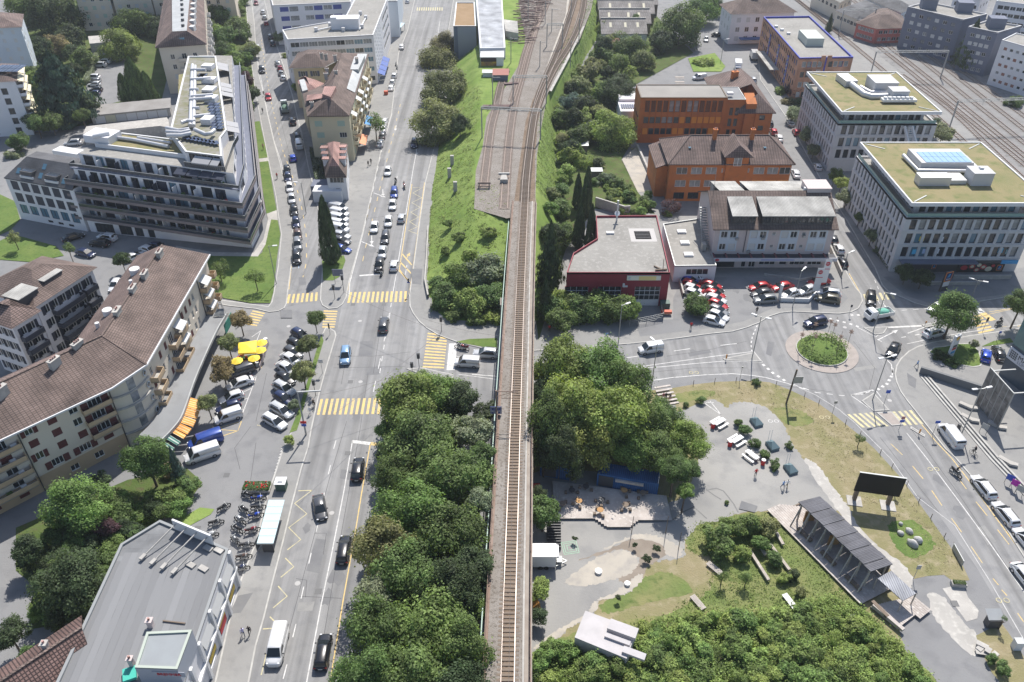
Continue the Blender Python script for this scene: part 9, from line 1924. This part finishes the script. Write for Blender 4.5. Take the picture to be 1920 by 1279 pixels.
dk=poly('1637,1143 1690,1088 1750,1158 1735,1170 1715,1160 1684,1180',.45);t=thing('timber_deck','grey timber terrace deck below the lean-to roof','deck',dk[0]);a,c=G(1640,1143,.45),G(1684,1180,.45);f=Frame(a,c);sg2=1 if f.p(0,1).x>f.p(0,0).x else -1
for k in range(18):b=MB();b.beam(f.p(-.6+k*.12,sg2*(.15+k*.34),.4),f.p(f.L+(.6 if k>10 else -.1),sg2*(.15+k*.34),.4),.31,.1);put('deck_board',b.mesh('deck_board',M_PLANK),t)
b=MB();b.obox(f.p(f.L*.5,sg2*.3,.45),f.L+1,.5,.4,f.rz);put('bench',b.mesh('bench',M_PLANK),t)
f=Frame(G(1122.8,912),G(1231.6,931));
for u0,u1,l in ((-9.2,-4.6,'short blue container half hidden under trees near viaduct'),(-.4,f.L,'long blue container behind the wooden deck')):
 t=thing('shipping_container',l,'container',f.p(u0));b=MB();b.prism([f.p(u0,0),f.p(u1,0),f.p(u1,-2.5),f.p(u0,-2.5)],.1,2.7,bottom=True);put('body',b.mesh('body',M_CONT),t);b=MB();b.prism([f.p(u0+.3,.02),f.p(u0+2.5,.02),f.p(u0+2.5,.06),f.p(u0+.3,.06)],.3,2.4);put('door',b.mesh('door',M_DFR),t)
 if u1>0:b=MB();b.prism([f.p(2.4,.35),f.p(6.6,.35),f.p(6.6,.02),f.p(2.4,.02)],1.9,2.3);put('serving_shelf',b.mesh('serving_shelf',M_PLANK),t);b=MB();[b.beam(f.p(f.L-.1,-y_,2.7),f.p(f.L-.1,-y_,3.7),.06) for y_ in (.1,1.2,2.4)];b.beam(f.p(f.L-.1,-.1,3.7),f.p(f.L-.1,-2.4,3.7),.06);b.beam(f.p(4,-2.4,3.7),f.p(f.L-.1,-2.4,3.7),.06);put('roof_rail',b.mesh('roof_rail',M_WHITEB),t)
t=thing('terrace_deck','weathered wooden deck before the blue containers','deck',G(1040,972));a,c=G(1038,940),G(1252,955);n_=44
for i in range(n_):
 fr=i/n_;x=1038+214*fr;y0_=902+28*fr;y1_=972 if x<1108 else (972+(x-1108)*.8 if x<1128 else 988 if x<1170 else 988-(x-1170)*.75 if x<1186 else 975)
 p,q_=G(x,y0_,.4),G(x,y1_,.4);b=MB();b.beam((p.x,p.y,.36+rnd.uniform(0,.02)),(p.x+.1,q_.y,.36),.385,.09);put('deck_board',b.mesh('deck_board',M_PLANK),t)
for i,(x,y) in enumerate(((1072,925),(1055,950),(1125,962),(1128,942),(1172,952),(1170,925),(1098,918),(1205,930),(1085,945))):
 t=thing('terrace_table','%s round dark table on the wooden deck counted roughly from viaduct'%ORD[i],'table',G(x,y,.42),group='tables on the wooden deck');b=MB();b.cyl((0,0,.7),.5,.06,12);sub(t,'table_top',b,(M_DFR,M_SLEEP,M_OSB)[i%3]);b=MB();b.cyl((0,0,0),.06,.7,6);sub(t,'leg',b,M_DFR);b=MB();[b.obox((.9*math.cos(k*1.57+i),.9*math.sin(k*1.57+i),0),.4,.4,.45) for k in range(3)];sub(t,'stools',b,M_SLEEP)
t=thing('pallet_rack','two rows of dark pallets standing beside bushy tree at viaduct','pallets',G(1040,1010));b=MB();b.box(-.5,.5,-.06,.06,0,.7);me=b.mesh('pallet',M_DFR)
for i in range(20):put('pallet',me,t,loc=G(1032+(i%2)*13,984+(i // 2)*5.2)-t.location)
b=MB();b.box(-.6,.6,-.9,.9,0,.9);o=b.build('red_box',M_REDP);o.location=G(1005,922);tag(o,'red plastic box in shade beside viaduct','box')
gb=MB();p=G(1069,1027)
for s in (1.5,1.1,.6):
 for i in range(4):c0,c1=(math.cos(i*1.5708+.95)*s,math.sin(i*1.5708+.95)*s),(math.cos((i+1)*1.5708+.95)*s,math.sin((i+1)*1.5708+.95)*s);gb.ribbon([Vector((p.x+c0[0],p.y+c0[1],0)),Vector((p.x+c1[0],p.y+c1[1],0))],-.04,.04,.045)
structure(gb.build('painted_squares',mat('pale_green_paint',(.3,.5,.35),.8)))
b=MB();q_=[G(997,1110,1.8),G(1012,1130,2.2),G(1016,1155,.6),G(1008,1160,.4),G(998,1140,1.0)];b.face(q_);o=b.build('orange_canvas',mat('orange_cloth',(.65,.32,.08),.8));tag(o,'orange canvas hanging beside viaduct near pebbly path','canvas')
Q=poly('1097.5,1145 1193.8,1180 1175,1235 1077.5,1195',3.0);t=thing('white_shed','white flat roofed pavilion with stepped roof boxes beside thicket','shed',G(1135,1200));b=MB();b.prism([(p.x,p.y) for p in Q],0,3.0);put('body',b.mesh('body',mat('chalky_white',(.5,.475,.475),.9,(.44,.42,.42),.6)),t);f=Frame(Q[0],Q[1])
for u0,u1,o0,o1,h in ((3.4,7.0,.2,1.7,.6),(3.4,6.6,2.1,2.7,.3),(6.0,8.8,3.0,3.9,.35)):b=MB();s_=-1 if f.p(0,1).y>f.p(0,0).y else 1;b.prism([f.p(u0,s_*o0),f.p(u1,s_*o0),f.p(u1,s_*o1),f.p(u0,s_*o1)],3.001,3+h);put('roof_box',b.mesh('roof_box',mat('chalky_white',(.5,.475,.475))),t)
for x,y,r_,l in ((1122,1073,.5,'round white drum on the pale plaza'),(1176,1096,.4,'small pale square block with plant by silt'),(1176,984,.45,'white tyre at corner of the wooden deck')):b=MB();b.cyl((0,0,0),r_,.35,12);o=b.build('drum',M_WHITEB);o.location=G(x,y,.04);tag(o,l,'drum')
for i,(x,y) in enumerate(((1184,1000),(1248,1000),(1272,1030))):post('timber_post','%s thin post beside deck and silt bed'%ORD[i],'post',x,y,3.6,.06,M_SLEEP,.03)
t=thing('planter','concrete trough with plants at waste ground entrance','planter',G(1796,1098),-.1);b=MB();b.box(-.95,.95,-.4,.4,0,.6);sub(t,'trough',b,M_CONC);o=put('plants',HB[1],t,False,loc=(0,0,.5));o.scale=(.8,.3,.35);o.color=(.09,.15,.03,1)
t=thing('info_case','dark sloping case with glass lid at roadside','cabinet',G(1858,1172));b=MB();b.box(-.8,.8,-.5,.5,0,1.5);sub(t,'body',b,M_DFR);b=MB();b.face([(-1,-.4,1.6),(1,-.4,1.6),(1,1,2.1),(-1,1,2.1)]);sub(t,'lid',b,M_ZINC)
t=thing('utility_cabinet','white metal cabinet on lower right verge','cabinet',G(1904,1215));b=MB();b.box(-.5,.5,-.4,.4,0,1.5);sub(t,'body',b,M_WHITEB);b=MB();b.box(-.55,.55,-.45,.45,1.5,1.58);sub(t,'lid',b,M_ZINC)
t=thing('rubble_slabs','heap of broken concrete slabs on lower right verge','rubble',G(1848,1222));b=MB()
for i in range(6):b=MB();b.obox((rnd.uniform(-.9,.9),rnd.uniform(-1,1),.1*i),rnd.uniform(.8,1.5),.7,.12,rnd.uniform(-1,1));sub(t,'slab',b,M_CONC)
b=MB();b.beam(G(1785,1029)+Vector((0,0,.6)),G(1803,1062)+Vector((0,0,.6)),.12,1.0);tag(b.build('banner_board',M_ZINC),'grey advertising board leaning along pavement edge of dry grass','board')
for i,(x,y) in enumerate(((1300,721),(1340,717),(1380,715),(1420,716),(1455,722),(1508,744),(1535,757),(1585,795),(1612,817),(1650,851),(1672,877),(1700,910),(1722,942),(1745,972),(1770,1008))):post('edge_post','%s short post along grass edge counted from the steps'%ORD[i],'post',x,y,1.0,.06,M_SLEEP,.02,'posts along the grass edge')
pts_=[G(1462.5,566),G(1515,567.6),G(1536,547)];b=MB();b.ribbon(pts_,-.12,.12,.1,1.0);tag(b.build('display_wall',M_WHITEB),'low white display wall wrapping forecourt corner','wall')
b=MB();b.ribbon([G(1267.6,507),G(1281,558)],-.15,.15,.1,1.1);tag(b.build('boundary_wall',M_CONC),'pale boundary wall left of forecourt cars','wall')
b=MB();b.ribbon([G(1548,453),G(1562,485),G(1577,520)],-.15,.15,.1,1.3);tag(b.build('ramp_wall',M_CONC),'concrete ramp wall between showroom and right street','wall')
b=MB();b.ribbon([G(1432,517),G(1500,527),G(1540,520)],-.1,.1,.1,.6);tag(b.build('ramp_edge',M_CONC),'low grey ramp edge before showroom windows','wall')
t=thing('totem','rounded white totem pylon beside display wall','pylon',G(1460,563,.12));b=MB();b.tube([(0,0,0),(0,0,3.4),(.05,0,3.7)],.34,12);sub(t,'column',b,M_WHITEB)
for x,y,hh,l in ((1520,556,6.8,'near white flag with red badge on forecourt'),(1534,540,6.8,'far white flag with red badge on forecourt')):
 t=post('flag',l,'flag',x,y,hh,.05);b=MB();b.box(.06,1.4,-.02,.02,1.3,hh-.05);sub(t,'cloth',b,M_WHITEB);b=MB();b.add([(.72+.48*math.cos(i*.393),-.03,hh-1.0+.48*math.sin(i*.393)) for i in range(16)],[tuple(range(16))]);sub(t,'badge',b,ap[0]);b=MB();b.box(.06,1.4,-.03,.03,hh-2.3,hh-2.15);sub(t,'stripe',b,ap[0]);text('flag_lettering','FIAT',.42,M_WHITEB,(0,0,0),(RAD(90),0,0));o=bpy.data.objects[-1] if False else COL.objects[-1];o.parent=t;o.location=(.72,-.05,hh-1.0)
t=thing('brick_bin_store','green container and orange skip at corner of red garage','container',G(1246,578,.12));b=MB();b.box(-.9,.9,-.6,.8,0,1.5);sub(t,'green_bin',b,mat('dark_green_metal',(.07,.12,.1),.6));b=MB();b.box(-1.0,1.0,-2.6,-1.8,.4,.9);sub(t,'orange_tray',b,mat('orange_red',(.5,.1,.05),.6))
for i in range(2):
 a,c=(G(1180,614),G(1243,601)) if i==0 else (G(1243,601),G(1238,580));t=thing('mesh_fence',('open gate fence across drive of red garage','short side fence by green container')[i],'fence',a);b=MB()
 for k in range(5):p=a.lerp(c,k/4);b.beam((p.x,p.y,.1),(p.x,p.y,1.7),.07)
 put('posts',b.mesh('posts',M_GREYST),t);b=MB();[b.beam(a+Vector((0,0,z_)),c+Vector((0,0,z_)),.035) for z_ in (.5,.9,1.3,1.7)];put('wires',b.mesh('wires',M_GREYST),t)
t=thing('price_pylon','tall white petrol price pylon with yellow shell emblem','pylon',G(1781,668,.18),.5);b=MB();b.box(-.75,.75,-.2,.2,0,4.8);sub(t,'column',b,M_WHITEB);b=MB();b.add([(.42*math.cos(a)*(1 if a<3.2 else .6),-.22,4.1+.42*math.sin(a)) for a in [i*.449-.4 for i in range(12)]],[tuple(range(12))]);sub(t,'emblem',b,mat('emblem_yellow',(.8,.5,.05),.5));b=MB();b.add([(.5*math.cos(i*.449-.4)*(1 if i<8 else .6),-.21,4.1+.5*math.sin(i*.449-.4)) for i in range(12)],[tuple(range(12))]);sub(t,'emblem_rim',b,ap[0])
for z_,m in ((2.2,M_DFR),(1.6,ap[0]),(.8,ap[4])):b=MB();b.box(-.55,.55,-.22,-.2,z_,z_+.5);sub(t,'price_panel',b,m)
t=thing('market_pylon','dark pylon with orange edged sign in shade before supermarket','pylon',G(1767,545,.12),.35);b=MB();b.box(-.85,.85,-.2,.2,0,4.6);sub(t,'column',b,M_DFR);b=MB();b.box(-.8,.8,-.24,-.2,1.2,2.3);sub(t,'panel',b,M_WHITEB);k_=len(t.children)
for nm,w_,h_,d_,m in (('sign_border',.88,1.1,.25,ap[3]),('sign_field',.72,.94,.28,ap[5])):b=MB();b.box(-w_,w_,-d_,-.2,3.5-h_,3.5+h_);sub(t,nm,b,m)
b=MB();[b.add([(-.4+i*.2,-.3,3.4),(-.22+i*.2,-.3,3.4),(.06+i*.12,-.3,4.15),(-.1+i*.12,-.3,4.15)],[(0,1,2,3)]) for i in range(3)];sub(t,'sign_emblem',b,ap[4]);o=text('sign_lettering','ALDI',.52,M_WHITEB,(0,0,0),(RAD(90),0,0));o.parent=t;o.location=(0,-.3,2.95)
for i,(x,y) in enumerate(((1497,657),(1521,664),(1548,640),(1558,638),(1567,665),(1585,660),(1522,637))):
 z_=.5;t=thing('star_pole','%s thin rusty pole with star on roundabout mound counted from west'%ORD[i],'sculpture',G(x,y,z_),group='star poles on the roundabout');b=MB();b.cyl((0,0,-.3),.035,5.6,5);sub(t,'pole',b,M_RUSTST);b=MB();zz=3.6+.5*(i%3)
 for a in range(4):b.beam((-.42*math.cos(a*.785),-.42*math.sin(a*.785),zz-.15),(.42*math.cos(a*.785),.42*math.sin(a*.785),zz+.15),.1)
 sub(t,'star',b,M_RUSTST)
b=MB();b.beam(G(1723,700)+Vector((0,0,.7)),G(1838,738)+Vector((0,0,.9)),.5,1.6);tag(b.build('ramp_wall',mat('dark_concrete',(.16,.165,.17),.8)),'dark grey concrete ramp wall beside the stepped kerb','wall')
t=thing('stepped_kerb','three pale concrete steps running diagonally before glass hall','steps',G(1729,709))
for i in range(3):b=MB();b.ribbon([G(1727+i*6,708+i*0.5),G(1857+i*6.5,862),G(1940+i*6.5,950)],-.14,.2,.1,.25+.14*i);put('step',b.mesh('step',M_KERB),t)
for x,y,a,l in ((1814,764,-.7,'grey angular concrete bench nearest ramp wall'),(1817,787,-.8,'pale angular concrete bench below the first'),(1888,868,-.9,'long concrete bench at right edge'),(1868,800,-.8,'concrete bench in shade of screen wall')):t=thing('concrete_bench',l,'bench',G(x,y,.12),a);b=MB();b.prism([(-1.4,-.4),(.6,-.5),(1.5,.1),(1.3,.7),(.2,.3),(-1.4,.4)],.12,.5);sub(t,'seat',b,M_CONC);b=MB();b.box(-1.2,-.4,-.3,.3,0,.12);b.box(.4,1.1,-.2,.3,0,.12);sub(t,'foot',b,M_GREYT)
for x,y,m,l in ((1889,908,M_BS,'blue poster board on thin legs by right pavement'),(1898,918,mat('magenta_print',(.5,.03,.4),.6),'magenta poster board between blue and grey ones'),(1908,929,M_ZINC,'grey poster board nearest the camera by right pavement'),(1842,812,M_ZINC,'grey notice board on red legs below screen wall')):
 t=thing('poster_board',l,'poster board',G(x,y,.12),-.75);b=MB();[b.beam((s,0,0),(s,0,2.0),.06) for s in (-.5,.5)];sub(t,'legs',b,M_DFR);b=MB();b.box(-.55,.55,-.06,-.03,.9,2.0);sub(t,'poster',b,m)
b=MB();b.cyl((0,0,0),.3,.9,10);o=b.build('litter_bin',M_DFR);o.location=G(1797,803,.12);tag(o,'dark litter bin behind white van on right pavement','bin')
for i,(x,y) in enumerate(((848,308),(843,332),(854,358))):g_=G(x,y,4);z_=hz(g_.x,g_.y);g_=G(x,y,z_);b=MB();b.obox((0,0,-.2),.9,.7,2.6);o=b.build('stone_post',M_CONC);o.location=g_;tag(o,'%s grey stone post on grassy slope from the top'%('first','middle','lowest')[i],'post')
b=MB();b.ribbon([G(803,430),G(799,505),G(797,530),G(803,560)],-.15,.15,0,1.0);tag(b.build('retaining_wall',M_CONC),'low retaining wall along pavement under the grassy slope','wall')
b=MB();b.ribbon([G(603,395),G(594,340),G(588,310)],-.12,.12,0,1.0);tag(b.build('street_wall',M_RENDW),'white wall along left street before the white villa','wall')
t=thing('garden_hut','pale metal roofed hut among bushes right of tracks','shed',G(1085,282));b=MB();b.box(-2.2,2.2,-1.6,1.6,0,2.2);sub(t,'wall',b,M_SLEEP);b=MB();b.face([(-2.5,-2,2.2),(2.5,-2,2.2),(2.5,2,2.7),(-2.5,2,2.7)]);sub(t,'roof',b,M_ZINC)
t=thing('garden_hut','small wooden hut with pale roof at allotment beds','shed',G(1118,332));b=MB();b.box(-1.3,1.3,-1,1,0,2.0);sub(t,'wall',b,M_SLEEP);b=MB();b.box(-1.5,1.5,-1.2,1.2,2.0,2.1);sub(t,'roof',b,M_ZINC)
b=MB();b.ribbon([G(1194,278),G(1232,362)],-.25,.25,.1,1.2);tag(b.build('court_wall',M_CONC),'pale wall between gravel court and orange house drive','wall')
b=MB();b.ribbon([G(1116,388),G(1170,405),G(1180,404)],-.2,.2,.1,2.6);tag(b.build('allotment_wall',M_CONC),'pale wall below allotment beds behind red garage','wall')
b=MB();b.box(-.6,.6,-.5,.5,0,1.1);o=b.build('litter_container',mat('orange_red',(.5,.1,.05),.6));o.location=G(724,177,.12);tag(o,'orange red bin on pavement beside cream apartments','bin')
t=thing('bus_shelter','small glass roofed bus shelter on far main road pavement','bus shelter',G(752,60,.12),-.15);b=MB();b.box(-1,1,-3,3,2.5,2.6);sub(t,'roof',b,M_GLR);b=MB();[b.box(x-.08,x+.08,y-.08,y+.08,0,2.5) for x in (-.8,.8) for y in (-2.8,2.8)];b.box(-.85,-.8,-2.8,2.8,.3,2.2);sub(t,'frame',b,M_GREYST)
for i,(x,y) in enumerate(((1268,147),(1278,150))):
 t=thing('picnic_table','%s of two wooden picnic tables on terrace behind orange factory'%ORD[i],'picnic table',G(1274,149+i*9,4.6));b=MB();b.box(-1.4,1.4,-.45,.45,.7,.78);sub(t,'table_top',b,M_WARM);b=MB();b.box(-1.4,1.4,-1,-.7,.4,.46);b.box(-1.4,1.4,.7,1,.4,.46);sub(t,'bench',b,M_WARM)
k=MB()
for s in ('1327,919 1343,916 1356,921 1366,933 1376,946 1384,961','1262,975 1282,960 1301,951 1313,962 1325,973','1325,919 1340,930 1352,937'):k.ribbon(poly(s),-.12,.1,.05)
structure(k.build('asphalt_crack',M_COVER))
for i,(p,q_) in enumerate((((790,596,6),(935,630,6)),((645,548,6.5),(828,622,6.5)),((571,815,9),(828,622,6)),((592,742,7),(786,690,6.5)))):
 b=MB();b.tube(sag(G(*p),G(*q_),.5),.025,3,cap=False);tag(b.build('overhead_wire',wm),'%s thin overhead wire spanning the main road junction from the top'%ORD[i],'wire')
# ---------------------------------------------------------------- air
m=bpy.data.materials.new('haze');m.use_nodes=True;n=m.node_tree.nodes;n.remove(n['Principled BSDF']);v=n.new('ShaderNodeVolumePrincipled');v.inputs['Color'].default_value=(.86,.92,1,1);v.inputs['Density'].default_value=.00016;v.inputs['Anisotropy'].default_value=.3
m.node_tree.links.new(v.outputs[0],n['Material Output'].inputs['Volume']);b=MB();b.box(-950,950,-350,1550,-1.2,96);o=b.build('haze',m);o['kind']='stuff'
